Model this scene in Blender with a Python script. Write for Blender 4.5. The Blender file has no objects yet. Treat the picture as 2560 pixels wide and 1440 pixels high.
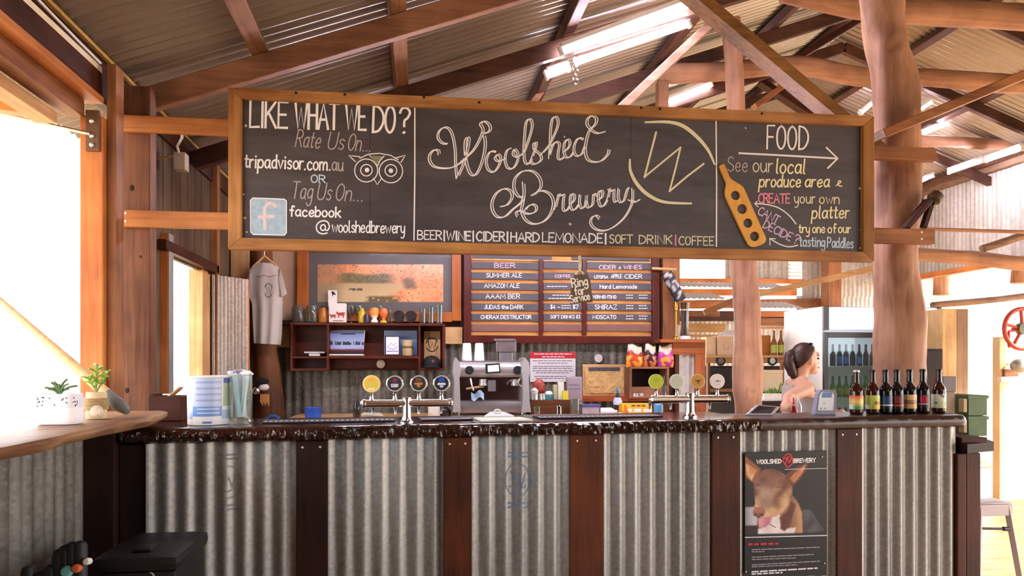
import bpy, bmesh, math, random
from mathutils import Vector, Matrix, noise
random.seed(7)
R = math.radians
SC = bpy.context.scene
COL = SC.collection

# ------------------------------------------------------------------ camera
F = 1800.0            # focal length in pixels of the 2560 wide frame
TH = R(7.6)           # camera yaw to the right of the shed's long axis
HY = 911.0            # horizon row
EZ = 1.38             # eye height
cs, sn = math.cos(TH), math.sin(TH)
cam = bpy.data.cameras.new('camera')
cam.sensor_width = 36.0
cam.lens = F * 36.0 / 2560.0
cam.shift_y = (HY - 720.0) / 2560.0
cam.clip_start = 0.05
cam_o = bpy.data.objects.new('camera', cam)
COL.objects.link(cam_o)
cam_o.location = (0, 0, EZ)
cam_o.rotation_euler = (R(90), 0, -TH)
SC.camera = cam_o

# ------------------------------------------------------------------ world, light, exposure
w = bpy.data.worlds.new('overcast_sky'); SC.world = w
w.use_nodes = True
bgn = w.node_tree.nodes['Background']
bgn.inputs[0].default_value = (0.955, 0.98, 1.02, 1)
bgn.inputs[1].default_value = 2.1
sun = bpy.data.lights.new('sun', 'SUN'); sun.energy = 4.5; sun.angle = R(4); sun.color = (1, .93, .82)
sun_o = bpy.data.objects.new('sun', sun); COL.objects.link(sun_o)
sun_o.rotation_euler = Vector((-0.75, 0.15, -0.44)).to_track_quat('-Z', 'Y').to_euler()
SC.view_settings.view_transform = 'Standard'
SC.view_settings.look = 'None'
SC.view_settings.gamma = 1.0
SC.view_settings.use_curve_mapping = False
SC.view_settings.exposure = 1.75

# ------------------------------------------------------------------ helpers
def ray(px, py):
    u = (px - 1280.0) / F; v = (HY - py) / F
    return Vector((u * cs + sn, cs - u * sn, v))
EYE = Vector((0, 0, EZ))
def PY(px, py, Y):
    r = ray(px, py); return EYE + r * (Y / r.y)
def PX(px, py, X):
    r = ray(px, py); return EYE + r * (X / r.x)
def PZ(px, py, z):
    r = ray(px, py); return EYE + r * ((z - EZ) / r.z)
def pxw(Y, px=1280):      # metres per pixel at depth plane Y
    r = ray(px, HY); return (Y / r.y) / F

def lin(h):
    h = h.lstrip('#'); o = []
    for i in (0, 2, 4):
        c = int(h[i:i+2], 16) / 255.0
        o.append(c / 12.92 if c <= .04045 else ((c + .055) / 1.055) ** 2.4)
    return tuple(o)
def lin4(h): return lin(h) + (1.0,)

MATS = {}
def newmat(key):
    m = bpy.data.materials.new(key); m.use_nodes = True
    nt = m.node_tree; b = nt.nodes['Principled BSDF']
    MATS[key] = m
    return m, nt, b
def plain(key, col='#808080', rough=.55, metal=0.0, emit=0.0, spec=None, vary=.12, vs=18.0, bump=0.0):
    if key in MATS: return MATS[key]
    m, nt, b = newmat(key)
    c = lin(col)
    b.inputs['Roughness'].default_value = rough
    b.inputs['Metallic'].default_value = metal
    if vary:
        tc = nt.nodes.new('ShaderNodeTexCoord'); n = nt.nodes.new('ShaderNodeTexNoise')
        n.inputs['Scale'].default_value = vs; n.inputs['Detail'].default_value = 4
        nt.links.new(tc.outputs['Object'], n.inputs['Vector'])
        rp = nt.nodes.new('ShaderNodeValToRGB')
        rp.color_ramp.elements[0].position = .3; rp.color_ramp.elements[1].position = .7
        rp.color_ramp.elements[0].color = tuple(x * (1 - vary) for x in c) + (1,)
        rp.color_ramp.elements[1].color = tuple(min(1, x * (1 + vary)) for x in c) + (1,)
        nt.links.new(n.outputs['Fac'], rp.inputs['Fac'])
        nt.links.new(rp.outputs['Color'], b.inputs['Base Color'])
        if bump:
            bp = nt.nodes.new('ShaderNodeBump'); bp.inputs['Strength'].default_value = bump
            bp.inputs['Distance'].default_value = .01
            nt.links.new(n.outputs['Fac'], bp.inputs['Height']); nt.links.new(bp.outputs['Normal'], b.inputs['Normal'])
    else:
        b.inputs['Base Color'].default_value = c + (1,)
    if emit:
        b.inputs['Emission Color'].default_value = c + (1,)
        b.inputs['Emission Strength'].default_value = emit
    return m
def wood(key, dark, light, axis='x', rough=.55, scale=1.0, bump=.25):
    key = key + '_' + axis
    if key in MATS: return MATS[key]
    m, nt, b = newmat(key)
    lv = locvec(nt); mp = nt.nodes.new('ShaderNodeMapping')
    s = {'x': (2, 38, 38), 'y': (38, 2, 38), 'z': (38, 38, 2)}[axis]
    mp.inputs['Scale'].default_value = [q * scale for q in s]
    nt.links.new(lv, mp.inputs['Vector'])
    n = nt.nodes.new('ShaderNodeTexNoise'); n.inputs['Scale'].default_value = 1.0
    n.inputs['Detail'].default_value = 6; n.inputs['Roughness'].default_value = .65; n.inputs['Distortion'].default_value = .6
    nt.links.new(mp.outputs['Vector'], n.inputs['Vector'])
    n2 = nt.nodes.new('ShaderNodeTexNoise'); n2.inputs['Scale'].default_value = 3.2; n2.inputs['Detail'].default_value = 3
    nt.links.new(lv, n2.inputs['Vector'])
    ad = nt.nodes.new('ShaderNodeMath'); ad.operation = 'MULTIPLY_ADD'; ad.inputs[1].default_value = .55
    nt.links.new(n2.outputs['Fac'], ad.inputs[0])
    sb = nt.nodes.new('ShaderNodeMath'); sb.operation = 'MULTIPLY'; sb.inputs[1].default_value = .5
    nt.links.new(n.outputs['Fac'], sb.inputs[0]); nt.links.new(sb.outputs[0], ad.inputs[2])
    rp = nt.nodes.new('ShaderNodeValToRGB')
    e = rp.color_ramp.elements
    e[0].position = .36; e[0].color = lin4(dark); e[1].position = .68; e[1].color = lin4(light)
    nt.links.new(ad.outputs[0], rp.inputs['Fac'])
    nt.links.new(rp.outputs['Color'], b.inputs['Base Color'])
    b.inputs['Roughness'].default_value = rough; b.inputs['Specular IOR Level'].default_value = .5 if rough < .35 else .25
    bp = nt.nodes.new('ShaderNodeBump'); bp.inputs['Strength'].default_value = bump; bp.inputs['Distance'].default_value = .006
    nt.links.new(n.outputs['Fac'], bp.inputs['Height']); nt.links.new(bp.outputs['Normal'], b.inputs['Normal'])
    return m
def locvec(nt):
    tc = nt.nodes.new('ShaderNodeTexCoord'); oi = nt.nodes.new('ShaderNodeObjectInfo')
    va = nt.nodes.new('ShaderNodeVectorMath'); va.operation = 'ADD'
    nt.links.new(tc.outputs['Object'], va.inputs[0]); nt.links.new(oi.outputs['Location'], va.inputs[1])
    return va.outputs[0]
def galv(key, base, dark, spangle=70.0, metal=.35, rough=.42, axis='z', rust=None, spk=.16):
    if key in MATS: return MATS[key]
    m, nt, b = newmat(key)
    lv = locvec(nt)
    vo = nt.nodes.new('ShaderNodeTexVoronoi'); vo.inputs['Scale'].default_value = spangle
    nt.links.new(lv, vo.inputs['Vector'])
    sx = nt.nodes.new('ShaderNodeSeparateColor'); nt.links.new(vo.outputs['Color'], sx.inputs[0])
    mp = nt.nodes.new('ShaderNodeMapping')
    mp.inputs['Scale'].default_value = {'z': (9, 9, .7), 'x': (.35, 1.6, 1.6), 'y': (9, .6, 9)}[axis]
    nt.links.new(lv, mp.inputs['Vector'])
    n = nt.nodes.new('ShaderNodeTexNoise'); n.inputs['Scale'].default_value = 1; n.inputs['Detail'].default_value = 5
    nt.links.new(mp.outputs['Vector'], n.inputs['Vector'])
    ma = nt.nodes.new('ShaderNodeMath'); ma.operation = 'MULTIPLY_ADD'; ma.inputs[1].default_value = spk
    nt.links.new(sx.outputs[0], ma.inputs[0])
    mb = nt.nodes.new('ShaderNodeMath'); mb.operation = 'MULTIPLY'; mb.inputs[1].default_value = .8
    nt.links.new(n.outputs['Fac'], mb.inputs[0]); nt.links.new(mb.outputs[0], ma.inputs[2])
    rp = nt.nodes.new('ShaderNodeValToRGB'); e = rp.color_ramp.elements
    e[0].position = .3; e[0].color = lin4(dark); e[1].position = .72; e[1].color = lin4(base)
    if rust:
        e2 = e.new(.2); e2.color = lin4(rust)
    nt.links.new(ma.outputs[0], rp.inputs['Fac']); nt.links.new(rp.outputs['Color'], b.inputs['Base Color'])
    b.inputs['Metallic'].default_value = metal; b.inputs['Roughness'].default_value = rough
    return m
def vcolmat(key='print', rough=.5):
    if key in MATS: return MATS[key]
    m, nt, b = newmat(key)
    a = nt.nodes.new('ShaderNodeAttribute'); a.attribute_name = 'Col'
    nt.links.new(a.outputs['Color'], b.inputs['Base Color']); b.inputs['Roughness'].default_value = rough
    return m
def glassmat(key, col='#ffffff', rough=.03, mixf=.75, haze=.03):
    if key in MATS: return MATS[key]
    m, nt, b = newmat(key)
    nt.nodes.remove(b); out = nt.nodes['Material Output']
    g = nt.nodes.new('ShaderNodeBsdfGlossy'); g.inputs['Roughness'].default_value = rough
    t = nt.nodes.new('ShaderNodeBsdfTransparent'); t.inputs[0].default_value = lin4(col)
    lw = nt.nodes.new('ShaderNodeLayerWeight'); lw.inputs['Blend'].default_value = 1 - mixf
    mx = nt.nodes.new('ShaderNodeMixShader'); sc_ = nt.nodes.new('ShaderNodeMath'); sc_.operation = 'MULTIPLY'; sc_.inputs[1].default_value = .6
    nt.links.new(lw.outputs['Facing'], sc_.inputs[0]); nt.links.new(sc_.outputs[0], mx.inputs[0]); nt.links.new(t.outputs[0], mx.inputs[1]); nt.links.new(g.outputs[0], mx.inputs[2])
    df = nt.nodes.new('ShaderNodeBsdfDiffuse'); df.inputs[0].default_value = (.9, .9, .88, 1)
    m2 = nt.nodes.new('ShaderNodeMixShader'); m2.inputs[0].default_value = haze
    nt.links.new(mx.outputs[0], m2.inputs[1]); nt.links.new(df.outputs[0], m2.inputs[2])
    nt.links.new(m2.outputs[0], out.inputs['Surface'])
    return m
def glow(key, col, strength):
    if key in MATS: return MATS[key]
    m, nt, b = newmat(key)
    b.inputs['Base Color'].default_value = lin4(col)
    b.inputs['Emission Color'].default_value = lin4(col); b.inputs['Emission Strength'].default_value = strength
    return m

# ---- object helpers
ROOTLOC = {}
def link(o, parent=None):
    COL.objects.link(o)
    if parent is not None:
        o.parent = parent
        o.matrix_parent_inverse = ROOTLOC.get(parent.name, Matrix.Identity(4))
        ROOTLOC[o.name] = Matrix.Identity(4)
    else:
        ROOTLOC[o.name] = Matrix.Identity(4)
    return o
def tag(o, label=None, cat=None, group=None, kind=None):
    if label: o['label'] = label
    if cat: o['category'] = cat
    if group: o['group'] = group
    if kind: o['kind'] = kind
    return o
def thing(name, label, cat, loc=(0, 0, 0), group=None):
    o = bpy.data.objects.new(name, None); COL.objects.link(o)
    o.location = loc; o.empty_display_size = .05
    ROOTLOC[o.name] = Matrix.Translation(-Vector(loc))
    return tag(o, label, cat, group)
def struct(name):
    o = bpy.data.objects.new(name, None); COL.objects.link(o); o['kind'] = 'structure'
    ROOTLOC[o.name] = Matrix.Identity(4)
    return o
class MB:
    def __init__(s): s.v = []; s.f = []; s.c = None
    def add(s, vs, fs):
        k = len(s.v); s.v += [tuple(v) for v in vs]; s.f += [tuple(i + k for i in f) for f in fs]; return s
    def box(s, a, b, bev=0.0):
        x0, y0, z0 = [min(a[i], b[i]) for i in range(3)]; x1, y1, z1 = [max(a[i], b[i]) for i in range(3)]
        vs = [(x0,y0,z0),(x1,y0,z0),(x1,y1,z0),(x0,y1,z0),(x0,y0,z1),(x1,y0,z1),(x1,y1,z1),(x0,y1,z1)]
        return s.hexa(vs, bev)
    def hexa(s, vs, bev=0.0):
        fs = [(0,3,2,1),(4,5,6,7),(0,1,5,4),(1,2,6,5),(2,3,7,6),(3,0,4,7)]
        if bev > 0:
            bm = bmesh.new(); bv = [bm.verts.new(v) for v in vs]
            for f in fs: bm.faces.new([bv[i] for i in f])
            bmesh.ops.bevel(bm, geom=bm.edges[:], offset=bev, segments=2, affect='EDGES', profile=.6)
            bm.verts.index_update()
            s.add([v.co[:] for v in bm.verts], [[v.index for v in f.verts] for f in bm.faces]); bm.free()
            return s
        return s.add(vs, fs)
    def beam(s, p0, p1, w, h, up=(0, 0, 1), bev=.004):
        p0 = Vector(p0); p1 = Vector(p1); d = (p1 - p0).normalized(); up = Vector(up)
        sd = d.cross(up).normalized(); u2 = sd.cross(d).normalized()
        q = []
        for p in (p0, p1):
            q += [p - sd*w/2 - u2*h/2, p + sd*w/2 - u2*h/2, p + sd*w/2 + u2*h/2, p - sd*w/2 + u2*h/2]
        bm = bmesh.new(); bv = [bm.verts.new(v) for v in q]
        for f in [(0,1,2,3),(7,6,5,4),(0,4,5,1),(1,5,6,2),(2,6,7,3),(3,7,4,0)]: bm.faces.new([bv[i] for i in f])
        if bev: bmesh.ops.bevel(bm, geom=bm.edges[:], offset=bev, segments=1, affect='EDGES')
        bmesh.ops.recalc_face_normals(bm, faces=bm.faces[:])
        bm.verts.index_update()
        s.add([v.co[:] for v in bm.verts], [[v.index for v in f.verts] for f in bm.faces]); bm.free()
        return s
    def tube(s, pts, r, n=10, cap=True, closed=False):
        pts = [Vector(p) for p in pts]; m = len(pts)
        rs = r if isinstance(r, (list, tuple)) else [r] * m
        k = len(s.v); prev = None
        for i, p in enumerate(pts):
            if closed: d = pts[(i+1) % m] - pts[i-1]
            else: d = pts[min(i+1, m-1)] - pts[max(i-1, 0)]
            d.normalize()
            if prev is None:
                a = Vector((0, 0, 1)) if abs(d.z) < .9 else Vector((1, 0, 0))
                sd = d.cross(a).normalized()
            else:
                sd = (prev - d * prev.dot(d)).normalized()
            prev = sd; u = d.cross(sd)
            for j in range(n):
                t = 2 * math.pi * j / n
                s.v.append(tuple(p + (sd * math.cos(t) + u * math.sin(t)) * rs[i]))
        for i in range(m if closed else m - 1):
            a = k + i * n; b = k + ((i + 1) % m) * n
            for j in range(n):
                s.f.append((a + j, a + (j+1) % n, b + (j+1) % n, b + j))
        if cap and not closed:
            s.f.append(tuple(k + j for j in range(n))[::-1]); s.f.append(tuple(k + (m-1)*n + j for j in range(n)))
        return s
    def lathe(s, prof, c, n=20, axis=(0, 0, 1), capb=True, capt=True):
        c = Vector(c); ax = Vector(axis).normalized()
        a = Vector((0, 0, 1)) if abs(ax.z) < .9 else Vector((1, 0, 0))
        sd = ax.cross(a).normalized(); u = ax.cross(sd); k = len(s.v)
        for (r, h) in prof:
            for j in range(n):
                t = 2 * math.pi * j / n
                s.v.append(tuple(c + ax * h + (sd * math.cos(t) + u * math.sin(t)) * r))
        for i in range(len(prof) - 1):
            a0 = k + i*n; b0 = a0 + n
            for j in range(n): s.f.append((a0 + j, a0 + (j+1) % n, b0 + (j+1) % n, b0 + j))
        if capb: s.f.append(tuple(k + j for j in range(n))[::-1])
        if capt: s.f.append(tuple(k + (len(prof)-1)*n + j for j in range(n)))
        return s
    def ball(s, c, r, n=12, m=8, sc=(1, 1, 1)):
        c = Vector(c); k = len(s.v)
        for i in range(1, m):
            t = math.pi * i / m
            for j in range(n):
                p = 2 * math.pi * j / n
                s.v.append((c.x + r*sc[0]*math.sin(t)*math.cos(p), c.y + r*sc[1]*math.sin(t)*math.sin(p), c.z + r*sc[2]*math.cos(t)))
        top = len(s.v); s.v.append((c.x, c.y, c.z + r*sc[2])); bot = top + 1; s.v.append((c.x, c.y, c.z - r*sc[2]))
        for i in range(m - 2):
            for j in range(n):
                a = k + i*n + j; b = k + i*n + (j+1) % n
                s.f.append((a, a + n, b + n, b))
        for j in range(n):
            s.f.append((top, k + j, k + (j+1) % n)); q = k + (m-2)*n
            s.f.append((bot, q + (j+1) % n, q + j))
        return s
    def grid(s, fn, nu, nv, closed_u=False):
        k = len(s.v); cu = nu if closed_u else nu + 1
        for j in range(nv + 1):
            for i in range(cu): s.v.append(tuple(fn(i / nu, j / nv)))
        for j in range(nv):
            for i in range(nu):
                a = k + j*cu + i; b = k + j*cu + (i+1) % cu
                s.f.append((a, b, b + cu, a + cu))
        return s
    def mesh(s, name, mat, smooth=False):
        me = bpy.data.meshes.new(name); me.from_pydata(s.v, [], s.f)
        if mat: me.materials.append(mat)
        if smooth:
            me.polygons.foreach_set('use_smooth', [True] * len(me.polygons))
            if smooth != 'all':
                me.set_sharp_from_angle(angle=R(38))
        if s.c:
            at = me.color_attributes.new('Col', 'FLOAT_COLOR', 'POINT')
            fl = []
            for c in s.c: fl += [c[0], c[1], c[2], 1.0]
            at.data.foreach_set('color', fl)
        me.validate(); me.update()
        return me
    def build(s, name, mat, parent=None, smooth=False):
        o = bpy.data.objects.new(name, s.mesh(name, mat, smooth)); return link(o, parent)
def copy_tree(o, loc, label=None, parent=None):
    c = o.copy(); COL.objects.link(c)
    if parent is None: c.location = loc
    else: c.parent = parent
    if label: c['label'] = label
    for ch in o.children: copy_tree(ch, None, None, c)
    return c
def shape(name, loops, to3d, depth, nrm, mat, parent=None):
    """flat outline (with holes) of pixel / plane points, extruded along nrm"""
    cu = bpy.data.curves.new(name, 'CURVE'); cu.dimensions = '2D'; cu.fill_mode = 'BOTH'
    o3 = to3d(*loops[0][0]); nrm = Vector(nrm).normalized()
    a = Vector((0, 0, 1)) if abs(nrm.z) < .9 else Vector((0, 1, 0))
    ex = a.cross(nrm).normalized(); ey = nrm.cross(ex)
    for lp in loops:
        sp = cu.splines.new('POLY'); sp.points.add(len(lp) - 1); sp.use_cyclic_u = True
        for i, q in enumerate(lp):
            d = to3d(*q) - o3; sp.points[i].co = (d.dot(ex), d.dot(ey), 0, 1)
    cu.extrude = depth / 2
    ob = bpy.data.objects.new(name, cu)
    me = bpy.data.meshes.new_from_object(ob)
    bpy.data.objects.remove(ob); bpy.data.curves.remove(cu)
    M = Matrix((ex, ey, nrm)).transposed().to_4x4(); M.translation = o3 + nrm * depth / 2
    me.transform(M); me.materials.clear(); me.materials.append(mat); me.name = name
    return link(bpy.data.objects.new(name, me), parent)
def circ(cx, cy, r, n=24, ry=None):
    ry = ry or r
    return [(cx + r*math.cos(2*math.pi*i/n), cy + ry*math.sin(2*math.pi*i/n)) for i in range(n)]
def catmull(pts, n=6, closed=False):
    out = []; m = len(pts)
    if m < 3: return list(pts)
    rng = range(m if closed else m - 1)
    for i in rng:
        if closed: p = [pts[(i + k) % m] for k in (-1, 0, 1, 2)]
        else: p = [pts[max(0, i-1)], pts[i], pts[i+1], pts[min(m-1, i+2)]]
        for j in range(n):
            t = j / n; t2 = t*t; t3 = t2*t
            out.append(tuple(.5*((2*p[1][k]) + (-p[0][k]+p[2][k])*t + (2*p[0][k]-5*p[1][k]+4*p[2][k]-p[3][k])*t2 + (-p[0][k]+3*p[1][k]-3*p[2][k]+p[3][k])*t3) for k in range(len(pts[0]))))
    if not closed: out.append(tuple(pts[-1]))
    return out
RIB = [0]
def ribbon(mb, pts, wd, to3d, taper=0.0):
    """flat stroke through 2-D points, mapped to a surface"""
    n = len(pts)
    if n < 2: return
    RIB[0] = (RIB[0] + 7) % 23; lf_ = RIB[0] * 4e-5
    P = [Vector((p[0], p[1])) for p in pts]
    d0 = (P[0] - P[1]); d1 = (P[-1] - P[-2])
    if d0.length: P[0] = P[0] + d0.normalized() * wd * .4
    if d1.length: P[-1] = P[-1] + d1.normalized() * wd * .4
    k = len(mb.v)
    for i in range(n):
        a = P[i] - P[max(0, i-1)]; b = P[min(n-1, i+1)] - P[i]
        a = a.normalized() if a.length > 1e-9 else None; b = b.normalized() if b.length > 1e-9 else None
        if a is None: a = b
        if b is None: b = a
        if a is None: a = b = Vector((1, 0))
        t = a + b
        t = t.normalized() if t.length > .2 else a
        nn = Vector((-t.y, t.x)); mit = min(1.15, 1 / max(.4, nn.dot(Vector((-a.y, a.x)))))
        hw = wd / 2 * mit
        if taper: hw *= 1 - taper + taper * math.sin(math.pi * (i + .5) / n)
        for sg in (1, -1):
            q = P[i] + nn * hw * sg; p3 = to3d(q.x, q.y); mb.v.append(tuple(p3 + (EYE - p3).normalized() * lf_))
    for i in range(n - 1): mb.f.append((k + 2*i, k + 2*i + 1, k + 2*i + 3, k + 2*i + 2))
def board_print(name, to3d, x0, y0, x1, y1, nx, ny, fn, mat=None, parent=None):
    """printed flat sheet: vertex colours from fn(u, v), u right 0..1, v down 0..1"""
    mb = MB(); mb.grid(lambda u, v: to3d(x0 + (x1-x0)*u, y0 + (y1-y0)*v), nx, ny)
    mb.c = [fn(i / nx, j / ny) for j in range(ny + 1) for i in range(nx + 1)]
    mb.f = [f[::-1] for f in mb.f]
    return mb.build(name, mat or vcolmat(), parent)
def mixc(a, b, t):
    t = max(0., min(1., t)); return tuple(a[i] + (b[i]-a[i])*t for i in range(3))
def inpoly(x, y, poly):
    c = False; j = len(poly) - 1
    for i in range(len(poly)):
        xi, yi = poly[i]; xj, yj = poly[j]
        if (yi > y) != (yj > y) and x < (xj-xi)*(y-yi)/(yj-yi) + xi: c = not c
        j = i
    return c
def corr_sheet(name, p0, U, V, N, width, length, pitch, amp, mat, parent=None, per=8, nv=1, phase=0.0):
    p0 = Vector(p0); U = Vector(U); V = Vector(V); N = Vector(N); nu = max(2, int(width / pitch * per))
    mb = MB(); mb.grid(lambda u, v: p0 + U*(u*width) + V*(v*length) + N*(amp*math.cos(2*math.pi*(u*width/pitch) + phase)), nu, nv)
    return mb.build(name, mat, parent, 'all')

# ------------------------------------------------------------------ stroke alphabet (10 = capital height)
G = {
'A': (7, '0,0 3.5,10 7,0|1.3,3.6 5.7,3.6'), 'B': (6, '0,0 0,10|~0,10 4,9.6 5.2,7.6 3.6,5.5 0,5.2|~0,5.2 4.4,4.8 6,2.6 4.2,.3 0,0'),
'C': (6, '~6,8.6 3.6,10 1,8 .1,5 1,1.8 3.6,0 6,1.3'), 'D': (6.5, '0,0 0,10|~0,10 3.6,9.3 6.2,6.8 6.2,3.4 3.6,.6 0,0'),
'E': (5, '5,10 0,10 0,0 5,0|0,5.2 4,5.2'), 'F': (5, '5,10 0,10 0,0|0,5.2 4,5.2'), 'G': (6.5, '~6,8.6 3.6,10 1,8 .1,5 1,1.8 3.6,0 6,1.3 6.2,4.6|6.2,4.6 3.8,4.6'),
'H': (6, '0,0 0,10|6,0 6,10|0,5.2 6,5.2'), 'I': (1, '.5,0 .5,10'), 'J': (4.5, '~4,10 4,2.5 2.4,0 .2,1.5'), 'K': (6, '0,0 0,10|5.6,10 0,4.4|1.6,6 6,0'),
'L': (5, '0,10 0,0 5,.2'), 'M': (8, '0,0 .6,10 4,2.5 7.4,10 8,0'), 'N': (6.5, '0,0 0,10 6.5,0 6.5,10'),
'O': (6, '~3,10 .8,8.4 0,5 .8,1.6 3,0 5.2,1.6 6,5 5.2,8.4 3,10'), 'P': (5.5, '0,0 0,10|~0,10 4,9.6 5.4,7.4 4,5.2 0,4.8'),
'Q': (6.5, '~3,10 .8,8.4 0,5 .8,1.6 3,0 5.2,1.6 6,5 5.2,8.4 3,10|3.8,2 6.5,-1'), 'R': (6, '0,0 0,10|~0,10 4,9.6 5.4,7.4 4,5.4 0,5|2.4,5 6,0'),
'S': (5.5, '~5.2,8.8 3,10 .7,8.6 .8,6.3 3,5.1 5.2,3.7 5,1.2 2.8,0 .2,1.2'), 'T': (6.5, '0,10 6.5,10|3.2,10 3.2,0'), 'U': (6, '~0,10 0,3 1.2,.5 3,0 4.8,.5 6,3 6,10'),
'V': (6.5, '0,10 3.2,0 6.5,10'), 'W': (8.5, '0,10 2,0 4.2,8 6.4,0 8.5,10'), 'X': (6, '0,10 6,0|6,10 0,0'), 'Y': (6, '0,10 3,5 6,10|3,5 3,0'), 'Z': (6, '0,10 6,10 0,0 6,0'),
'a': (5, '~4.6,5.2 2.8,6.2 .8,5 .2,2.6 1.2,.4 3,.4 4.4,2.4 4.7,5.6|~4.7,6 4.6,1.6 5.4,.1'), 'b': (5, '0,10 0,0|~0,4 1.6,6 3.6,5.8 4.8,3.4 3.8,.7 1.8,0 0,1.4'),
'c': (4.4, '~4.3,5 2.6,6.1 .7,4.8 .2,2.6 1.2,.4 2.9,0 4.4,1'), 'd': (5, '~4.6,4.6 3,6.1 1,5 .2,2.7 1.2,.4 3,.3 4.6,2.2|~4.7,10 4.6,1.4 5.2,0'),
'e': (4.6, '~.4,3 4.2,3.4 4,5.3 2.6,6.1 .8,4.8 .2,2.6 1.2,.4 2.9,0 4.5,1.1'), 'f': (3.6, '~3.8,9.4 2.6,10.2 1.6,8.6 1.5,0|0,5.8 3.2,5.8'),
'g': (5, '~4.5,5.1 2.8,6.2 .8,5 .2,2.8 1.2,.8 3,.8 4.4,2.6|~4.6,6 4.6,-1.4 3.4,-3.8 1.4,-3.8 .2,-2.4'), 'h': (4.8, '0,10 0,0|~0,3.4 1.6,5.8 3.6,5.8 4.5,4 4.6,0'),
'i': (1.4, '.6,6 .6,0|.5,8.3 .8,8.6'), 'j': (2, '~1.2,6 1.2,-2.4 -.4,-3.8|1.1,8.3 1.4,8.6'), 'k': (4.6, '0,10 0,0|4.2,6.2 .1,2.6|1.4,3.6 4.6,0'), 'l': (1.6, '~.5,10 .4,1.6 1.4,0'),
'm': (7.4, '0,6 0,0|~0,3.6 1.3,5.8 2.8,5.8 3.5,4.2 3.5,0|~3.5,3.6 4.9,5.8 6.3,5.8 7.1,4.2 7.2,0'), 'n': (4.6, '0,6 0,0|~0,3.6 1.5,5.9 3.4,5.8 4.3,4.2 4.4,0'),
'o': (4.8, '~2.4,6.1 .7,5 .1,2.9 .8,.8 2.4,0 4,.9 4.7,3 4,5.2 2.4,6.1'), 'p': (5, '0,6 -.3,-4|~0,4 1.6,6 3.6,5.8 4.8,3.4 3.8,.7 1.8,.2 0,1.4'),
'q': (5, '~4.5,5.1 2.8,6.2 .8,5 .2,2.8 1.2,.8 3,.8 4.4,2.6|4.6,6 4.6,-4'), 'r': (3.4, '0,6 0,0|~0,3.4 1.2,5.6 3.2,5.8'), 's': (4, '~3.8,5.2 2.2,6.1 .6,5.2 .9,3.8 3,2.8 3.7,1.4 2.4,0 .2,.8'),
't': (3.4, '~1.5,9 1.4,1.6 2.2,.2 3.4,.8|0,6.2 3.2,6.2'), 'u': (4.6, '~0,6 .1,2 1.2,.2 3,.4 4.3,2.6|~4.4,6 4.4,1 5,0'), 'v': (4.4, '0,6 2.2,0 4.4,6'),
'w': (6.4, '0,6 1.6,0 3.2,5 4.8,0 6.4,6'), 'x': (4.4, '0,6 4.4,0|4.4,6 0,0'), 'y': (4.6, '~0,6 .2,2.4 1.4,.6 3.2,1 4.2,3|~4.4,6 4.2,-1 2.6,-4 .4,-3.6'), 'z': (4.4, '0,6 4.4,6 0,0 4.4,0'),
'?': (5, '~.2,8 1,9.6 3.2,10 4.9,8.4 4,6.2 2.5,5 2.4,2.8|2.3,.2 2.7,.5'), '.': (1.4, '.5,.1 .9,.4'), ',': (1.4, '.8,.6 .2,-1'), '!': (1.4, '.6,10 .6,3|.5,.1 .8,.4'),
'@': (9, '~6,3 4.4,2 3,3.6 3.6,6 5.4,6.4 6.2,4.6 6.2,2.6 7.8,2.4 8.8,5 7.6,8.6 4.4,9.6 1.2,7.6 .2,4 1.6,.6 4.6,-.6 7.4,.2'),
'|': (2, '1,11.5 1,-1.5'), '&': (5, '~.2,1.2 2.6,3.4 3.8,5.2 2.6,6 1.6,4.4 2.2,1.2 4.6,.4'), '$': (5, '~4.8,8.2 2.6,9.2 .6,7.6 2.5,5.1 4.8,3 3,.9 .2,2|2.6,10.6 2.6,-.6'), '-': (4, '.4,4 3.6,4'), "'": (1, '.5,10 .3,7.8'),
'1': (2.4, '0,8 1.8,10 1.8,0'), '2': (5, '~.3,8 2.4,10 4.6,8 3.4,4.6 0,0 5,0'), '3': (5, '~.2,9.2 3.2,10 4.6,7.8 2,5.4 4.8,3 3,0 0,1'), '4': (5, '3.6,0 3.6,10 0,3.2 5,3.2'), '5': (5, '4.6,10 .8,10 .5,5.6|~.5,5.6 3,6.4 4.8,3.6 3,.2 0,.9'),
'6': (5, '~4,10 1,6.6 .2,2.6 2.4,0 4.8,2.4 3,5 .4,3.4'), '7': (5, '0,10 5,10 1.8,0'), '8': (5, '~2.5,5.4 .6,7.6 2.5,10 4.4,7.6 2.5,5.4 .2,2.6 2.5,0 4.8,2.6 2.5,5.4'), '9': (5, '~4.6,7 2.4,5 .3,7.4 2.4,10 4.6,7.4 4,2.6 2.4,0'), '0': (5, '~2.5,10 .3,7 .3,3 2.5,0 4.7,3 4.7,7 2.5,10'),
}
def text_strokes(txt, slant=0.0, gap=1.7, space=3.4):
    out = []; x = 0.0
    for ch in txt:
        if ch == ' ': x += space; continue
        g = G.get(ch)
        if g is None: x += 3; continue
        for st in g[1].split('|'):
            sm = st[0] == '~'; pts = [tuple(float(q) for q in p.split(',')) for p in st.lstrip('~').split()]
            if sm: pts = catmull(pts, 5)
            out.append([(x + p[0] + p[1] * slant, p[1]) for p in pts])
        x += g[0] + gap
    return out, x - gap
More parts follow.
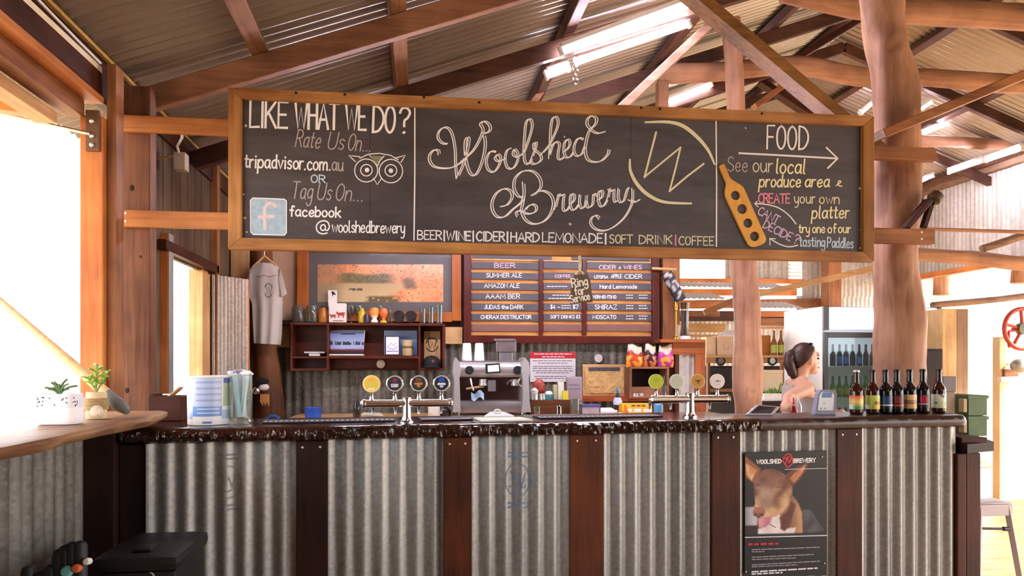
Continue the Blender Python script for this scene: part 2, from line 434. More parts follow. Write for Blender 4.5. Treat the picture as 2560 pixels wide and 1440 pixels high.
def write(txt, x0, y0, x1, y1, h, wd, to3d, mat, parent, name='chalk_lettering', slant=0.0, gap=1.7, space=3.4, jit=0.0, label=None):
    """letters along the baseline (x0,y0)-(x1,y1), capital height h, in the coordinates that to3d maps (y down)"""
    st, W = text_strokes(txt, slant, gap, space)
    ux = ((x1 - x0) / W, (y1 - y0) / W); L = math.hypot(x1 - x0, y1 - y0)
    up = ((y1 - y0) / L * h / 10, -(x1 - x0) / L * h / 10)
    mb = MB()
    for s in st:
        jx = random.uniform(-jit, jit); jy = random.uniform(-jit, jit)
        ribbon(mb, [(x0 + p[0]*ux[0] + p[1]*up[0] + jx, y0 + p[0]*ux[1] + p[1]*up[1] + jy) for p in s], wd, to3d)
    o = mb.build(name, mat, parent)
    if label: o['label'] = label
    return o
def greek(rows, to3d, wd, mat, parent, name='small_print'):
    """illegible small print: rows of short dashes (x0, y0, x1, y1)"""
    mb = MB()
    for (x0, y0, x1, y1) in rows:
        x = x0
        while x < x1:
            l = random.uniform(.04, .11) * (x1 - x0) + wd
            e = min(x1, x + l); t0 = (x - x0)/(x1 - x0); t1 = (e - x0)/(x1 - x0)
            ribbon(mb, [(x, y0 + (y1-y0)*t0), (e, y0 + (y1-y0)*t1)], wd, to3d)
            x = e + wd * 1.6
    o = mb.build(name, mat, parent); o['kind'] = 'stuff'
    return o
# ================================================================== STRUCTURE
def zroof(X): return 2.82 + .36 * (X + 1.45) if X < 4.68 else 5.027 - .36 * (X - 4.68)
WZ = {}
def W(a): return wood('timber_brown', '#633c26', '#a87046', a, .55)
def WD(a): return wood('timber_dark', '#2a130b', '#552817', a, .58)
def WO(a): return wood('timber_orange', '#a3592a', '#d98f50', a, .5)
def WL(a): return wood('timber_pale', '#a8784a', '#dcb27c', a, .55)
def WB(a): return wood('timber_bark', '#76503a', '#b8896a', a, .65, .6, .5)
def WR(a): return wood('rafter_wood', '#573826', '#94674c', a, .6)
def WK(a): return wood('smoked_wood', '#150a06', '#331810', a, .6)
M_GAL = galv('galvanised_iron', '#adadab', '#7d7c7a', 75, .3, .42)
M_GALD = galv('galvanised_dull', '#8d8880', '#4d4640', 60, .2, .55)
M_ROOF = galv('roof_iron', '#b0a89f', '#857a70', 30, .7, .34, 'x', '#6a5344', .03)
M_STEEL = plain('brushed_steel', '#c9c6c2', .28, .9, vary=.05)
M_CHROME = plain('chrome', '#e8e8ec', .08, 1.0, vary=0)
M_SCREW = plain('screw_zinc', '#cfcac0', .35, .7, vary=0)
M_BLACK = plain('black_plastic', '#141315', .45, vary=.1)
M_WHITE = plain('white_plastic', '#e9e7e4', .45, vary=.03)
M_TUBE = glow('fluorescent_tube', '#f3eaff', 42.0)

# floor: separate boards
fl = struct('floor')
fb = MB().box((-4.6, -.0575, -.025), (4.6, .0575, 0), .003).mesh('floor_board', wood('floor_board_wood', '#9a6d45', '#d0a473', 'x', .4))
for i in range(140):
    o = bpy.data.objects.new('floor_board', fb); link(o, fl)
    o.location = (3.1 + (i % 3) * .35 - .35, -5.2 + i * .119, 0)
MB().box((-80, -80, -.3), (80, 80, -.12)).build('ground_outside', plain('pale_ground', '#cdb391', .9, vary=.15, vs=2.0), None)['kind'] = 'structure'

# roof: sheets, rafters, purlins, ties
ce = struct('ceiling')
sl = math.sqrt(1 + .36 ** 2)
def slope_sheet(x0, x1, sg):
    L = (x1 - x0) * sl; V = Vector((1 / sl, 0, sg * .36 / sl)); N = Vector((-sg * .36 / sl, 0, 1 / sl))
    mb = MB(); per = 8; pitch = .076; wd = pitch * 11
    mb.grid(lambda u, v: V * (v * L) + Vector((0, 1, 0)) * (u * wd) + N * (.014 * math.cos(2*math.pi*u*11) + (.004 if u > .93 else 0)), 11 * per, 3)
    return mb.mesh('roof_sheet', M_ROOF, 'all')
mL = slope_sheet(-1.9, 4.70, 1); mR = slope_sheet(4.66, 8.4, -1)
for i in range(22):
    y = -5.4 + i * .76
    o = bpy.data.objects.new('roof_sheet', mL); link(o, ce); o.location = (-1.9, y, zroof(-1.9) + .012)
    o = bpy.data.objects.new('roof_sheet', mR); link(o, ce); o.location = (4.66, y, zroof(4.70) + .012)
for k, Y in enumerate((3.84, 4.85, 6.15, 7.4, 8.7, 10.0)):
    w_ = .06 if k else .055
    x0 = -1.42
    mt = WR('x') if k == 0 else wood('rafter_dark', '#33201a', '#654234', 'x', .6)
    MB().beam((x0, Y, zroof(x0) - .15), (4.68, Y, zroof(4.68) - .15), w_, .115).build('rafter', mt, ce)
    if k: MB().beam((4.68, Y, 5.027 - .15), (8.2, Y, zroof(8.2) - .15), w_, .115).build('rafter', mt, ce)
for X, y0, y1 in ((-.80, -1.5, 3.86), (-.10, -1.5, 11.2), (1.02, -1.5, 11.2), (2.12, -1.5, 11.2), (3.2, -1.5, 11.2), (4.3, -1.5, 11.2), (5.3, -1.5, 11.2), (6.35, -1.5, 11.2), (7.35, -1.5, 11.2)):
    s_ = .345 if X < 4.68 else -.345
    up = Vector((-s_, 0, 1)).normalized()
    MB().beam((X, y0, zroof(X) - .05), (X, y1, zroof(X) - .05), .085, .07, up).build('purlin', WR('y') if X < 0 else wood('rafter_dark', '#33201a', '#654234', 'y', .6), ce)
def log(pts, rad, name, parent, mat, seed=0, n=18, per=10, amp=.10, knots=()):
    P = catmull([tuple(p) for p in pts], per); rr = catmull([(r, 0) for r in (rad if isinstance(rad, (list, tuple)) else [rad]*len(pts))], per)
    P = [Vector(p) for p in P]; mb = MB(); k = len(P); prev = None
    for i, p in enumerate(P):
        d = (P[min(i+1, k-1)] - P[max(i-1, 0)]).normalized()
        if prev is None:
            a = Vector((0, 1, 0)) if abs(d.y) < .9 else Vector((1, 0, 0)); sd = d.cross(a).normalized()
        else: sd = (prev - d * prev.dot(d)).normalized()
        prev = sd; u = d.cross(sd)
        for j in range(n):
            t = 2 * math.pi * j / n; q = sd * math.cos(t) + u * math.sin(t)
            f = 1 + amp * noise.noise(p * 2.2 + q * 1.1 + Vector((seed * 9.1, 0, 0))) * 1.6 + amp * .5 * noise.noise(p * 7 + q * 2.5 + Vector((seed, 3, 0)))
            for (kp, kr, kh) in knots:
                dd = (p + q * rr[i][0] - Vector(kp)).length / kr
                if dd < 1.6: f += kh * math.exp(-(dd * 1.4 - .9) ** 2 * 4) - kh * 1.2 * math.exp(-(dd * 2.2) ** 2)
            mb.v.append(tuple(p + q * rr[i][0] * f))
    for i in range(k - 1):
        for j in range(n): mb.f.append((i*n + j, i*n + (j+1) % n, (i+1)*n + (j+1) % n, (i+1)*n + j))
    mb.f.append(tuple(range(n))[::-1]); mb.f.append(tuple((k-1)*n + j for j in range(n)))
    return mb.build(name, mat, parent, 'all')
# round tie logs
a = lambda px, py, Y: PY(px, py, Y)
log([a(1655, 185, 6.05), a(1800, 178, 6.05), a(1990, 165, 6.05), a(2150, 192, 6.05), a(2330, 196, 6.05), a(2560, 212, 6.05), a(2800, 215, 6.05)], .082, 'tie_log', ce, WB('x'), 1)
log([a(1960, -22, 4.75), a(2150, 18, 4.75), a(2300, 28, 4.75), a(2560, 44, 4.75), a(2800, 50, 4.75)], [.075, .08, .088, .088, .09], 'tie_log', ce, WB('x'), 2)
log([a(2180, 345, 8.0), a(2300, 352, 8.0), a(2450, 358, 8.0), a(2700, 372, 8.0)], .068, 'tie_log', ce, WB('x'), 3)
log([a(2150, 632, 6.6), a(2300, 636, 6.6), a(2430, 645, 6.6), a(2560, 660, 6.6), a(2760, 668, 6.6)], [.065, .065, .072, .07, .07], 'tie_log', ce, WB('x'), 4)
log([a(2330, 763, 6.9), a(2420, 755, 6.9), a(2500, 748, 6.9), a(2600, 738, 6.9), a(2800, 730, 6.9)], .034, 'tie_log', ce, wood('weathered', '#6b5040', '#a58368', 'x', .7), 5)
log([a(2300, 572, 6.2), a(2420, 576, 6.2), a(2560, 580, 6.2), a(2700, 584, 6.2)], .016, 'tie_pole', ce, WB('x'), 6)
log([a(2455, 622, 6.7), a(2500, 608, 6.7), a(2560, 588, 6.7), a(2640, 560, 6.7)], .04, 'brace_log', ce, wood('weathered', '#6b5040', '#a58368', 'x', .7), 7)
# sawn braces
MB().beam(a(1705, -30, 3.90), a(2200, 385, 3.90), .06, .125, (0, 1, 0)).build('knee_brace', wood('brace_brown', '#5a3a1c', '#a07038', 'x', .55), ce)
MB().beam(a(2196, 340, 3.72), a(2680, 138, 3.72), .05, .115, (0, 1, 0)).build('knee_brace', W('x'), ce)
MB().beam(a(1530, 292, 5.0), a(1775, 62, 5.0), .06, .10, (0, 1, 0)).build('strut', wood('strut_grey', '#6a4636', '#b5927c', 'x', .6), ce)
MB().beam(a(1330, 262, 5.9), a(1430, 120, 5.9), .05, .07, (0, 1, 0)).build('strut', WR('x'), ce)
MB().beam(a(1655, 205, 6.0), a(1655, 290, 6.0), .09, .09, (0, 1, 0)).build('strut', WR('z'), ce)
MB().beam(a(1985, 150, 6.4), a(2165, 40, 6.4), .06, .11, (0, 1, 0)).build('strut', WD('x'), ce)
MB().beam(a(1885, 268, 7.4), a(1985, 195, 7.4), .06, .10, (0, 1, 0)).build('strut', W('x'), ce)
MB().beam(a(1900, 205, 7.6), a(2030, 290, 7.6), .06, .12, (0, 1, 0)).build('strut', WD('x'), ce)
MB().beam(a(2105, 285, 9.0), a(2190, 215, 9.0), .06, .10, (0, 1, 0)).build('strut', WO('x'), ce)

# rear of the shed behind the viewer: iron wall
wre = struct('wall_rear')
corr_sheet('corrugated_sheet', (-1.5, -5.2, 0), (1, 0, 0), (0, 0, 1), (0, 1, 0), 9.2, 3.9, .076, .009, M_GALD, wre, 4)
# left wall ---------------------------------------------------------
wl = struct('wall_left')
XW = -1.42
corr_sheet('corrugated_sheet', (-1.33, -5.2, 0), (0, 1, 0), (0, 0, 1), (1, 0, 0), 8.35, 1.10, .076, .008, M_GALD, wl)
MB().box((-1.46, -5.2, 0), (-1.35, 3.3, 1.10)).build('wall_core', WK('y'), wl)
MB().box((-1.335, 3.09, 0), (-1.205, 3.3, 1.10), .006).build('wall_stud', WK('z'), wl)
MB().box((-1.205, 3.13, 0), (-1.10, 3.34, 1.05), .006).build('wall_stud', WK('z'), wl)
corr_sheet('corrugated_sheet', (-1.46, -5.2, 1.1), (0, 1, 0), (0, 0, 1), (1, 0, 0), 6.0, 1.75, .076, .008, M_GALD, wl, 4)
# wall beyond the post: boards with a servery hatch
X2 = -1.45
def wbox(y0, y1, z0, z1, t=.03, mat=None, name='wall_board', x=X2):
    return MB().box((x - t, y0, z0), (x, y1, z1), .003).build(name, mat or wood('wall_board_grey', '#3a2a20', '#74604c', 'z', .7), wl)
yy = 3.95
while yy < 6.2:
    y1 = min(6.2, yy + .15)
    if y1 > 4.42 and yy < 5.28:
        wbox(yy, y1 - .008, 2.02, 2.83); wbox(yy, y1 - .008, 0, 1.18)
    else: wbox(yy, y1 - .008, 0, 2.83)
    yy = y1
for i, Y in enumerate((5.35,)):
    MB().box((X2, Y, 1.2), (X2 + .05, Y + .08, 2.8), .004).build('wall_stud', W('z'), wl)
MB().box((X2, 4.3, 2.03), (X2 + .05, 5.4, 2.09), .004).build('hatch_head', WD('y'), wl)
MB().box((X2 - .06, 4.38, 1.14), (X2 + .12, 5.3, 1.19), .004).build('hatch_sill', WO('y'), wl)
MB().box((X2 - .08, 5.14, 1.19), (X2 + .01, 5.27, 2.03), .004).build('hatch_jamb', WL('z'), wl)
# top plates / eave boards of the left wall (nearest section with the awning window)
def lb(za, zb, x0, x1, mat, name='wall_plate', y0=-1.4, y1=3.78):
    return MB().box((x0, y0, za), (x1, y1, zb), .004).build(name, mat, wl)
lb(2.575, 2.705, -1.47, -1.415, WD('y'))
lb(2.735, 2.80, -1.52, -1.45, WD('y'), 'eave_board', y1=6.2)
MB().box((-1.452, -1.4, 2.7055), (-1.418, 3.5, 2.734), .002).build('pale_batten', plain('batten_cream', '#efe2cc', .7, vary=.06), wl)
MB().box((-1.448, -1.4, 2.801), (-1.425, 6.2, 2.818), .002).build('eave_trim', plain('trim_ochre', '#b08a44', .7, vary=.2), wl)
lb(2.68, 2.80, -1.475, -1.43, WD('y'), y0=3.95, y1=6.2)
# window 1 : big opening with live-edge sill
w1 = struct('window_1')
MB().box((-1.50, -1.3, 2.545), (-1.385, 3.44, 2.575), .004).build('window_head', WO('y'), w1)
MB().box((-1.53, -1.3, 2.47), (-1.45, 3.40, 2.545), .004).build('window_head', W('y'), w1)
MB().box((-1.47, 3.40, 1.16), (-1.375, 3.48, 2.48), .005).build('window_jamb', WO('z'), w1)
MB().box((-1.375, 3.44, 1.16), (-1.335, 3.53, 2.73), .004).build('window_jamb', W('z'), w1)
MB().box((-1.44, 3.385, 2.32), (-1.385, 3.402, 2.50), .002).build('metal_bracket', plain('bracket_brown', '#6d513d', .5, .4), w1)
for z in (2.345, 2.385, 2.45): MB().ball((-1.412, 3.382, z), .011, 10, 6).build('bolt', M_SCREW, w1)
# sill slab (live edge)
def sill_fn(u, v):
    Y = -1.2 + u * 4.52
    edge = -1.035 + .022 * noise.noise(Vector((Y * 1.7, 0, 3))) + .008 * noise.noise(Vector((Y * 7, 5, 3)))
    if u > .93: edge -= .05 * ((u - .93) / .07) ** 2
    th = .05 + .012 * noise.noise(Vector((Y * 3, 1, 0)))
    prof = [(-1.62, 0), (-1.3, 0), (edge - .03, 0), (edge, -.006), (edge + .012 * noise.noise(Vector((Y*11, 2, 2))), -.02), (edge - .02, -th + .008), (edge - .05, -th), (-1.3, -th), (-1.62, -th), (-1.62, 0)]
    i = min(8, int(v * 9)); t = v * 9 - i
    return (prof[i][0] + (prof[i+1][0]-prof[i][0])*t, Y, 1.178 + prof[i][1] + (prof[i+1][1]-prof[i][1])*t)
mb = MB(); mb.grid(sill_fn, 120, 9)
k = len(mb.v) // 10
mb.f.append(tuple(j * 121 for j in range(9))); mb.f.append(tuple(120 + j * 121 for j in range(9))[::-1])
mb.build('window_sill', wood('sill_wood', '#6b4630', '#b58d68', 'y', .5), w1, True)
# awning shutter propped open outside, rod
aw = thing('awning_shutter', 'timber awning shutter propped open outside the big left window', 'shutter', (-1.5, 3.3, 2.5))
def awp(t, y): return Vector((-1.56 - t * .95, y, 2.46 + t * .10))
for i in range(6):
    t0 = i * .155 + .02
    q = [awp(t0, -1.2), awp(t0 + .15, -1.2), awp(t0 + .15, 3.3), awp(t0, 3.3)]
    MB().hexa([*(x for x in q), *(x + Vector((0, 0, .02)) for x in q)], .002).build('plank', wood('awning_plank', '#d29a63', '#f0c892', 'y', .5), aw)
MB().beam(awp(0, 3.22) - Vector((0, 0, .03)), awp(.97, 3.22) - Vector((0, 0, .03)), .07, .045).build('cross_batten', WO('x'), aw)
MB().beam(awp(.0, -1.2) - Vector((0, 0, .03)), awp(.0, 3.3) - Vector((0, 0, .03)), .09, .05).build('hinge_rail', WL('y'), aw)
MB().tube([(-1.415, 3.37, 2.39), awp(.55, 3.24) - Vector((0, 0, .02))], .008, 8).build('prop_rod', M_STEEL, aw)

# posts -------------------------------------------------------------
pl = thing('timber_post', 'square brown timber post beside the big window, carrying the sign braces', 'post', (-1.35, 3.8, 0))
MB().box((-1.43, 3.72, 0), (-1.285, 3.805, 2.74), .008).build('shaft', wood('post_brown', '#4c2e20', '#865a42', 'z', .55), pl)
for (kx, ky, kr) in ((330, 470, .013), (352, 642, .008), (318, 976, .012)): MB().ball(PY(kx, ky, 3.721), kr, 10, 6, (1, .2, 1.3)).build('knot', WK('z'), pl)
pr = thing('trunk_post', 'thick barked tree-trunk post in front of the glass-door fridge', 'post', (2.55, 3.95, 0))
T = lambda px, py, Y=3.95: PY(px, py, Y)
log([T(2252, 1500), T(2250, 1035), T(2246, 900), T(2248, 760), T(2245, 620), T(2243, 470), T(2245, 340), T(2238, 230), T(2222, 120), T(2205, 0), T(2190, -130)],
    [.15, .15, .134, .124, .128, .118, .124, .128, .122, .128, .13], 'trunk', pr, wood('trunk_red', '#7d5642', '#c29476', 'z', .62, .5, .55), 11, 28, 12, .15,
    knots=((T(2255, 690, 3.83), .05, .10), (T(2225, 640, 3.83), .045, .10), (T(2270, 560, 3.83), .04, .06), (T(2240, 110, 3.83), .07, .12), (T(2190, 120, 3.85), .06, .14)))
pt = thing('trunk_post', 'knotty tree-trunk post behind the bar, left of the woman', 'post', (3.3, 6.0, 0))
T2 = lambda px, py: PY(px, py, 5.85)
log([T2(1872, 1300), T2(1872, 1035), T2(1868, 960), T2(1869, 850), T2(1866, 760), T2(1862, 690), T2(1856, 600), T2(1845, 400), T2(1836, 200), T2(1828, 60), T2(1825, -60)],
    [.115, .115, .12, .112, .112, .10, .092, .082, .078, .072, .07], 'trunk', pt, wood('trunk_red', '#7d5642', '#c29476', 'z', .62, .5, .55), 5, 24, 10, .17,
    knots=((T2(1864, 980) - Vector((0, .1, 0)), .06, .16), (T2(1895, 775), .05, .14), (T2(1872, 720) - Vector((0, .1, 0)), .03, .1)))
pb = thing('trunk_post', 'dark tree-trunk post in the back corner below the hanging shirt', 'post', (-1.0, 5.95, 0))
T3 = lambda px, py: PY(px, py, 5.95)
log([T3(672, 1250), T3(672, 1035), T3(668, 940), T3(660, 860), T3(655, 700), T3(650, 500)], [.12, .12, .10, .09, .085, .08], 'trunk', pb, wood('trunk_dark', '#3b2012', '#7a4a2a', 'z', .65, .5, .5), 8, 20, 8, .1)
for (px, Y, zt, lab) in ((2078, 10.6, 4.0, 'squared post against the far iron wall right of the vent'),):
    c = PY(px, 911, Y); r = .13 if px != 2078 else .11
    o = thing('timber_post', lab, 'post', (c.x, c.y, 0))
    if px == 2078: MB().box((c.x - r, c.y - r, 0), (c.x + r, c.y + r, zt), .01).build('shaft', W('z'), o)
    else: log([(c.x, c.y, 0), (c.x + .02, c.y, 1.5), (c.x - .02, c.y, 3), (c.x, c.y, zt)], r, 'shaft', o, WB('z'), px)
# pale box post right of the fridge
c0 = PY(2356, 911, 6.2); c1 = PY(2392, 911, 6.2)
o = thing('timber_post', 'pale rough-sawn post right of the fridge by the bright doorway', 'post', (c0.x, 6.2, 0))
MB().box((c0.x, 6.2, 0), (c1.x, 6.6, PY(2370, 772, 6.2).z), .006).build('shaft', wood('post_pale', '#a07a48', '#dcb680', 'z', .6), o)
MB().box((c1.x, 6.2, 0), (c1.x + .12, 6.5, PY(2370, 772, 6.2).z), .006).build('side_board', wood('post_greybrown', '#7d5c40', '#a98563', 'z', .6), o)

# back wall behind the bar -------------------------------------------
YB = 6.2
wb = struct('wall_back')
xb0, xb1 = -1.45, PY(1690, 911, YB).x
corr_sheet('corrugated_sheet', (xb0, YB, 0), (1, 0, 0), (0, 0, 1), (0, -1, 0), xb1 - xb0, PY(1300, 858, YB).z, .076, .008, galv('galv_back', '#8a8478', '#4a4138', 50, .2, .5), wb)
MB().box((xb0, YB - .012, PY(1300, 858, YB).z), (xb1, YB + .03, 2.72)).build('wall_panel', WD('x'), wb)
p0 = PY(628, 868, YB - .03); p1 = PY(746, 600, YB - .03)
MB().box((p0.x, YB - .035, p0.z), (p1.x, YB - .012, p1.z)).build('plaster_sheet', plain('plaster_pink', '#c79f80', .8, vary=.08, vs=5), wb)
p0 = PY(578, 1000, 5.9); p1 = PY(624, 500, 5.9)
MB().box((p0.x, 5.88, .9), (p1.x, 5.98, p1.z), .004).build('pale_stud', WL('z'), wb)
for (xa, ya, xb, yb) in ((1113, 818, 1156, 860), (690, 813, 724, 868)):
    p0 = PY(xa, yb, YB - .05); p1 = PY(xb, ya, YB - .05)
    MB().box((p0.x, YB - .06, p0.z), (p1.x, YB - .012, p1.z), .003).build('bare_panel', WL('x'), wb)
MB().box((PY(1166, 850, YB).x, YB - .09, PY(1200, 858, YB).z), (PY(1662, 850, YB).x, YB - .012, PY(1200, 851, YB).z), .002).build('pale_batten', wood('batten_pale', '#b98a50', '#e6bd82', 'x', .5), wb)
MB().box((PY(1648, 850, YB).x, YB - .10, 0), (PY(1690, 850, YB).x, YB - .013, 2.72), .006).build('wall_stud', W('z'), wb)

# far gable wall, right wall ------------------------------------------
YF = 10.9
wf = struct('wall_far')
def fpx(px, py): return PY(px, py, YF)
def fpanel(x0, y0, x1, y1, name='corrugated_sheet', mat=None):
    a0 = fpx(x0, y1); a1 = fpx(x1, y0)
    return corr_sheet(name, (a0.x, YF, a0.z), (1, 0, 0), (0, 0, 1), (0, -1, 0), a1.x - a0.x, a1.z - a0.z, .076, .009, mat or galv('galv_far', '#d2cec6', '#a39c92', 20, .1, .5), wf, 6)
fpanel(1400, 250, 2480, 636)
fpanel(1400, 636, 1688, 708); fpanel(1812, 636, 1972, 702); fpanel(2004, 636, 2480, 745)
fpanel(1400, 800, 1990, 1000); fpanel(1990, 745, 2420, 1000)
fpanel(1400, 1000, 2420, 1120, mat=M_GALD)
def fbeam(x0, y0, x1, y1, th, mat, Y=None, dp=.08, name='rail'):
    Y = Y or YF - .06
    return MB().beam(PY(x0, y0, Y), PY(x1, y1, Y), dp, th * pxw(Y), (0, 0, 1)).build(name, mat, wf)
fbeam(1650, 702, 2010, 704, 12, WO('x')); fbeam(1650, 731, 1990, 731, 17, WO('x')); fbeam(1650, 762, 2070, 757, 22, W('x'))
fbeam(1650, 790, 2000, 790, 26, WD('x')); fbeam(1650, 632, 2060, 632, 14, W('x'), name='rail')
fbeam(1820, 667, 1820, 640, 10, WO('z')); fbeam(2009, 705, 2009, 640, 10, plain('red_primer', '#b5603c', .6)); fbeam(1682, 705, 1682, 630, 10, WO('z'))
for k in range(6):                                            # louvre vent
    y = 653 + k * 9.2
    MB().beam(PY(1973, y, YF - .03), PY(2003, y, YF - .03), .05, .022, (0, -.5, 1)).build('louvre_slat', M_WHITE, wf)
# canopy of pale iron strips over the kitchen
for (x0, y0, x1, y1, Y) in ((1690, 716, 1975, 716, 9.6), (1700, 746, 1822, 746, 8.9), (1890, 769, 2010, 769, 8.9)):
    q0 = PY(x0, y0, Y); q1 = PY(x1, y1, Y)
    corr_sheet('canopy_sheet', (q0.x, Y, q0.z), (1, 0, 0), (0, .9, .22), (0, -.22, .9), q1.x - q0.x, .55, .076, .009, plain('canopy_white', '#f1efe9', .5, vary=.03), wf, 6)
    MB().beam(PY(x0, y0 + 16, Y + .05), PY(x1, y1 + 16, Y + .05), .05, .07).build('canopy_rail', WO('x'), wf)
MB().beam(PY(1885, 738, 7.9), PY(2200, 668, 7.9), .05, .07).build('timber_brace', WL('x'), wf)
MB().beam(PY(1760, 782, 8.2), PY(1850, 745, 8.2), .05, .07).build('timber_brace', W('x'), wf)
wr = struct('wall_right')
XR = 7.6
def rpanel(y0, y1, z0, z1): return corr_sheet('corrugated_sheet', (XR, y0, z0), (0, 1, 0), (0, 0, 1), (-1, 0, 0), y1 - y0, z1 - z0, .076, .009, galv('galv_far', '#d2cec6', '#a39c92', 20, .1, .5), wr, 6)
rpanel(-5.2, 10.9, 2.72, 3.97)
for (px, Y) in ((2352, 10.1), (2553, 8.5)):
    c = PY(px, 500, Y); log([(c.x, Y, 2.45), (c.x + .02, Y, 2.9), (c.x - .02, Y, 3.5), (c.x, Y, 4.0)], .12, 'wall_stud', wr, WB('z'), px)
MB().beam((XR - .05, 3, 4.0), (XR - .05, 10.9, 4.0), .08, .16).build('wall_plate', wood('weathered', '#6b5040', '#a58368', 'y', .7), wr)
MB().beam((XR - .04, 3, 2.70), (XR - .04, 10.9, 2.70), .08, .08).build('wall_plate', WO('y'), wr)

# fluorescent battens (two behind the chalkboard are unseen, added to light the back bar) --------------------------------------
def tube_lamp(p0, p1, label, twin=False, rad=.017):
    p0 = Vector(p0); p1 = Vector(p1); d = (p1 - p0).normalized()
    o = thing('fluorescent_light', label, 'light', p0, 'fluorescent battens under the iron roof')
    MB().beam(p0 + Vector((0, 0, .045)), p1 + Vector((0, 0, .045)), .055, .035).build('batten_housing', M_WHITE, o)
    MB().tube([p0 + d * .02, p1 - d * .02], rad, 12).build('tube', M_TUBE, o)
    for p in (p0, p1): MB().beam(p - d * .012 + Vector((0, 0, .012)), p + d * .012 + Vector((0, 0, .012)), .04, .07).build('lamp_holder', M_WHITE, o)
    return o
tube_lamp(a(1402, 132, 4.74), a(1736, 8, 4.74), 'upper bright fluorescent batten nearest above the chalkboard middle')
tube_lamp(a(1440, 158, 4.98), a(1722, 62, 4.98), 'fluorescent batten just below the topmost bright tube')
tube_lamp(a(1366, 192, 5.02), a(1420, 172, 5.02), 'short end of a fluorescent tube left of the hanging hook chain')
tube_lamp(a(1664, 258, 7.35), a(1778, 212, 7.35), 'distant fluorescent batten just above the chalkboard frame')
tube_lamp(a(2150, 286, 8.0), a(2205, 238, 8.0), 'glowing lamp half hidden at the left of the thick trunk post')
tube_lamp(a(2278, 290, 7.6), a(2328, 256, 7.6), 'glowing lamp just right of the thick trunk post')
tube_lamp(a(2302, 338, 8.1), a(2392, 298, 8.1), 'fluorescent batten under the right sawn knee brace')
tube_lamp(a(2372, 432, 8.6), a(2460, 402, 7.9), 'left of two fluorescent battens along the right iron wall')
tube_lamp(a(2466, 402, 7.8), a(2556, 372, 7.2), 'right of two fluorescent battens along the right iron wall')
tube_lamp(a(2298, 456, 9.0), a(2332, 440, 9.0), 'small far tube light between trunk post and brown post')
tube_lamp((-.5, 4.7, 2.52), (.7, 4.7, 2.52), 'unseen fluorescent batten added behind the left half of the chalkboard to light the back bar')
tube_lamp((1.2, 4.7, 2.52), (2.4, 4.7, 2.52), 'unseen fluorescent batten added behind the right half of the chalkboard to light the back bar')
# hook chain under the lamp
o = thing('hook_chain', 'small metal hook chain hanging under the fluorescent tubes', 'chain', a(1440, 165, 5.0))
for k, y in enumerate((168, 180, 192, 204)):
    c = a(1436 + (k % 2) * 5, y, 5.0); MB().tube([c + Vector((math.cos(t) * .014, 0, math.sin(t) * .02)) for t in [i * math.pi / 5 for i in range(10)]], .004, 6, closed=True).build('link', M_CHROME, o)
# power lead, junction box
o = thing('conduit_cable', 'white cable running along the left eave boards', 'cable', (-1.4, 1.5, 2.76))
MB().tube([(-1.425, y, 2.765 + .012 * math.sin(y * 3.1)) for y in [-.5 + i * .2 for i in range(21)]], .006, 6).build('cable', M_WHITE, o)
o = thing('junction_box', 'grey plastic box hanging by white cable under the upper sign brace', 'box', a(450, 400, 4.3))
q0 = a(436, 424, 4.3); q1 = a(465, 382, 4.3)
MB().box((q0.x, 4.28, q0.z), (q1.x, 4.36, q1.z), .006).build('housing', plain('box_grey', '#b9ab9d', .5), o)
MB().tube([a(448, 384, 4.3), a(443, 366, 4.2), a(455, 345, 4.0), a(455, 338, 3.76)], .007, 6).build('cable', M_WHITE, o)
MB().tube([a(377, 398, 4.3), a(436, 390, 4.3)], .006, 6).build('conduit', plain('conduit_cream', '#c79d62', .5), o)
# ================================================================== BAR COUNTER
C0 = Vector((-1.09, 3.12, 0)); CA = math.atan2(.32, 3.90)
CE = Vector((math.cos(CA), math.sin(CA), 0)); CN = Vector((math.sin(CA), -math.cos(CA), 0))
def cpt(s, off, z): return C0 + CE * s + CN * off + Vector((0, 0, z))
def cray(px, py, off=0.0):
    r = ray(px, py); p = C0 + CN * off
    t = (p - EYE).dot(CN) / r.dot(CN); q = EYE + r * t
    return q
def cs_(px, off=0.0): return (cray(px, 1000, off) - C0).dot(CE)
ZB, ZT = 1.055, 1.118
bar = thing('bar_counter', 'long bar counter clad in corrugated iron with dark timber uprights', 'bar', cpt(0, 0, 0))
PAN = [(366, 742), (818, 1112), (1178, 1428), (1508, 1782), (1848, 2096), (2152, 2392)]
POST = [(740, 820), (1110, 1180), (1425, 1510), (1780, 1850), (2093, 2156)]
CP = .076
for k, (x0, x1) in enumerate(PAN):
    s0, s1 = cs_(x0), cs_(x1)
    corr_sheet('iron_panel', cpt(s0, 0, .02), CE, (0, 0, 1), CN, s1 - s0, ZB - .02, CP, .0095, M_GAL, bar, 12, 1, -2 * math.pi * (s0 % CP) / CP * 0)
for k, (x0, x1) in enumerate(POST):
    s0, s1 = cs_(x0, .02), cs_(x1, .02)
    q = [cpt(s0, -.05, 0), cpt(s1, -.05, 0), cpt(s1, .02, 0), cpt(s0, .02, 0)]
    mt = [WK('z'), wood('bar_post_mid', '#24100a', '#5e2d16', 'z', .55), wood('bar_post_red', '#3e1c0e', '#6a361c', 'z', .55), WD('z'), WD('z')][k]
    po = MB().hexa([p + Vector((0, 0, .02)) for p in q] + [p + Vector((0, 0, ZB)) for p in q], .004).build('upright', mt, bar)
    for fx in (.2, .75):
        MB().lathe([(.0065, 0), (.005, .004), (.001, .005)], cpt(s0 + (s1 - s0) * fx, .0195, ZB - .028), 10, CN, capt=False).build('screw', M_SCREW, po)
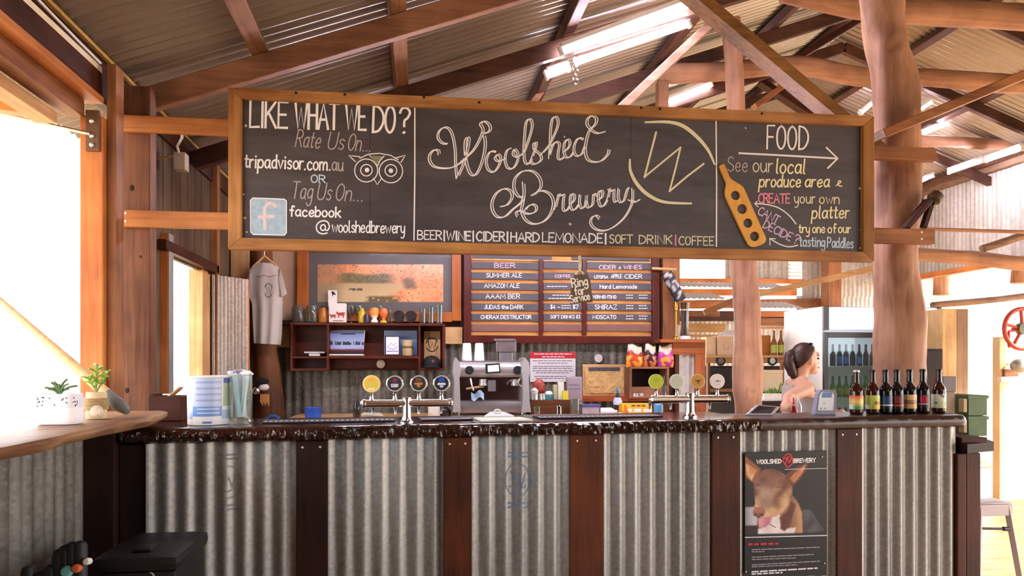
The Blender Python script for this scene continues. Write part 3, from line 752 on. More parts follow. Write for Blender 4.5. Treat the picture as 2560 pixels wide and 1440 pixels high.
# bar front core and right end
sR = cs_(2396)
q = [cpt(.0, -.45, .02), cpt(sR, -.28, .02), cpt(sR, -.03, .02), cpt(.0, -.03, .02)]
MB().hexa(q + [p + Vector((0, 0, ZB - .025)) for p in q]).build('carcass', WK('z'), bar)
for (xa, xb, of) in ((2394, 2416, .015), (2416, 2452, .0)):
    s0, s1 = cs_(xa, of), cs_(xb, of); q = [cpt(s0, -.25, 0), cpt(s1, -.25, 0), cpt(s1, of, 0), cpt(s0, of, 0)]
    MB().hexa([p + Vector((0, 0, .02)) for p in q] + [p + Vector((0, 0, .912)) for p in q], .006).build('end_board', WD('z'), bar)
# worktop slabs (live edge)
def slab(name, s0, s1, rough, bul, label, mat, n=220, back=-.46):
    mb = MB(); prof_n = 13; cols = 0
    ks = [s0 + (s1 - s0) * i / n for i in range(n + 1)]
    for s in ks:
        e = .05 + .016 * noise.noise(Vector((s * 1.3, 4, 0))) + bul(s)
        pr = [(back, 0), (-.2, 0), (e - .05, 0), (e - .014, -.002), (e - .004, -.009)]
        for j in range(5):
            t = j / 4; z = -.014 - t * .04
            nz = noise.noise(Vector((s * 40, z * 50, 1))) + .9 * noise.noise(Vector((s * 90, z * 120, 7)))
            pr.append((e + math.sin(math.pi * (t * .7 + .15)) * .008 + rough * nz, z + rough * .4 * noise.noise(Vector((s * 30, j, 9)))))
        pr += [(e - .02, -.062 + rough * .5 * noise.noise(Vector((s * 14, 1, 1)))), (-.1, -.063), (back, -.063)]
        for (o_, z_) in pr: mb.v.append(tuple(cpt(s, o_, ZT + z_)))
    m = 13
    for i in range(n):
        for j in range(m - 1): mb.f.append((i*m + j, i*m + j + 1, (i+1)*m + j + 1, (i+1)*m + j))
        mb.f.append((i*m + m - 1, i*m, (i+1)*m, (i+1)*m + m - 1))
    mb.f.append(tuple(range(m))[::-1]); mb.f.append(tuple(n*m + j for j in range(m)))
    o = mb.build(name, mat, None, True)
    return tag(o, label, 'worktop')
M_SLAB = wood('slab_wood', '#120805', '#3a1a10', 'x', .15, .6, .12)
sJ = cs_(1884)
def bulge(s):
    d = (s - cs_(1760)) / .22; return .045 * math.exp(-d * d) - (.03 * max(0, (.25 - s) / .25))
slab('bar_worktop', -.10, sJ, .0105, bulge, 'long glossy dark slab worktop with rough bark edge, left part of the bar', M_SLAB, 620)
def endround(s):
    L = cs_(2408); return -.06 * max(0, (s - (L - .07)) / .07) ** 3
slab('bar_worktop', sJ + .003, cs_(2408), .0012, endround, 'shorter smooth dark slab worktop under the beer bottles, right part of the bar', wood('slab_wood_satin', '#1c0d08', '#44221a', 'x', .32, .6, .12), 90, -.30)
# lower return shelf at the right end
q = [(2392, 1100), (2490, 1100)]
A0 = PZ(2404, 1098, .965); A1 = PZ(2488, 1104, .965)
o = thing('return_shelf', 'lower dark timber ledge projecting past the right end of the bar', 'shelf', (A0.x, A0.y, .93))
F0 = cpt(sR + .012, .045, 0); A1 = PZ(2490, 1104, .965)
pg = [(F0.x, F0.y), (A1.x - .03, A1.y - .02), (A1.x, A1.y + .02), (A1.x + .38, A1.y + .75), (3.10, A1.y + .75), (3.07, 3.74), (F0.x, 3.66)]
mb = MB(); n_ = len(pg)
mb.add([(x, y, .917) for x, y in pg] + [(x, y, .965) for x, y in pg], [tuple(range(n_))[::-1], tuple(range(n_, 2 * n_))] + [(i, (i+1) % n_, (i+1) % n_ + n_, i + n_) for i in range(n_)])
mb.build('slab', WK('x'), o)
MB().box((3.12, A1.y + .60, 0), (3.32, A1.y + .66, .9165), .005).build('support_board', W('z'), o)
MB().box((F0.x, F0.y + .04, .9655), (F0.x + .15, 3.66, .995), .004).build('upper_board', WD('x'), o)

# ink stamps on the iron
inkm = plain('blue_ink', '#6f83a0', .6, vary=.3, vs=60)
def onpanel(x0p):
    s00 = cs_(x0p)
    def f(px, py):
        q = cray(px, py, .0); s = (q - C0).dot(CE)
        return cpt(s, .0095 * math.cos(2 * math.pi * (s - s00) / CP) + .0012, q.z)
    return f
def dense(pts, step=3.0):
    out = []
    for i in range(len(pts) - 1):
        a_, b_ = pts[i], pts[i+1]; n = max(1, int(math.hypot(b_[0]-a_[0], b_[1]-a_[1]) / step))
        out += [(a_[0] + (b_[0]-a_[0])*j/n, a_[1] + (b_[1]-a_[1])*j/n) for j in range(n)]
    return out + [pts[-1]]
for (cx, cy, x0p, mt) in ((1295, 1200, 1178, inkm), (570, 1205, 366, plain('blue_ink_faint', '#8a8a90', .6, vary=.2, vs=60))):
    f = onpanel(x0p); mb = MB()
    ribbon(mb, dense(circ(cx, cy, 32, 40, 40) + [(cx + 32, cy)]), 3, f)
    for st in ([(cx-16, cy-22), (cx-8, cy+4), (cx+3, cy-12), (cx+10, cy+14), (cx+18, cy-16)], [(cx-20, cy+16), (cx, cy+24), (cx+20, cy+16)]): ribbon(mb, dense(st), 3.5, f)
    for ty in (cy - 68, cy - 58, cy + 58, cy + 68):
        for k in range(4): ribbon(mb, dense([(cx - 24 + k*13, ty), (cx - 15 + k*13, ty)], 2), 5, f)
    mb.build('ink_stamp', mt, bar)
# ================================================================== CHALKBOARD SIGN
YS = 3.66
def B(px, py): return PY(px, py, YS - .0015)
sg = thing('chalkboard_sign', 'wide framed chalkboard sign hanging above the bar', 'sign', PY(1380, 640, YS))
TL, TR, BR, BL = (570, 218), (2186, 290), (2186, 654), (570, 622)
ITL, ITR, IBR, IBL = (603, 246), (2159, 314), (2159, 629), (603, 594)
def pan(quad, yf, yb, name, mat, parent, bev=.003):
    f = [PY(x, y, yf) for (x, y) in quad]; b = [Vector((p.x, yb, p.z)) for p in f]
    return MB().hexa(f + b, bev).build(name, mat, parent)
def chalkpaint():
    m, nt, b = newmat('chalkboard_paint'); lv = locvec(nt); mp = nt.nodes.new('ShaderNodeMapping'); mp.inputs['Scale'].default_value = (1.6, 5, 7)
    n = nt.nodes.new('ShaderNodeTexNoise'); n.inputs['Scale'].default_value = 1; n.inputs['Detail'].default_value = 7; n.inputs['Roughness'].default_value = .7
    nt.links.new(lv, mp.inputs['Vector']); nt.links.new(mp.outputs['Vector'], n.inputs['Vector'])
    rp = nt.nodes.new('ShaderNodeValToRGB'); e = rp.color_ramp.elements; e[0].position = .32; e[0].color = lin4('#383236'); e[1].position = .75; e[1].color = lin4('#5a5358')
    nt.links.new(n.outputs['Fac'], rp.inputs['Fac']); nt.links.new(rp.outputs['Color'], b.inputs['Base Color']); b.inputs['Roughness'].default_value = .48
    return m
chalkb = chalkpaint()
# three plywood sheets of the board
for (xa, xb) in ((598, 925), (925, 1577), (1577, 2164)):
    def yt(x): return 238 + (x - 598) * (307 - 238) / (2164 - 598)
    def yb_(x): return 600 + (x - 598) * (636 - 600) / (2164 - 598)
    pan([(xa + .4, yb_(xa)), (xb - .4, yb_(xb)), (xb - .4, yt(xb)), (xa + .4, yt(xa))], YS, YS + .012, 'board_sheet', chalkb, sg, 0)
pan([(590, 608), (2170, 642), (2170, 300), (590, 232)], YS + .0125, YS + .02, 'backing_sheet', WD('x'), sg, 0)
FR = lambda a_: wood('sign_frame', '#7d4d28', '#c48e56', a_, .5)
pan([TL, TR, ITR, ITL][::-1] if False else [ITL, ITR, TR, TL], YS - .028, YS + .02, 'frame_rail', FR('x'), sg)
pan([BL, BR, IBR, IBL], YS - .028, YS + .02, 'frame_rail', FR('x'), sg)
pan([TL, BL, IBL, ITL], YS - .028, YS + .02, 'frame_stile', FR('z'), sg)
pan([ITR, IBR, BR, TR], YS - .028, YS + .02, 'frame_stile', wood('sign_frame_dark', '#6b4420', '#a8763a', 'z', .5), sg)
for (x, y) in ((740, 232), (862, 236), (1060, 243), (1198, 256), (1603, 270), (1650, 272), (1905, 284)):
    MB().ball(PY(x, y, YS - .028), .007, 8, 5, (1, .4, 1)).build('nail_head', WK('x'), sg)
for (x, y, m_) in ((614, 314, 1), (609, 486, 0), (612, 545, 1), (617, 580, 0), (1411, 342, 0), (1425, 560, 1), (2150, 471, 1), (2152, 575, 0), (2150, 620, 0), (1864, 320, 0)):
    MB().ball(PY(x, y, YS), .008 if m_ else .005, 8, 5, (1, .5, 1)).build('screw', M_SCREW, sg)
CH = plain('chalk_white', '#f2f2fa', .9, vary=.06, vs=120)
CHG = plain('chalk_grey', '#b9b0b2', .9, vary=.18, vs=150)
CHY = plain('chalk_yellow', '#f3ecc0', .9, vary=.08, vs=120)
CHC = plain('chalk_cream', '#e2dfc2', .9, vary=.1, vs=120)
CHP = plain('chalk_pink', '#e88fae', .9, vary=.15, vs=120)
CHB = plain('chalk_blue', '#c3dcf2', .9, vary=.1, vs=120)
CHV = plain('chalk_violet', '#dcc3e6', .9, vary=.1, vs=120)
wr_ = lambda t, x0, y0, x1, y1, h, wd, m=CH, **k: write(t, x0, y0, x1, y1, h, wd, B, m, sg, jit=.4, **k)
wr_('LIKE', 625, 318, 718, 320, 64, 6, gap=1.4); wr_('WHAT', 738, 321, 846, 323, 64, 6.4, gap=1.2); wr_('WE', 864, 324, 914, 325, 64, 6.4, gap=1.2); wr_('DO', 932, 330, 986, 332, 66, 6, gap=1.2); wr_('?', 997, 333, 1023, 334, 64, 6)
wr_('Rate', 738, 366, 798, 371, 42, 2.8, CHG, slant=.2); wr_('Us', 818, 372, 858, 374, 42, 2.8, CHG, slant=.2); wr_('On...', 868, 375, 926, 379, 42, 2.8, CHG, slant=.2)
wr_('tripadvisor', 612, 418, 758, 423, 33, 4.2, gap=1.5); wr_('.com.', 760, 424, 826, 426, 33, 4); wr_('au', 830, 426, 857, 427, 33, 3.2, CHG)
wr_('OR', 778, 456, 813, 457, 19, 3, CHB)
wr_('Tag', 728, 496, 780, 498, 42, 2.8, CHG, slant=.2); wr_('Us', 792, 498, 826, 500, 42, 2.8, CHG, slant=.2); wr_('On...', 838, 501, 906, 503, 42, 2.8, CHG, slant=.2)
wr_('facebook', 725, 540, 851, 543, 25, 4)
wr_('@', 790, 582, 824, 583, 32, 3.4); wr_('woolshedbrewery', 830, 580, 1012, 583, 29, 3.2, gap=1.4)
for (xa, ya, xb, yb2) in ((1037, 268, 1035, 600), (1790, 300, 1791, 616)):
    mb = MB(); ribbon(mb, [(xa, ya), ((xa + xb) / 2 + 1, (ya + yb2) / 2), (xb, yb2)], 3.4, B); mb.build('chalk_line', CH, sg)
wr_('BEER', 1044, 598, 1104, 599, 22, 3.0); wr_('|', 1107, 599, 1114, 599, 20, 4); wr_('WINE', 1117, 600, 1176, 601, 22, 4); wr_('|', 1180, 601, 1186, 601, 20, 4)
wr_('CIDER', 1191, 602, 1262, 603, 23, 3.6); wr_('|', 1266, 603, 1272, 603, 20, 4.4); wr_('HARD', 1277, 604, 1348, 605, 23, 3.6, gap=1.4); wr_('LEMONADE', 1356, 605, 1506, 607, 23, 3.4, gap=1.4)
wr_('|', 1511, 607, 1517, 607, 20, 4.4); wr_('SOFT', 1524, 608, 1582, 608, 21, 2.8, CHC); wr_('DRINK', 1598, 609, 1680, 610, 21, 2.8, CHC); wr_('|', 1686, 611, 1692, 611, 20, 4, CHP); wr_('COFFEE', 1697, 612, 1784, 613, 21, 2.8, CHC)
# cursive name
def Z6(l): return [(1020 + x / 3.2, 240 + y / 3.2) for (x, y) in l]
CUR = [
 [(240,470),(235,440),(200,435),(168,470),(165,520),(200,565),(270,580),(340,575),(400,545),(450,500),(520,430),(570,340),(592,270),(572,228),(600,205),(640,230),(650,270),(620,300),(592,290)],
 [(310,385),(270,380),(235,340),(240,290),(280,255),(320,265),(350,320),(370,430),(375,560),(385,660)],
 [(385,660),(430,560),(465,440),(480,350),(466,335),(450,370),(450,450),(460,540),(490,620),(530,635),(570,570),(600,470),(610,380),(600,310)],
 [(700,450),(650,450),(620,520),(635,590),(680,610),(720,560),(735,500),(715,470),(690,500),(720,525),(780,500)],
 [(820,420),(785,440),(770,510),(790,575),(835,580),(870,520),(870,460),(845,430),(835,470),(870,490),(915,460)],
 [(915,470),(950,380),(985,260),(980,200),(955,190),(935,230),(925,340),(920,450),(930,530),(960,545),(985,500)],
 [(985,500),(1010,430),(1020,380),(1000,385),(1005,430),(1050,470),(1060,510),(1030,540),(990,545),(975,520)],
 [(1060,470),(1120,400),(1170,300),(1195,220),(1180,170),(1150,185),(1135,260),(1130,380),(1125,500)],
 [(1125,480),(1150,400),(1180,370),(1205,390),(1195,450),(1195,500),(1220,510),(1240,490)],
 [(1240,450),(1275,420),(1290,375),(1270,350),(1245,380),(1240,440),(1255,490),(1290,490),(1320,450)],
 [(1400,350),(1360,340),(1330,380),(1320,440),(1340,480),(1380,470),(1410,400)],
 [(1575,285),(1510,300),(1460,275),(1425,230),(1430,185),(1465,160),(1500,185),(1490,230),(1460,260),(1435,300),(1415,380),(1410,450),(1430,510),(1480,530),(1540,520),(1590,470),(1600,430)],
 [(740,885),(790,870),(825,810),(810,760),(760,745),(700,780),(665,850),(670,920),(710,970),(770,965),(830,910),(900,850),(920,780),(915,690)],
 [(915,815),(870,800),(840,740),(850,660),(910,605),(990,605),(1045,660),(1055,730),(1010,785),(985,795),(1060,760),(1130,790),(1155,860),(1130,950),(1070,1010),(990,1025),(930,990),(900,920),(910,860),(920,790)],
 [(870,965),(860,935),(890,920),(950,945),(1010,930),(1020,890),(990,870),(950,890),(930,920)],
 [(1170,910),(1190,830),(1200,790),(1215,800),(1240,795),(1235,850),(1235,910),(1260,920),(1290,880)],
 [(1290,870),(1320,840),(1325,800),(1300,790),(1290,840),(1300,905),(1330,910),(1360,870)],
 [(1370,790),(1365,850),(1380,900),(1410,880),(1420,800),(1420,850),(1435,895),(1470,870),(1480,790),(1510,800)],
 [(1510,840),(1545,810),(1550,770),(1525,765),(1515,820),(1530,880),(1560,880),(1590,830)],
 [(1590,830),(1605,770),(1600,745),(1620,765),(1640,755),(1640,820),(1650,850),(1670,840)],
 [(1680,740),(1675,810),(1690,850),(1720,840),(1745,760),(1760,735)],
 [(1790,740),(1790,830),(1770,900),(1720,980),(1640,1050),(1560,1080),(1490,1065),(1455,1020),(1465,975),(1500,960),(1525,985)],
 [(1760,830),(1810,850),(1850,830)]]
def cursive(rng, label):
    mb = MB()
    for l in rng:
        p = catmull(Z6(l), 7)
        ribbon(mb, p, 3.0, B)
        big = len(l) > 12
        ribbon(mb, [(x + (5.5 if big else 4.6), y + (-1.6 if big else -2.0)) for (x, y) in p][2:-2], 2.4, B)
    mb.build('chalk_lettering', CH, sg)
cursive(CUR[:12], ''); cursive(CUR[12:], '')
# W emblem in its broken ring
mb = MB()
ribbon(mb, Z6([(1985,290),(1938,470),(1892,650)]), 5, B); ribbon(mb, Z6([(1892,648),(2040,525),(2180,412)]), 4.4, B)
ribbon(mb, Z6([(2180,412),(2140,580),(2092,762)]), 4.6, B); ribbon(mb, Z6([(2092,762),(2230,645),(2365,542)]), 4.8, B)
ribbon(mb, catmull(Z6([(1905,210),(2080,208),(2200,240),(2310,325),(2400,432),(2450,540)]), 8), 9.5, B, .55)
ribbon(mb, catmull(Z6([(1775,515),(1780,600),(1830,700),(1920,790),(2050,848),(2260,860)]), 8), 9, B, .5)
mb.build('chalk_emblem', CHC, sg)
# owl drawing
def Z5(l): return [(560 + x / 3.272, 200 + y / 3.272) for (x, y) in l]
mb = MB()
for (cx, cy, r, n_) in ((1163, 740, 94, 40), (1365, 745, 96, 40), (1165, 738, 47, 26), (1365, 740, 48, 26)): ribbon(mb, Z5(circ(cx, cy, r, n_) + [(cx + r, cy)]), 2.6, B)
for l in ([(1075,668),(1045,640),(1020,618),(1062,622),(1112,628)], [(1110,640),(1180,607),(1270,600),(1360,615),(1425,652)], [(1395,640),(1440,628),(1482,616),(1465,645),(1448,672)], [(1222,805),(1255,855),(1288,805)], [(1190,617),(1235,660),(1252,700)], [(1310,622),(1275,660),(1258,700)]): ribbon(mb, Z5(l), 2.4, B)
for c in ((1170, 736), (1365, 742)):
    k = len(mb.v); p = Z5(circ(c[0], c[1], 19, 16)); mb.v += [tuple(B(*q)) for q in p]; mb.f.append(tuple(k + i for i in range(16))[::-1])
mb.build('chalk_owl', CH, sg)
shape('chalk_fill', [Z5([(1195, 620), (1310, 624), (1252, 695)])], B, .0004, (0, -1, 0), plain('chalk_olive', '#8d8a72', .9), sg)
# square with the letter f
rr = [(632, 495), (711, 498), (716, 503), (716, 582), (711, 588), (633, 586), (627, 580), (626, 501)]
shape('chalk_square', [rr], B, .0006, (0, -1, 0), plain('chalk_skyblue', '#a9c4dc', .9, vary=.12, vs=60), sg)
mb = MB(); B2 = lambda x, y: PY(x, y, YS - .003)
ribbon(mb, rr + [rr[0]], 2.8, B2)
mb.build('chalk_outline', CH, sg)
mb = MB(); ribbon(mb, catmull([(690, 516), (676, 508), (664, 516), (661, 536), (663, 572)], 6), 9, B2); ribbon(mb, [(648, 543), (684, 541)], 8, B2)
mb.build('chalk_lettering', plain('chalk_rose', '#e2d0d8', .9, vary=.12, vs=80), sg)
# food column
wr_('FOOD', 1918, 372, 2020, 374, 58, 4.6, gap=1.8)
mb = MB(); ribbon(mb, [(1848, 383), (1930, 387), (2090, 396)], 4.6, B); ribbon(mb, [(2066, 369), (2094, 396), (2070, 420)], 4.4, B); mb.build('chalk_arrow', CH, sg)
wr_('See', 1819, 428, 1868, 429, 36, 2.6, CHG); wr_('our', 1882, 429, 1932, 430, 36, 2.8, CHC); wr_('local', 1940, 433, 2012, 434, 36, 4, CHY, slant=.08)
wr_('produce', 1898, 467, 2000, 467, 30, 3.8, CHY, slant=.12); wr_('area', 2012, 467, 2072, 467, 30, 3.8, CHY, slant=.12); wr_('&', 2090, 467, 2106, 467, 24, 3, CHY)
wr_('CREATE', 1896, 507, 1974, 508, 23, 3.6, CHP, gap=1.3); wr_('your', 1986, 508, 2038, 508, 26, 2.8, CHC); wr_('own', 2048, 509, 2098, 509, 26, 2.8, CHC)
wr_('platter', 2030, 546, 2122, 545, 31, 3.6, CHY, slant=.1)
wr_('CANT', 1893, 534, 1942, 560, 20, 2.8, CHV, gap=1.4); wr_('DECIDE', 1906, 568, 1974, 602, 20, 2.8, CHV, gap=1.4); wr_('?', 1981, 606, 1992, 611, 23, 2.8, CHV)
wr_('try', 1997, 582, 2024, 582, 22, 3, CHY); wr_('one', 2031, 582, 2062, 582, 22, 3, CHY); wr_('of', 2070, 582, 2090, 582, 22, 3, CHY); wr_('our', 2096, 582, 2127, 582, 22, 3, CHY)
wr_('tasting', 1999, 616, 2062, 617, 25, 3, CHB); wr_('Paddles', 2068, 618, 2133, 620, 25, 3, CHB)
mb = MB(); ribbon(mb, catmull([(1990, 560), (1972, 538), (1945, 519), (1915, 511), (1888, 509)], 6), 3, B); ribbon(mb, [(1893, 503), (1887, 509), (1895, 517)], 2.6, B)
ribbon(mb, catmull([(1994, 613), (1972, 617), (1948, 610), (1926, 597)], 6), 3, B); ribbon(mb, [(1925, 612), (1924, 596), (1938, 597)], 2.6, B); mb.build('chalk_arrow', CH, sg)
# braces carrying the sign
def brace(x0, y0, x1, y1, yf, yb, label, mat, screws):
    q0 = PY(x0, y0, yf); q1 = PY(x1, y1, yf); c = (q0 + q1) / 2
    o = thing('sign_brace', label, 'brace', c, None)
    MB().box((q0.x, yf, q1.z), (q1.x, yb, q0.z), .004).build('plank', mat, o)
    for (x, y) in screws: MB().ball(PY(x, y, yf), .007, 8, 5, (1, .5, 1)).build('screw', M_SCREW, o)
WO2 = wood('brace_orange', '#94562c', '#c98a54', 'x', .5)
brace(299, 286, 600, 338, 3.684, 3.718, 'upper left plank holding the chalkboard to the square post', WO2, ((306, 295),))
brace(301, 524, 600, 573, 3.684, 3.718, 'lower left plank holding the chalkboard to the square post', WO2, ((315, 533), (315, 553)))
brace(2160, 362, 2342, 402, 3.684, 3.73, 'upper right plank holding the chalkboard to the trunk post', W('x'), ())
brace(2160, 568, 2338, 610, 3.684, 3.73, 'lower right plank holding the chalkboard to the trunk post', W('x'), ((2304, 580), (2304, 597)))
# small lamp bracket on the trunk post's right
o = thing('bracket_horn', 'dark timber off-cut bracket on the right of the trunk post', 'bracket', PY(2290, 560, 3.9))
MB().beam(PY(2262, 572, 3.78), PY(2322, 500, 3.78), .03, .06, (0, 1, 0)).build('arm', WD('x'), o)
MB().beam(PY(2308, 570, 3.80), PY(2330, 500, 3.80), .03, .035, (0, 1, 0)).build('arm', WD('x'), o)
MB().lathe([(.022, 0), (.04, .02), (.036, .06), (.02, .07)], PY(2328, 505, 3.78), 14, (.5, 0, .5)).build('cup', wood('olive_wood', '#3a2c1c', '#6b5738', 'z'), o)
# tasting paddle on the board
def Z7(l): return [(1760 + x / 3.6, 260 + y / 3.6) for (x, y) in l]
out = [(130,565),(140,556),(166,546),(176,551),(196,598),(215,650),(232,678),(262,700),(300,722),(332,742),(350,764),(364,795),(545,1205),(548,1226),(536,1252),(500,1274),(446,1290),(412,1288),(392,1272),(360,1212),(190,848),(182,812),(184,770),(194,734),(190,706),(170,664),(148,612)]
pd = shape('tasting_paddle', [Z7(out), Z7(circ(275, 828, 42, 24)), Z7(circ(334, 950, 45, 24)), Z7(circ(386, 1076, 42, 24)), Z7(circ(446, 1195, 43, 24))], B, .014, (0, -1, 0), wood('paddle_pine', '#c98c36', '#efb860', 'z', .45))
tag(pd, 'pale wooden beer tasting paddle with four holes fixed on the chalkboard', 'paddle')
# ring for service tag on its rope
YRG = 3.60
def RG(x, y): return PY(x, y, YRG)
o = thing('ring_sign', 'small dark wooden tag reading Ring for Service on a rope', 'sign', RG(1450, 700))
shape('tag_board', [[(1434, 688), (1466, 686), (1474, 700), (1480, 755), (1425, 760), (1428, 700)]], RG, .014, (0, -1, 0), wood('tag_wood', '#4a3d30', '#75644f', 'z', .6), o)
RG2 = lambda x, y: PY(x, y, YRG - .0155)
TW = plain('paint_white', '#f6f3ea', .7, vary=.03)
write('Ring', 1431, 718, 1470, 712, 21, 3.4, RG2, TW, o, 'painted_lettering'); write('for', 1438, 738, 1462, 735, 21, 3.2, RG2, TW, o, 'painted_lettering'); write('Service', 1427, 757, 1475, 748, 18, 3.0, RG2, TW, o, 'painted_lettering', gap=1.3)
MB().tube([PY(1449, 640, 3.62), PY(1450, 660, 3.61), PY(1450, 686, 3.60)], .007, 8).build('rope', plain('rope', '#d9cba2', .9, vary=.25, vs=90), o)
MB().tube([PY(1449 + 9*math.cos(t), 686 + 8*math.sin(t), 3.592) for t in [i*math.pi/6 for i in range(12)]], .006, 8, closed=True).build('knot', plain('rope', '#d9cba2', .9), o)

# ================================================================== POSTER ON THE BAR FRONT
PO = .0135
def PP(px, py): return cray(px, py, PO)
ps = thing('dog_poster', 'black poster with a photo of a brown and white dog on the bar front', 'poster', cray(1964, 1440, PO))
LX, RX = 1862, 2067
def yl(x, y): return y - (x - LX) / (RX - LX) * 5.0
def pz(u, v): return PP(LX + u * (RX - LX), yl(LX + u * (RX - LX), 1131 + v * (1443 - 1131)))
mb = MB(); k = 0
cor = [pz(0, 1), pz(1, 1), pz(1, 0), pz(0, 0)]
bk = [p - CN * .003 for p in cor]
MB().hexa([p + CN * 0 for p in cor] + bk).build('backing', plain('poster_black', '#121014', .6, vary=.05), ps)
# dog picture as printed colour
def zp(l): return [((x - 100) / 865., (y - 120) / 1310.) for (x, y) in l]
EARL = zp([(85,145),(270,300),(215,400),(180,440),(110,380),(95,300)]); EARLi = zp([(110,230),(225,310),(170,420),(120,350)])
EARR = zp([(770,235),(740,330),(660,440),(600,490),(540,420),(520,370),(620,300)]); EARRi = zp([(745,265),(700,360),(620,450),(570,410),(640,330)])
HEAD = zp([(190,430),(230,350),(300,305),(400,300),(480,330),(550,390),(600,480),(600,560),(560,680),(500,760),(420,800),(330,820),(250,800),(190,780),(180,740),(210,660),(200,560)])
MUZ = zp([(230,640),(300,560),(420,540),(540,540),(560,640),(500,760),(400,800),(330,800),(320,700)])
NOSE = zp([(180,740),(210,700),(290,690),(320,740),(300,795),(230,805),(190,785)])
NECK = zp([(600,580),(660,660),(700,760),(705,860),(710,985),(240,1010),(235,860),(260,800),(420,780),(520,740),(560,660)])
CHEST = zp([(330,900),(390,800),(470,780),(470,850),(480,940),(640,920),(620,985),(240,1010),(240,930)])
PATCH = zp([(590,640),(640,690),(600,800),(590,880),(520,960),(470,930),(480,860),(460,820),(540,750)])
TONG = zp([(235,815),(360,800),(400,770),(370,870),(310,915),(250,910)])
cc = {k_: lin(v_) for k_, v_ in dict(bg='#19151a', bg2='#3a3f45', br='#7d4c3c', br2='#a87860', tan='#d8a973', ear='#b8683a', eari='#d98a52', nose='#9c6657', wh='#f6ecec', pat='#5f2c22', tong='#e2a3ae', red='#c3182c', grey='#8a8890', ln='#d0cdd2').items()}
def dog1(x, y):
    sm = lambda e, w_, q: max(0., min(1., (q - e) / w_ + .5))
    f1 = noise.noise(Vector((x*9, y*11, 2))); f2 = noise.noise(Vector((x*26, y*40, 6)))
    c = lin('#0f0c12')
    if y > .655: return lin('#0b090d')
    if y < .138: c = lin('#0e0e14')
    elif inpoly(x, y, zp([(700,740),(790,735),(940,965),(720,985)])): c = mixc(lin('#5d5c66'), lin('#2b2a30'), .5 + f1)
    elif x < .15 and .44 < y < .60: c = mixc(lin('#8f8d98'), lin('#c9c8d2'), sm(.06, .1, x))
    if x < .16 and .585 < y < .65: c = lin('#2a1610')
    if inpoly(x, y, NECK): c = mixc(mixc(cc['br'], cc['br2'], .5 + f1), cc['tan'], sm(.62, .1, x) * .7)
    if inpoly(x, y, CHEST): c = mixc(cc['wh'], lin('#d9c6c6'), .3 + f1 * .6)
    if inpoly(x, y, PATCH): c = mixc(cc['pat'], cc['br'], .35 + f1)
    if inpoly(x, y, HEAD):
        t = sm(.38, .16, y + .12 * f1) * (1 - .25 * sm(.5, .1, x))
        c = mixc(mixc(lin('#6d4032'), lin('#96664f'), .5 + f1 + .4 * f2), mixc(lin('#b98a64'), lin('#e0b988'), .5 + f1 + .4 * f2), t)
        c = mixc(c, lin('#b59a92'), .45 * (1 - sm(.09, .06, abs(x - .25))) * (1 - sm(.10, .08, abs(y - .36))))
    for (ex, ey, rx_) in ((240, 470, .05), (440, 492, .06)):
        dx = (x - (ex-100)/865.) / rx_; dy = (y - (ey-120)/1310.) / .022
        c = mixc(c, lin('#c08a5c'), .8 * max(0, 1 - math.hypot(dx, dy - .8)))
        c = mixc(c, lin('#4a261e'), .9 * max(0, 1 - math.hypot(dx * 1.2, dy * 2.2)))
    if inpoly(x, y, NOSE): c = mixc(lin('#a8705f'), lin('#7d4b40'), sm(.49, .03, y))
    if inpoly(x, y, zp([(195,768),(222,758),(225,782),(200,785)])) or inpoly(x, y, zp([(255,772),(290,762),(285,790),(258,788)])): c = lin('#4d2422')
    if inpoly(x, y, TONG): c = mixc(cc['tong'], lin('#c9788a'), .3 + f1)
    if inpoly(x, y, EARL): c = lin('#9a5a3a')
    if inpoly(x, y, EARLi): c = mixc(lin('#d08a56'), lin('#f0cfa0'), .4 + f1 + f2 * .4)
    if inpoly(x, y, EARR): c = lin('#6d3f2c')
    if inpoly(x, y, EARRi): c = mixc(lin('#a85a34'), lin('#e09a64'), .5 + f1 + f2 * .4)
    return c
def dogc(u, v):
    a_ = [0., 0., 0.]
    for (dx, dy) in ((0, 0), (.007, .003), (-.007, -.003), (.003, -.005), (-.003, .005)):
        c = dog1(u + dx + .004 * noise.noise(Vector((u*60, v*60, 1))), v + dy)
        for k in range(3): a_[k] += c[k] / 5
    return tuple(a_)
board_print('photo_print', lambda u, v: pz(u, v) + CN * .0006, .004, .004, .996, .70, 130, 150, lambda u, v: dogc(.004 + u*.992, .004 + v*.696), vcolmat('print_satin', .55), ps)
PZ2 = lambda x, y: pz((x - 100) / 865., (y - 120) / 1310.) + CN * .0015
PW = plain('print_white', '#efeef0', .5, vary=0); PR = plain('print_red', '#d0172c', .5, vary=0)
write('WOOLSHED', 225, 243, 482, 240, 40, 11, PZ2, PW, ps, 'printed_lettering', gap=2.2); write('BREWERY', 615, 240, 842, 238, 40, 11, PZ2, PW, ps, 'printed_lettering', gap=2.2)
mb = MB()
for l in ([(500,190),(540,150),(580,155),(598,200),(600,245)], [(520,255),(545,285),(585,265),(605,230)], [(498,215),(525,250),(545,180),(565,240),(585,190)], [(510,200),(570,170)]): ribbon(mb, catmull(l, 5), 13, PZ2)
mb.build('red_emblem', PR, ps)
mb = MB(); ribbon(mb, [(520, 308), (965, 308)], 5, PZ2); ribbon(mb, [(102, 1012), (965, 1012)], 9, PZ2); mb.build('white_rule', PW, ps)
mb = MB(); ribbon(mb, [(365, 880), (425, 915)], 5, PZ2); mb.build('whisker_line', M_BLACK, ps)
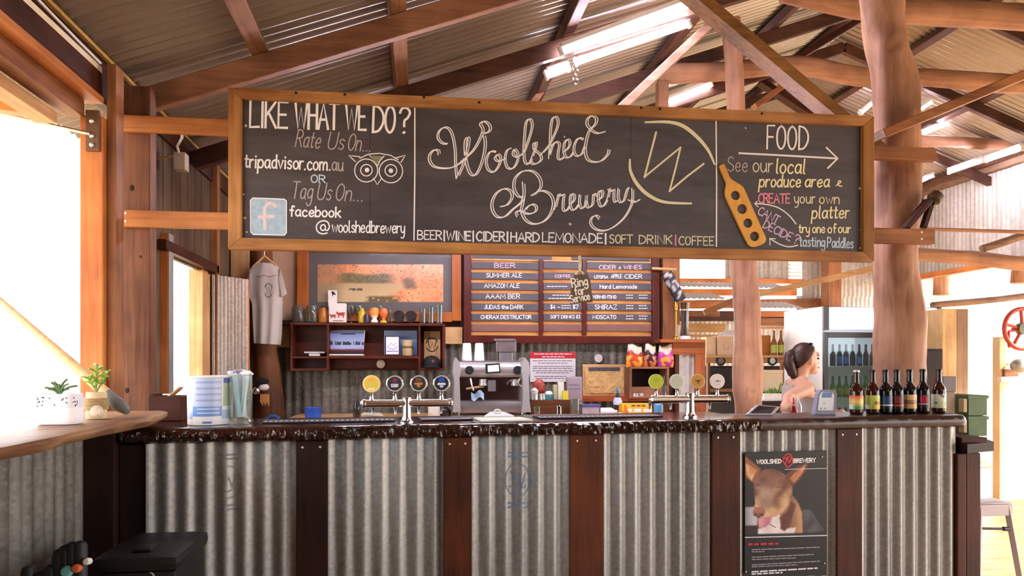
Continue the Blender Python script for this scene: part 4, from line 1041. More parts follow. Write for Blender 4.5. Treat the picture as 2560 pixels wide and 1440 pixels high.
greek([(140, 1085, 445, 1085)], PZ2, 20, PR, ps); greek([(175, 1143, 885, 1133), (175, 1165, 300, 1165), (175, 1222, 820, 1208), (175, 1245, 630, 1240), (175, 1302, 885, 1280), (175, 1322, 650, 1312)], PZ2, 9, plain('print_grey', '#a8a6ac', .5, vary=0), ps)
greek([(175, 1375, 860, 1352), (175, 1398, 490, 1390)], PZ2, 15, PW, ps)
for (x, y) in ((910, 185), (935, 1303), (110, 1372)): MB().ball(PZ2(x, y), .005, 8, 5).build('screw', M_SCREW, ps)
# ================================================================== ON THE BAR
def onbar(px, py, dz=0.0):          # point of the bar top seen at a pixel
    return PZ(px, py, ZT + dz)
def top_at(px, d_off):               # bar-top point below pixel column px at depth offset (behind front edge)
    q = cray(px, 1000, -d_off); return Vector((q.x, q.y, ZT))
# dark timber box at the left end
b0 = PY(394, 1060, 3.62); b1 = PY(472, 988, 3.62)
o = thing('wooden_box', 'dark stained timber box at the left end of the bar', 'box', (b0.x, 3.6, ZT))
MB().box((b0.x, 3.50, ZT + .002), (b1.x, 3.52, b1.z), .003).build('front_board', WD('x'), o)
MB().box((b0.x, 3.64, ZT + .002), (b1.x, 3.66, b1.z), .003).build('rear_board', WD('x'), o)
MB().box((b0.x, 3.522, ZT + .002), (b0.x + .018, 3.638, b1.z + .012), .003).build('side_board', WD('y'), o)
MB().box((b1.x - .018, 3.522, ZT + .002), (b1.x, 3.638, b1.z), .003).build('side_board', WD('y'), o)
MB().beam((b0.x + .05, 3.58, b1.z - .02), (b1.x - .02, 3.58, b1.z + .04), .05, .012).build('cardboard_flap', plain('card_tan', '#b08a62', .8), o)
# collection tin
tb = top_at(521, .17); rT = 50 * pxw(tb.y, 521)
hT = 118 * pxw(tb.y, 521)
o = thing('collection_tin', 'large white and blue collection bucket on the left of the bar', 'bucket', tb)
def tinc(u, v):
    t = u; z = v
    wht = lin('#f3f2f6'); c = wht
    ang = (t - .5) * 2
    if .12 < z < .30: c = mixc(lin('#9fb0dc'), wht, .35)
    if z < .08: c = lin('#ece9ee')
    if abs(ang + .02) < .24:
        c = lin('#b9c6e6') if z > .38 else (lin('#6d97d6') if z > .17 else wht)
        if z > .42 and int(z * 40) % 5 == 0 and abs(ang) < .19: c = lin('#93a6d4')
        if .2 < z < .36 and int(z * 50) % 4 == 0 and abs(ang) < .17: c = lin('#d6e2f4')
    elif ang > .24 and .38 < z < .86: c = lin('#b6bfa8')
    elif ang > .24 and z >= .86: c = lin('#5f73b0')
    if abs(ang + .02) < .08 and .035 < z < .07: c = lin('#4f7fc4')
    return c
mb = MB(); NU, NV = 96, 48
ax0 = math.atan2(-tb.y, -tb.x)
def tinp(u, v):
    t = ax0 - math.pi + u * 2 * math.pi; r = rT * (.96 + .04 * v); return (tb.x + r*math.cos(t), tb.y + r*math.sin(t), ZT + .002 + v * hT)
mb.grid(tinp, NU, NV); mb.c = [tinc(i / NU, j / NV) for j in range(NV + 1) for i in range(NU + 1)]
mb.build('printed_body', vcolmat('print_gloss', .3), o, 'all')
MB().lathe([(rT, hT - .006), (rT * 1.04, hT - .004), (rT * 1.04, hT + .004), (rT * .97, hT + .004), (rT * .95, hT - .003), (.001, hT - .003)], tb + Vector((0, 0, .002)), 40, capb=False, capt=False).build('lid', M_WHITE, o, True)
MB().tube([(tb.x + rT*1.02*math.cos(t), tb.y, ZT + hT*.86 - .0 + rT * .0 + -math.sin(t) * 0 + (0 if 0 else 0)) for t in (0,)] + [(tb.x + rT*1.03, tb.y, ZT + hT*.80)], .004, 6).build('handle_lug', M_STEEL, o)
# glass jar of sachets
jb = top_at(601, .17); rJ = 28 * pxw(jb.y, 597); hJ = 128 * pxw(jb.y, 597)
GL = glassmat('clear_glass', '#eef6f4', .02, .72)
o = thing('sachet_jar', 'tall clear glass jar stuffed with paper sticks beside the bucket', 'jar', jb)
MB().lathe([(rJ * 1.1, .002), (rJ * 1.1, .012), (rJ * .98, .018), (rJ * .95, .03), (rJ, .05), (rJ, hJ * .93), (rJ * 1.06, hJ * .95), (rJ * 1.06, hJ * .97), (rJ * .96, hJ * .97), (rJ * .93, .03), (.001, .022)], jb, 28, capt=False).build('glass', GL, o, True)
pm = [plain('paper_white', '#f4f4f8', .7, vary=.04), plain('paper_bluish', '#cfe0f0', .7, vary=.04), plain('paper_pinkish', '#f0dfe8', .7, vary=.04)]
for k in range(16):
    t = random.uniform(0, 6.28); r0 = random.uniform(0, rJ * .55); t2 = t + random.uniform(-.7, .7)
    p0_ = jb + Vector((r0 * math.cos(t), r0 * math.sin(t), .03)); p1_ = jb + Vector((rJ * .72 * math.cos(t2), rJ * .72 * math.sin(t2), hJ * random.uniform(.86, 1.06)))
    MB().beam(p0_, p1_, .014, .004, (math.cos(t), math.sin(t), .1), 0).build('paper_stick', pm[k % 3], o)
for k in range(7):
    t = k * .9; MB().ball(jb + Vector((rJ * .8 * math.cos(t), rJ * .8 * math.sin(t), hJ * (.97 + .06 * (k % 3) / 2))), .014, 8, 6, (1.2, .6, .6)).build('wrapper', [pm[0], pm[2], plain('wrap_grey', '#9a94a4', .5)][k % 3], o)
# beer tap towers
def tap_tower(base, barl, barr, zbar, rbar, badges, label, ends):
    o = thing('beer_tap_tower', label, 'beer tap', base)
    rr_ = rbar * 1.05
    MB().lathe([(rr_ * 1.7, .001), (rr_ * 1.7, .008), (rr_ * 1.25, .014), (rr_ * 1.05, .03), (rr_ * 1.02, zbar - ZT + rbar * 1.1), (rr_ * 1.15, zbar - ZT + rbar * 1.2), (rr_ * 1.15, zbar - ZT + rbar * 1.5), (rr_ * .6, zbar - ZT + rbar * 1.65), (.001, zbar - ZT + rbar * 1.68)], base, 24, capt=False).build('column', M_CHROME, o, True)
    L = Vector((barl.x, barl.y, zbar)); Rr = Vector((barr.x, barr.y, zbar)); d = (Rr - L).normalized()
    cb = MB().tube([L, Rr], rbar, 20); cb.build('cross_bar', M_CHROME, o, True)
    for e_, sg_ in ((L, -1), (Rr, 1)): MB().lathe([(rbar, 0), (rbar * 1.15, .002), (rbar * 1.15, .012), (rbar * .7, .02), (.001, .024)], e_, 20, d * sg_, capt=False).build('end_cap', M_CHROME, o, True)
    for (pt, rad, fn, rim) in badges:
        f = MB().lathe([(.011, -.004), (.009, .01), (.007, .025), (.012, .034)], Vector((pt.x, pt.y, zbar + rbar * .9)), 12); fo = f.build('badge_stem', M_CHROME, o, True)
        c = Vector((pt.x, pt.y, zbar + rbar + .034 + rad)); nrm = Vector((-.10, -1, .05)).normalized()
        bo = MB().lathe([(rad, -.006), (rad * 1.06, -.004), (rad * 1.06, .004), (rad * .98, .006), (.001, .006)], c, 36, nrm, capt=False).build('badge', rim, o, True)
        ex = Vector((0, 0, 1)).cross(nrm).normalized(); ey = nrm.cross(ex)
        mb = MB(); NR, NT = 14, 40
        mb.grid(lambda u, v: c + nrm * .0068 + (ex * math.cos(2*math.pi*u) + ey * math.sin(2*math.pi*u)) * (rad * .97 * v), NT, NR)
        mb.c = [fn(v * math.cos(2*math.pi*u), v * math.sin(2*math.pi*u)) for v in [j / NR for j in range(NR + 1)] for u in [i / NT for i in range(NT + 1)]]
        mb.build('badge_print', vcolmat('print_gloss', .3), bo)
        # faucet under the bar, behind
        sp = Vector((pt.x, pt.y + .03, zbar))
        MB().tube([sp, sp + Vector((0, .05, 0)), sp + Vector((0, .065, -.02)), sp + Vector((0, .065, -.055))], [.009, .009, .008, .006], 10).build('spout', M_CHROME, o, True)
    return o
def bd(bg, inner=None, ri=.8, bars=()):
    bgc = lin(bg); inc = lin(inner) if inner else bgc
    def f(x, y):
        r = math.hypot(x, y); c = bgc if r > ri else inc
        for (x0, y0, x1, y1, cl) in bars:
            if x0 < x < x1 and y0 < y < y1: c = lin(cl)
        return c
    return f
bt = onbar(1017, 1058); Yt = bt.y
zb = PY(1017, 1008, Yt).z; rb = 9.5 * pxw(Yt, 1017)
Pt = lambda px: PY(px, 1008, Yt + (px - 1017) * .00015)
rad1 = 20.5 * pxw(Yt, 1017)
tap_tower(bt, Pt(914), Pt(1121), zb, rb, [
    (Pt(929), rad1, bd('#f6d47a', '#f2c24e', .82, ((-.55, -.2, .55, .1, '#c9d65a'), (-.4, -.75, .4, -.5, '#f8efb8'), (-.35, .35, .35, .6, '#f3ad5c'))), plain('badge_cream', '#f5e8a8', .4)),
    (Pt(987), rad1, bd('#c8cdd0', '#35323c', .86, ((-.45, -.45, .45, -.02, '#d9ccd0'), (-.25, .2, .3, .65, '#8c2f48'), (-.3, -.2, -.1, -.1, '#35323c'))), M_CHROME),
    (Pt(1047), rad1, bd('#d3d6d2', '#3b3238', .86, ((-.5, -.15, .5, .1, '#d58a44'), (-.2, -.45, .2, -.15, '#b98a52'), (-.35, .25, .35, .7, '#7a553e'))), M_CHROME),
    (Pt(1104), rad1, bd('#cfd6da', '#262d42', .86, ((-.5, -.2, .5, .06, '#eef2f6'), (-.22, -.5, .22, -.26, '#d8e0ea'), (-.35, .2, .35, .75, '#2f5aa8'))), M_CHROME)],
    'chrome four-badge beer tap tower on the left, first badge yellow', None)
bt2 = onbar(1725, 1043); Yt2 = bt2.y; zb2 = PY(1725, 998, Yt2).z; rb2 = 10 * pxw(Yt2, 1725)
Pt2 = lambda px: PY(px, 998, Yt2 + (px - 1725) * .00015); rad2 = 17.5 * pxw(Yt2, 1725)
tap_tower(bt2, Pt2(1634), Pt2(1815), zb2, rb2, [
    (Pt2(1640), rad2, bd('#c3cc4a', '#cbd13f', .8, ((-.4, -.1, .5, .5, '#a7cf4e'), (0, .1, .3, .4, '#e2a24a'))), plain('badge_lime', '#dfe48a', .4)),
    (Pt2(1692), rad2, bd('#dfe2cf', '#cdd4bf', .84, ((-.3, .35, .2, .55, '#e2c9b8'),)), plain('badge_sage', '#e6e8dc', .4)),
    (Pt2(1744), rad2, bd('#d9a560', '#cd9852', .85, ((-.42, -.02, .42, .2, '#6d4a30'), (-.12, -.35, .18, -.02, '#7a5436'))), plain('badge_tan', '#e4bd86', .4)),
    (Pt2(1793), rad2, bd('#efece4', '#f4efe9', .86, ((-.4, -.12, .45, .1, '#c9a0a0'), (-.1, -.1, .12, .2, '#9d4a50'), (-.3, -.6, .3, -.4, '#e6d0d0'))), plain('badge_white', '#f4f1ec', .4))],
    'chrome four-badge beer tap tower on the right, first badge lime green', None)
# bar mats
def bar_mat(x0, x1, label):
    s0, s1 = cs_(x0, -.22), cs_(x1, -.22)
    o = thing('bar_mat', label, 'bar mat', cpt((s0+s1)/2, -.22, ZT))
    q = [cpt(s0, -.30, ZT + .001), cpt(s1, -.30, ZT + .001), cpt(s1, -.13, ZT + .001), cpt(s0, -.13, ZT + .001)]
    MB().hexa(q + [p + Vector((0, 0, .006)) for p in q], .002).build('rubber_pad', plain('mat_black', '#221e22', .7), o)
    mb = MB()
    for k in range(26):
        s = s0 + (s1 - s0) * (k + .5) / 26; w_ = (s1 - s0) / 26 * .3
        mb.hexa([cpt(s - w_, -.20, ZT + .0071), cpt(s + w_, -.20, ZT + .0071), cpt(s + w_, -.165, ZT + .0071), cpt(s - w_, -.165, ZT + .0071)] + [cpt(s - w_, -.20, ZT + .0076), cpt(s + w_, -.20, ZT + .0076), cpt(s + w_, -.165, ZT + .0076), cpt(s - w_, -.165, ZT + .0076)])
    mb.build('raised_print', plain('mat_print', '#c9c2c2', .7), o)
bar_mat(660, 985, 'black rubber bar mat left of the left tap tower')
bar_mat(1050, 1175, 'short black rubber bar mat right of the left tap tower')
bar_mat(1340, 1640, 'black rubber bar mat between the white board and the right taps')
# white board with a handle
cb = cray(1252, 1000, -.10); o = thing('cutting_board', 'white plastic serving board with a handle lying on the bar', 'board', (cb.x, cb.y, ZT))
s0, s1 = cs_(1192, -.1), cs_(1322, -.1)
q = [cpt(s0 + .01, -.02, ZT + .001), cpt(s1, -.02, ZT + .001), cpt(s1 - .02, -.20, ZT + .001), cpt(s0, -.20, ZT + .001)]
MB().hexa([q[3], q[2], q[1], q[0]][::-1] + [p + Vector((0, 0, .008)) for p in [q[3], q[2], q[1], q[0]][::-1]], .002).build('board_plate', plain('board_cream', '#f3eedd', .5), o)
hb = [cpt(s0 + .05, -.19, ZT + .01), cpt(s1 - .05, -.19, ZT + .01), cpt(s1 - .09, -.24, ZT + .026), cpt(s0 + .09, -.24, ZT + .026)]
MB().hexa(hb + [p + Vector((0, .006, .006)) for p in hb], .002).build('handle_neck', M_WHITE, o)
hc = cpt((s0 + s1) / 2, -.235, ZT + .03)
MB().tube([hc + Vector((math.cos(t) * .016, 0, math.sin(t) * .012)) for t in [i*math.pi/6 for i in range(12)]], .005, 8, closed=True).build('hanging_loop', M_WHITE, o)
# tablet register and card machine
tc_ = top_at(1905, .16); o = thing('tablet_terminal', 'tablet register in a tilted silver frame on the bar', 'tablet', tc_)
q = [PY(1864, 1036, tc_.y - .05), PY(1932, 1036, tc_.y - .05), PY(1950, 1016, tc_.y + .04), PY(1893, 1011, tc_.y + .04)]
n_ = (q[1] - q[0]).cross(q[3] - q[0]).normalized()
MB().hexa([p - n_ * .012 for p in q] + q, .003).build('frame', plain('silver_frame', '#c9c6cb', .3, .6, vary=.03), o)
cc_ = sum(q, Vector()) / 4; q2 = [cc_ + (p - cc_) * .74 + n_ * .0006 for p in q]
MB().hexa([p for p in q2] + [p + n_ * .001 for p in q2]).build('screen', plain('dark_screen', '#2b2a30', .15, vary=0), o)
MB().box((cc_.x - .03, cc_.y + .03, ZT + .001), (cc_.x + .05, cc_.y + .10, ZT + .03), .006).build('stand', plain('silver_frame', '#c9c6cb', .3, .6), o)
ec = top_at(2064, .13); o = thing('card_machine', 'grey and white card payment machine with a blue screen on the bar', 'card machine', ec)
E = lambda x, y, yy=0: PY(x, y, ec.y + yy)
fr = [(2037, 1036), (2088, 1036), (2093, 985), (2088, 975), (2052, 974), (2047, 985)]
f3 = [E(x, y, (1036 - y) * .0003) for x, y in fr]
mb = MB(); k = len(f3); bk_ = [p + Vector((0, .04, -.004)) for p in f3]
mb.add(f3 + bk_, [tuple(range(k)), tuple(range(2*k - 1, k - 1, -1))] + [(i, i + k, (i+1) % k + k, (i+1) % k) for i in range(k)])
mb.build('shell', plain('eftpos_grey', '#8d8ca0', .4), o)
def ef(x, y): return E(x, y, (1036 - y) * .0003 - .0015)
shape('face_plate', [[(2044, 1026), (2082, 1026), (2085, 990), (2082, 982), (2052, 981), (2048, 990)]], ef, .002, (0, -1, .14), plain('eftpos_white', '#efeef2', .35, vary=.02), o)
ef2 = lambda x, y: ef(x, y) - Vector((0, .0025, 0))
shape('screen', [[(2054, 994), (2078, 994), (2080, 982), (2055, 982)]], ef2, .001, (0, -1, .14), plain('lcd_blue', '#6d93c8', .2, vary=.03), o)
for (x, y) in ((2052, 1021), (2062, 1021), (2060, 1008)): shape('button', [circ(x, y, 2.2, 10)], ef2, .002, (0, -1, .14), plain('btn_grey', '#b4b2c0', .4), o)
# seven beer bottles
BG = plain('amber_glass', '#3a1206', .06, vary=.05)
BGD = plain('dark_glass', '#120a0e', .05, vary=.05)
def bottle(px, label, glass, labfn, cap=None, h=111):
    b = top_at(px, .10); s = pxw(b.y, px); H = h * s; r = 16 * s * 1.0
    o = thing('beer_bottle', label, 'bottle', b, 'beer bottles in a row at the right end of the bar')
    prof = [(.0, .003), (r * .86, .0015), (r * .98, .006), (r, .014), (r, H * .50), (r * .97, H * .54), (r * .80, H * .60), (r * .52, H * .66), (r * .44, H * .72), (r * .40, H * .90), (r * .40, H * .925), (r * .46, H * .93), (r * .46, H * .955), (r * .40, H * .96)]
    MB().lathe(prof, b, 28, capb=False).build('glass', glass, o, True)
    MB().lathe([(r * .47, H * .955), (r * .49, H * .965), (r * .47, H * .99), (r * .36, H), (.0005, H)], b, 20, capt=False).build('cap', cap or plain('cap_dark', '#2a2426', .3, .6), o, True)
    mb = MB(); NU, NV = 36, 24; a0 = math.atan2(-b.y, -b.x)
    mb.grid(lambda u, v: (b.x + (r + .0006) * math.cos(a0 - 1.7 + 3.4 * u), b.y + (r + .0006) * math.sin(a0 - 1.7 + 3.4 * u), b.z + H * (.12 + .31 * v)), NU, NV)
    mb.c = [labfn((i / NU - .5) * 2.4, j / NV) for j in range(NV + 1) for i in range(NU + 1)]
    mb.build('paper_label', vcolmat('print_gloss', .3), o, 'all')
def L1(x, v): return mixc(mixc(lin('#5f9a4c'), lin('#efd27a'), (v - .15) * 3), lin('#e8623c'), (v - .6) * 3) if not (x < -.3 and v < .35) else lin('#e9eae4')
def L2(x, v):
    c = mixc(lin('#9fae2c'), lin('#c9d35a'), v)
    if .15 < x < .75 and .35 < v < .55: c = lin('#b5402a')
    if x > .2 and v < .3: c = lin('#e2c63a')
    if x < -.3 and v < .3: c = lin('#e5e6de')
    return c
def L3(x, v): return lin('#dfe3ea') if .22 < v < .32 else (lin('#1d4a86') if .35 < v < .9 and abs(x) < .5 + .2 * math.sin(v * 30) else lin('#141324'))
def L4(x, v): return lin('#c4522a') if .2 < v < .32 else (lin('#8e2a26') if .4 < v < .9 and abs(x) < .45 else lin('#1a1016'))
def L5(x, v): return lin('#5b3a2c') if .32 < v < .6 and (abs(x * 5 + v * 2) % 1 < .55) else mixc(lin('#e2a766'), lin('#eec493'), v)
def L6(x, v): return lin('#d9a9bb') if .26 < v < .36 and abs(x) < .5 else (lin('#b3173e') if .38 < v < .95 and abs(x - .1) < .42 * math.sqrt(max(0, 1 - ((v - .65) / .3) ** 2)) else lin('#1a0f1a'))
def L7(x, v): return lin('#5b5a6c') if noise.noise(Vector((x * 3.4, v * 4, 8))) > .28 else mixc(lin('#c3cf9c'), lin('#dfe4c8'), v)
for px, lab, g_, lf, cp in ((2141, 'leftmost beer bottle, label red over green, pale cap', BG, L1, plain('cap_pale', '#d8cfc8', .35, .3)), (2182, 'amber beer bottle with lime green label, second from left', BG, L2, None),
    (2214, 'dark beer bottle with blue label and white stripe', BGD, L3, None), (2242, 'dark beer bottle with small red and orange label', BGD, L4, None), (2274, 'dark beer bottle with tan label in the middle of the row', BGD, L5, None),
    (2307, 'dark beer bottle with crimson round on black label', BGD, L6, None), (2347, 'rightmost beer bottle, pale green label with grey motif', BG, L7, None)):
    bottle(px, lab, g_, lf, cp)
# small tumbler and black card stand behind the last bottle
o = thing('cup_dispenser', 'grey cup stack box standing behind the last beer bottle', 'box', PY(2372, 1040, 3.85))
q0 = PY(2358, 1036, 3.80); q1 = PY(2388, 941, 3.80)
MB().box((q0.x, 3.80, q0.z - .06), (q1.x, 3.88, q1.z - .09), .004).build('lower_box', plain('card_beige', '#a89684', .7), o)
MB().box((q0.x - .004, 3.796, q1.z - .09), (q1.x + .004, 3.884, q1.z), .004).build('upper_box', plain('card_grey', '#7c757a', .6), o)

# ================================================================== SILL ITEMS
ZS = 1.179
pc = Vector((-1.21, 2.52, ZS)); 
pa = PZ(152, 1060, ZS)
o = thing('planter_pot', 'white speckled oval planter with a small succulent on the window sill', 'plant pot', pa)
def stad(w_, d_, z, n=40):
    out_ = []
    for i in range(n):
        t = 2 * math.pi * i / n; c_, s_ = math.cos(t), math.sin(t)
        out_.append(pa + Vector((math.copysign(abs(c_) ** .45, c_) * w_, math.copysign(abs(s_) ** .45, s_) * d_, z)))
    return out_
sw = 46 * pxw(pa.y, 152); ph = 76 * pxw(pa.y, 152)
def pot_rings(zs, key, mat, name):
    mb = MB(); n = 40
    for (sc_, z) in zs: mb.v += [tuple(p) for p in stad(sw * sc_, .045 * sc_, z, n)]
    for i in range(len(zs) - 1):
        for j in range(n): mb.f.append((i*n + j, i*n + (j+1) % n, (i+1)*n + (j+1) % n, (i+1)*n + j))
    mb.f.append(tuple(range(n))[::-1]); mb.f.append(tuple((len(zs)-1)*n + j for j in range(n)))
    return mb.build(name, mat, o, True)
pot_rings([(.94, .001), (.98, .006), (1, .02), (1, ph * .55)], 0, plain('pot_white', '#f0eef0', .4, vary=.03), 'lower_band')
po_ = pot_rings([(1.003, ph * .55), (1.005, ph * .8), (1, ph * .97), (.97, ph), (.88, ph), (.86, ph * .9)], 0, plain('pot_lilac', '#e2e0ea', .4, vary=.03), 'upper_band')
for k in range(34):
    t = random.uniform(3.3, 6.1); c_, s_ = math.cos(t), math.sin(t)
    p = pa + Vector((math.copysign(abs(c_) ** .45, c_) * sw, math.copysign(abs(s_) ** .45, s_) * .0455, ph * random.uniform(.6, .93)))
    MB().ball(p, .0022, 6, 4).build('speckle', M_BLACK, po_)
GR = plain('succulent_green', '#5d7a4c', .5, vary=.25, vs=40)
GR2 = plain('leaf_green', '#8fae4a', .45, vary=.25, vs=40)
def leaf(root, tip, wd, name, mat, parent, th=.004):
    root = Vector(root); tip = Vector(tip); d = tip - root; sd = d.cross(Vector((0, 0, 1)))
    sd = sd.normalized() if sd.length > 1e-5 else Vector((1, 0, 0)); u = sd.cross(d).normalized()
    mb = MB(); n = 6
    for i in range(n + 1):
        t = i / n; w_ = wd * math.sin(math.pi * (t * .86 + .10)) ** .8; c_ = root + d * t + u * (.15 * d.length * math.sin(math.pi * t))
        mb.v += [tuple(c_ - sd * w_), tuple(c_ + u * th), tuple(c_ + sd * w_), tuple(c_ - u * th)]
    for i in range(n):
        for j in range(4): mb.f.append((i*4 + j, i*4 + (j+1) % 4, (i+1)*4 + (j+1) % 4, (i+1)*4 + j))
    mb.f.append((3, 2, 1, 0)); mb.f.append(tuple(n*4 + j for j in range(4)))
    return mb.build(name, mat, parent, True)
pc0 = pa + Vector((-.005, 0, ph * .95))
su = thing('succulent', 'small spiky succulent growing in the white speckled planter', 'plant', pc0)
for k in range(13):
    t = k * 2.4; l_ = .034 + .012 * (k % 3); el = .4 + .5 * (k % 4) / 3
    leaf(pc0, pc0 + Vector((math.cos(t) * l_ * math.cos(el), math.sin(t) * l_ * math.cos(el), l_ * math.sin(el) + .008)), .007, 'leaf', GR, su)
pj = PZ(226, 1050, ZS) + Vector((0, .05, 0))
o = thing('twine_pot', 'twine-wrapped jar pot with a leafy jade plant beside the planter', 'plant pot', pj)
rw = 24 * pxw(pj.y, 226)
MB().lathe([(rw * .9, .001), (rw, .01), (rw, .085), (rw * .96, .10), (rw * .86, .10), (rw * .84, .09)], pj, 24).build('jar', plain('sand_glass', '#cdb892', .6, vary=.2), o, True)
tw = plain('twine', '#a88f63', .9, vary=.25, vs=120)
for k in range(7): MB().tube([pj + Vector((math.cos(t) * (rw + .003), math.sin(t) * (rw + .003), .038 + k * .0062)) for t in [i * math.pi / 12 for i in range(24)]], .0034, 6, closed=True).build('twine_loop', tw, o, True)
tg = pj + Vector((.018, -rw - .004, .03))
MB().lathe([(.021, 0), (.022, .004), (.014, .008), (.001, .009)], tg, 18, (.1, -1, .2), capt=False).build('shell_tag', plain('shell_pale', '#d9c6b2', .6, vary=.2, vs=60), o)
jp = pj + Vector((0, 0, .098)); jd = thing('jade_plant', 'leafy green jade plant in the twine-wrapped jar', 'plant', jp)
stems = [(0, 0, .085), (.03, .01, .07), (-.025, .0, .05)]
for (dx, dy, dz) in stems:
    MB().tube([jp, jp + Vector((dx * .5, dy, dz * .55)), jp + Vector((dx, dy, dz))], [.003, .0026, .002], 6).build('stem', plain('stem_green', '#8a8a50', .6), jd)
    for k in range(8):
        t = k * 2.1 + dx * 40; f_ = .35 + .65 * k / 7; c_ = jp + Vector((dx * f_, dy * f_, dz * f_)); l_ = .026 + .006 * (k % 2)
        leaf(c_, c_ + Vector((math.cos(t) * l_, math.sin(t) * l_, .006 + .014 * f_)), .0085, 'leaf', GR2, jd)
# long-handled paddle leaning through the window
h0 = PZ(332, 1030, ZS); h1 = PX(252, 950, -1.34); 
o = thing('oar', 'long pale wooden oar with a grey-tipped end leaning through the window', 'oar', h0)
g1 = PX(285, 990, -1.27)
e0 = PZ(325, 1030, ZS + .02); e0.y -= .02
far_ = PX(0, 752, -1.62)
mid = e0.lerp(far_, .16)
MB().tube([e0, e0.lerp(far_, .06), e0.lerp(far_, .09), mid], [.012, .026, .024, .0215], 14).build('grey_tip', plain('tip_grey', '#6e706e', .7, vary=.2), o, True)
MB().tube([mid, e0.lerp(far_, .3), e0.lerp(far_, .7), far_, e0.lerp(far_, 1.5)], [.021, .019, .015, .013, .012], 14).build('shaft', wood('oar_wood', '#d8a978', '#f3d3aa', 'y', .5), o, True)

# ================================================================== LOWER LEFT CORNER
o = thing('rubbish_bin', 'black plastic bin with rounded lid below the window sill', 'bin', (-.95, 2.55, 0))
q0 = PY(232, 1440, 2.50); q1 = PY(446, 1387, 2.50)
MB().box((q0.x + .01, 2.50, 0), (q1.x - .01, 2.86, q1.z - .05), .03).build('body', M_BLACK, o, True)
MB().box((q0.x - .005, 2.49, q1.z - .055), (q1.x, 2.87, q1.z), .028).build('lid', M_BLACK, o, True)
MB().box((q0.x + .10, 2.55, q1.z + .0005), (q0.x + .16, 2.62, q1.z + .012), .004).build('lid_grip', M_BLACK, o, True)
MB().tube([PY(385, 1440, 2.47), PY(381, 1434, 2.47), PY(375, 1432, 2.47)], .005, 6).build('hook', M_CHROME, o)
o = thing('black_rack', 'black rack of upright rounded prongs beside the bin', 'rack', (-1.1, 2.3, 0))
for k, (x, yt) in enumerate(((72, 1413), (100, 1428), (118, 1420), (128, 1410), (150, 1372), (165, 1362), (182, 1354), (200, 1352))):
    c = PY(x, yt, 2.42)
    MB().lathe([(.022, 0), (.022, c.z - .02), (.017, c.z - .006), (.006, c.z)], (c.x, c.y + .0, 0), 12).build('prong', plain('rack_black', '#0d0c0d', .6), o, True)
q0 = PY(60, 1440, 2.42); q1 = PY(215, 1440, 2.42)
MB().box((q0.x, 2.38, .3), (q1.x, 2.46, .34), .004).build('rail', M_BLACK, o)
for (x, y, r_, cl) in ((166, 1429, 13, '#5fa39c'), (190, 1421, 10, '#d0622f'), (216, 1404, 8, '#d9d4cc')):
    c = PY(x, y, 2.39); MB().lathe([(r_ * .0013, -.02), (r_ * .0014, 0), (r_ * .001, .006), (.0005, .007)], c, 16, (0, -1, .2), capt=False).build('round_cap', plain('cap_' + cl[1:], cl, .6), o, True)
# ================================================================== BACK BAR
ZBB = .972
xa, xb = PY(712, 1000, 5.5).x, PY(1668, 1000, 5.5).x
o = thing('back_bench', 'low timber bench along the wall behind the bar', 'bench', ((xa + xb) / 2, 5.8, 0))
MB().box((xa, 5.42, ZBB - .04), (xb, 6.13, ZBB), .004).build('bench_top', WL('x'), o)
for k in range(6):
    x = xa + .03 + (xb - xa - .09) * k / 5; MB().box((x, 5.5, 0), (x + .05, 6.1, ZBB - .04), .003).build('bench_panel', WK('z'), o)
o = thing('service_bench', 'low work bench on the staff side behind the bar', 'bench', (2.1, 4.4, 0))
MB().box((1.5, 4.15, .92), (2.55, 4.62, .95), .004).build('bench_top', M_STEEL, o)
for x in (1.52, 2.48): MB().box((x, 4.2, 0), (x + .05, 4.58, .92), .003).build('bench_panel', WK('z'), o)
BX = lambda x0, y0, x1, y1, Y, dp, name, mat, par=None, bev=.003: MB().box((PY(x0, y1, Y).x, Y, PY(x0, y1, Y).z), (PY(x1, y0, Y).x, Y + dp, PY(x0, y0, Y).z), bev).build(name, mat, par)
BXZ = lambda x0, y0, x1, zb, Y, dp, name, mat, par=None, bev=.003: MB().box((PY(x0, y0, Y).x, Y, zb), (PY(x1, y0, Y).x, Y + dp, PY(x0, y0, Y).z), bev).build(name, mat, par)

# T-shirt on hanger
YT = 5.78
SH = plain('shirt_grey', '#b3aaa4', .85, vary=.08, vs=9)
o = thing('t_shirt', 'grey t-shirt with a round print on a wooden hanger on the back wall', 't-shirt', PY(668, 860, YT))
LE = [(650, 655), (628, 668), (620, 690), (618, 720), (622, 740), (630, 760), (632, 800), (634, 830), (635, 858)]
RE = [(676, 655), (697, 668), (707, 690), (712, 716), (708, 738), (707, 760), (706, 800), (705, 830), (702, 862)]
le = catmull(LE, 4); re = catmull(RE, 4); nv = len(le)
mb = MB(); NU = 28
def shp(u, j, bk):
    x = le[j][0] + (re[j][0] - le[j][0]) * u; y = le[j][1] + (re[j][1] - le[j][1]) * u
    if j == 0: y += 12 * math.sin(math.pi * u)
    v = j / (nv - 1); p = PY(x, y, YT)
    fold = .012 * v * math.sin(u * 17 + v * 3) + .03 * math.sin(math.pi * u)
    return Vector((p.x, YT - fold if not bk else YT + .02 * math.sin(math.pi * u), p.z))
for bk in (0, 1):
    k = len(mb.v)
    for j in range(nv):
        for i in range(NU + 1): mb.v.append(tuple(shp(i / NU, j, bk)))
    for j in range(nv - 1):
        for i in range(NU):
            a_ = k + j * (NU + 1) + i; f_ = (a_, a_ + 1, a_ + NU + 2, a_ + NU + 1); mb.f.append(f_ if bk else f_[::-1])
mb.build('body', SH, o, 'all')
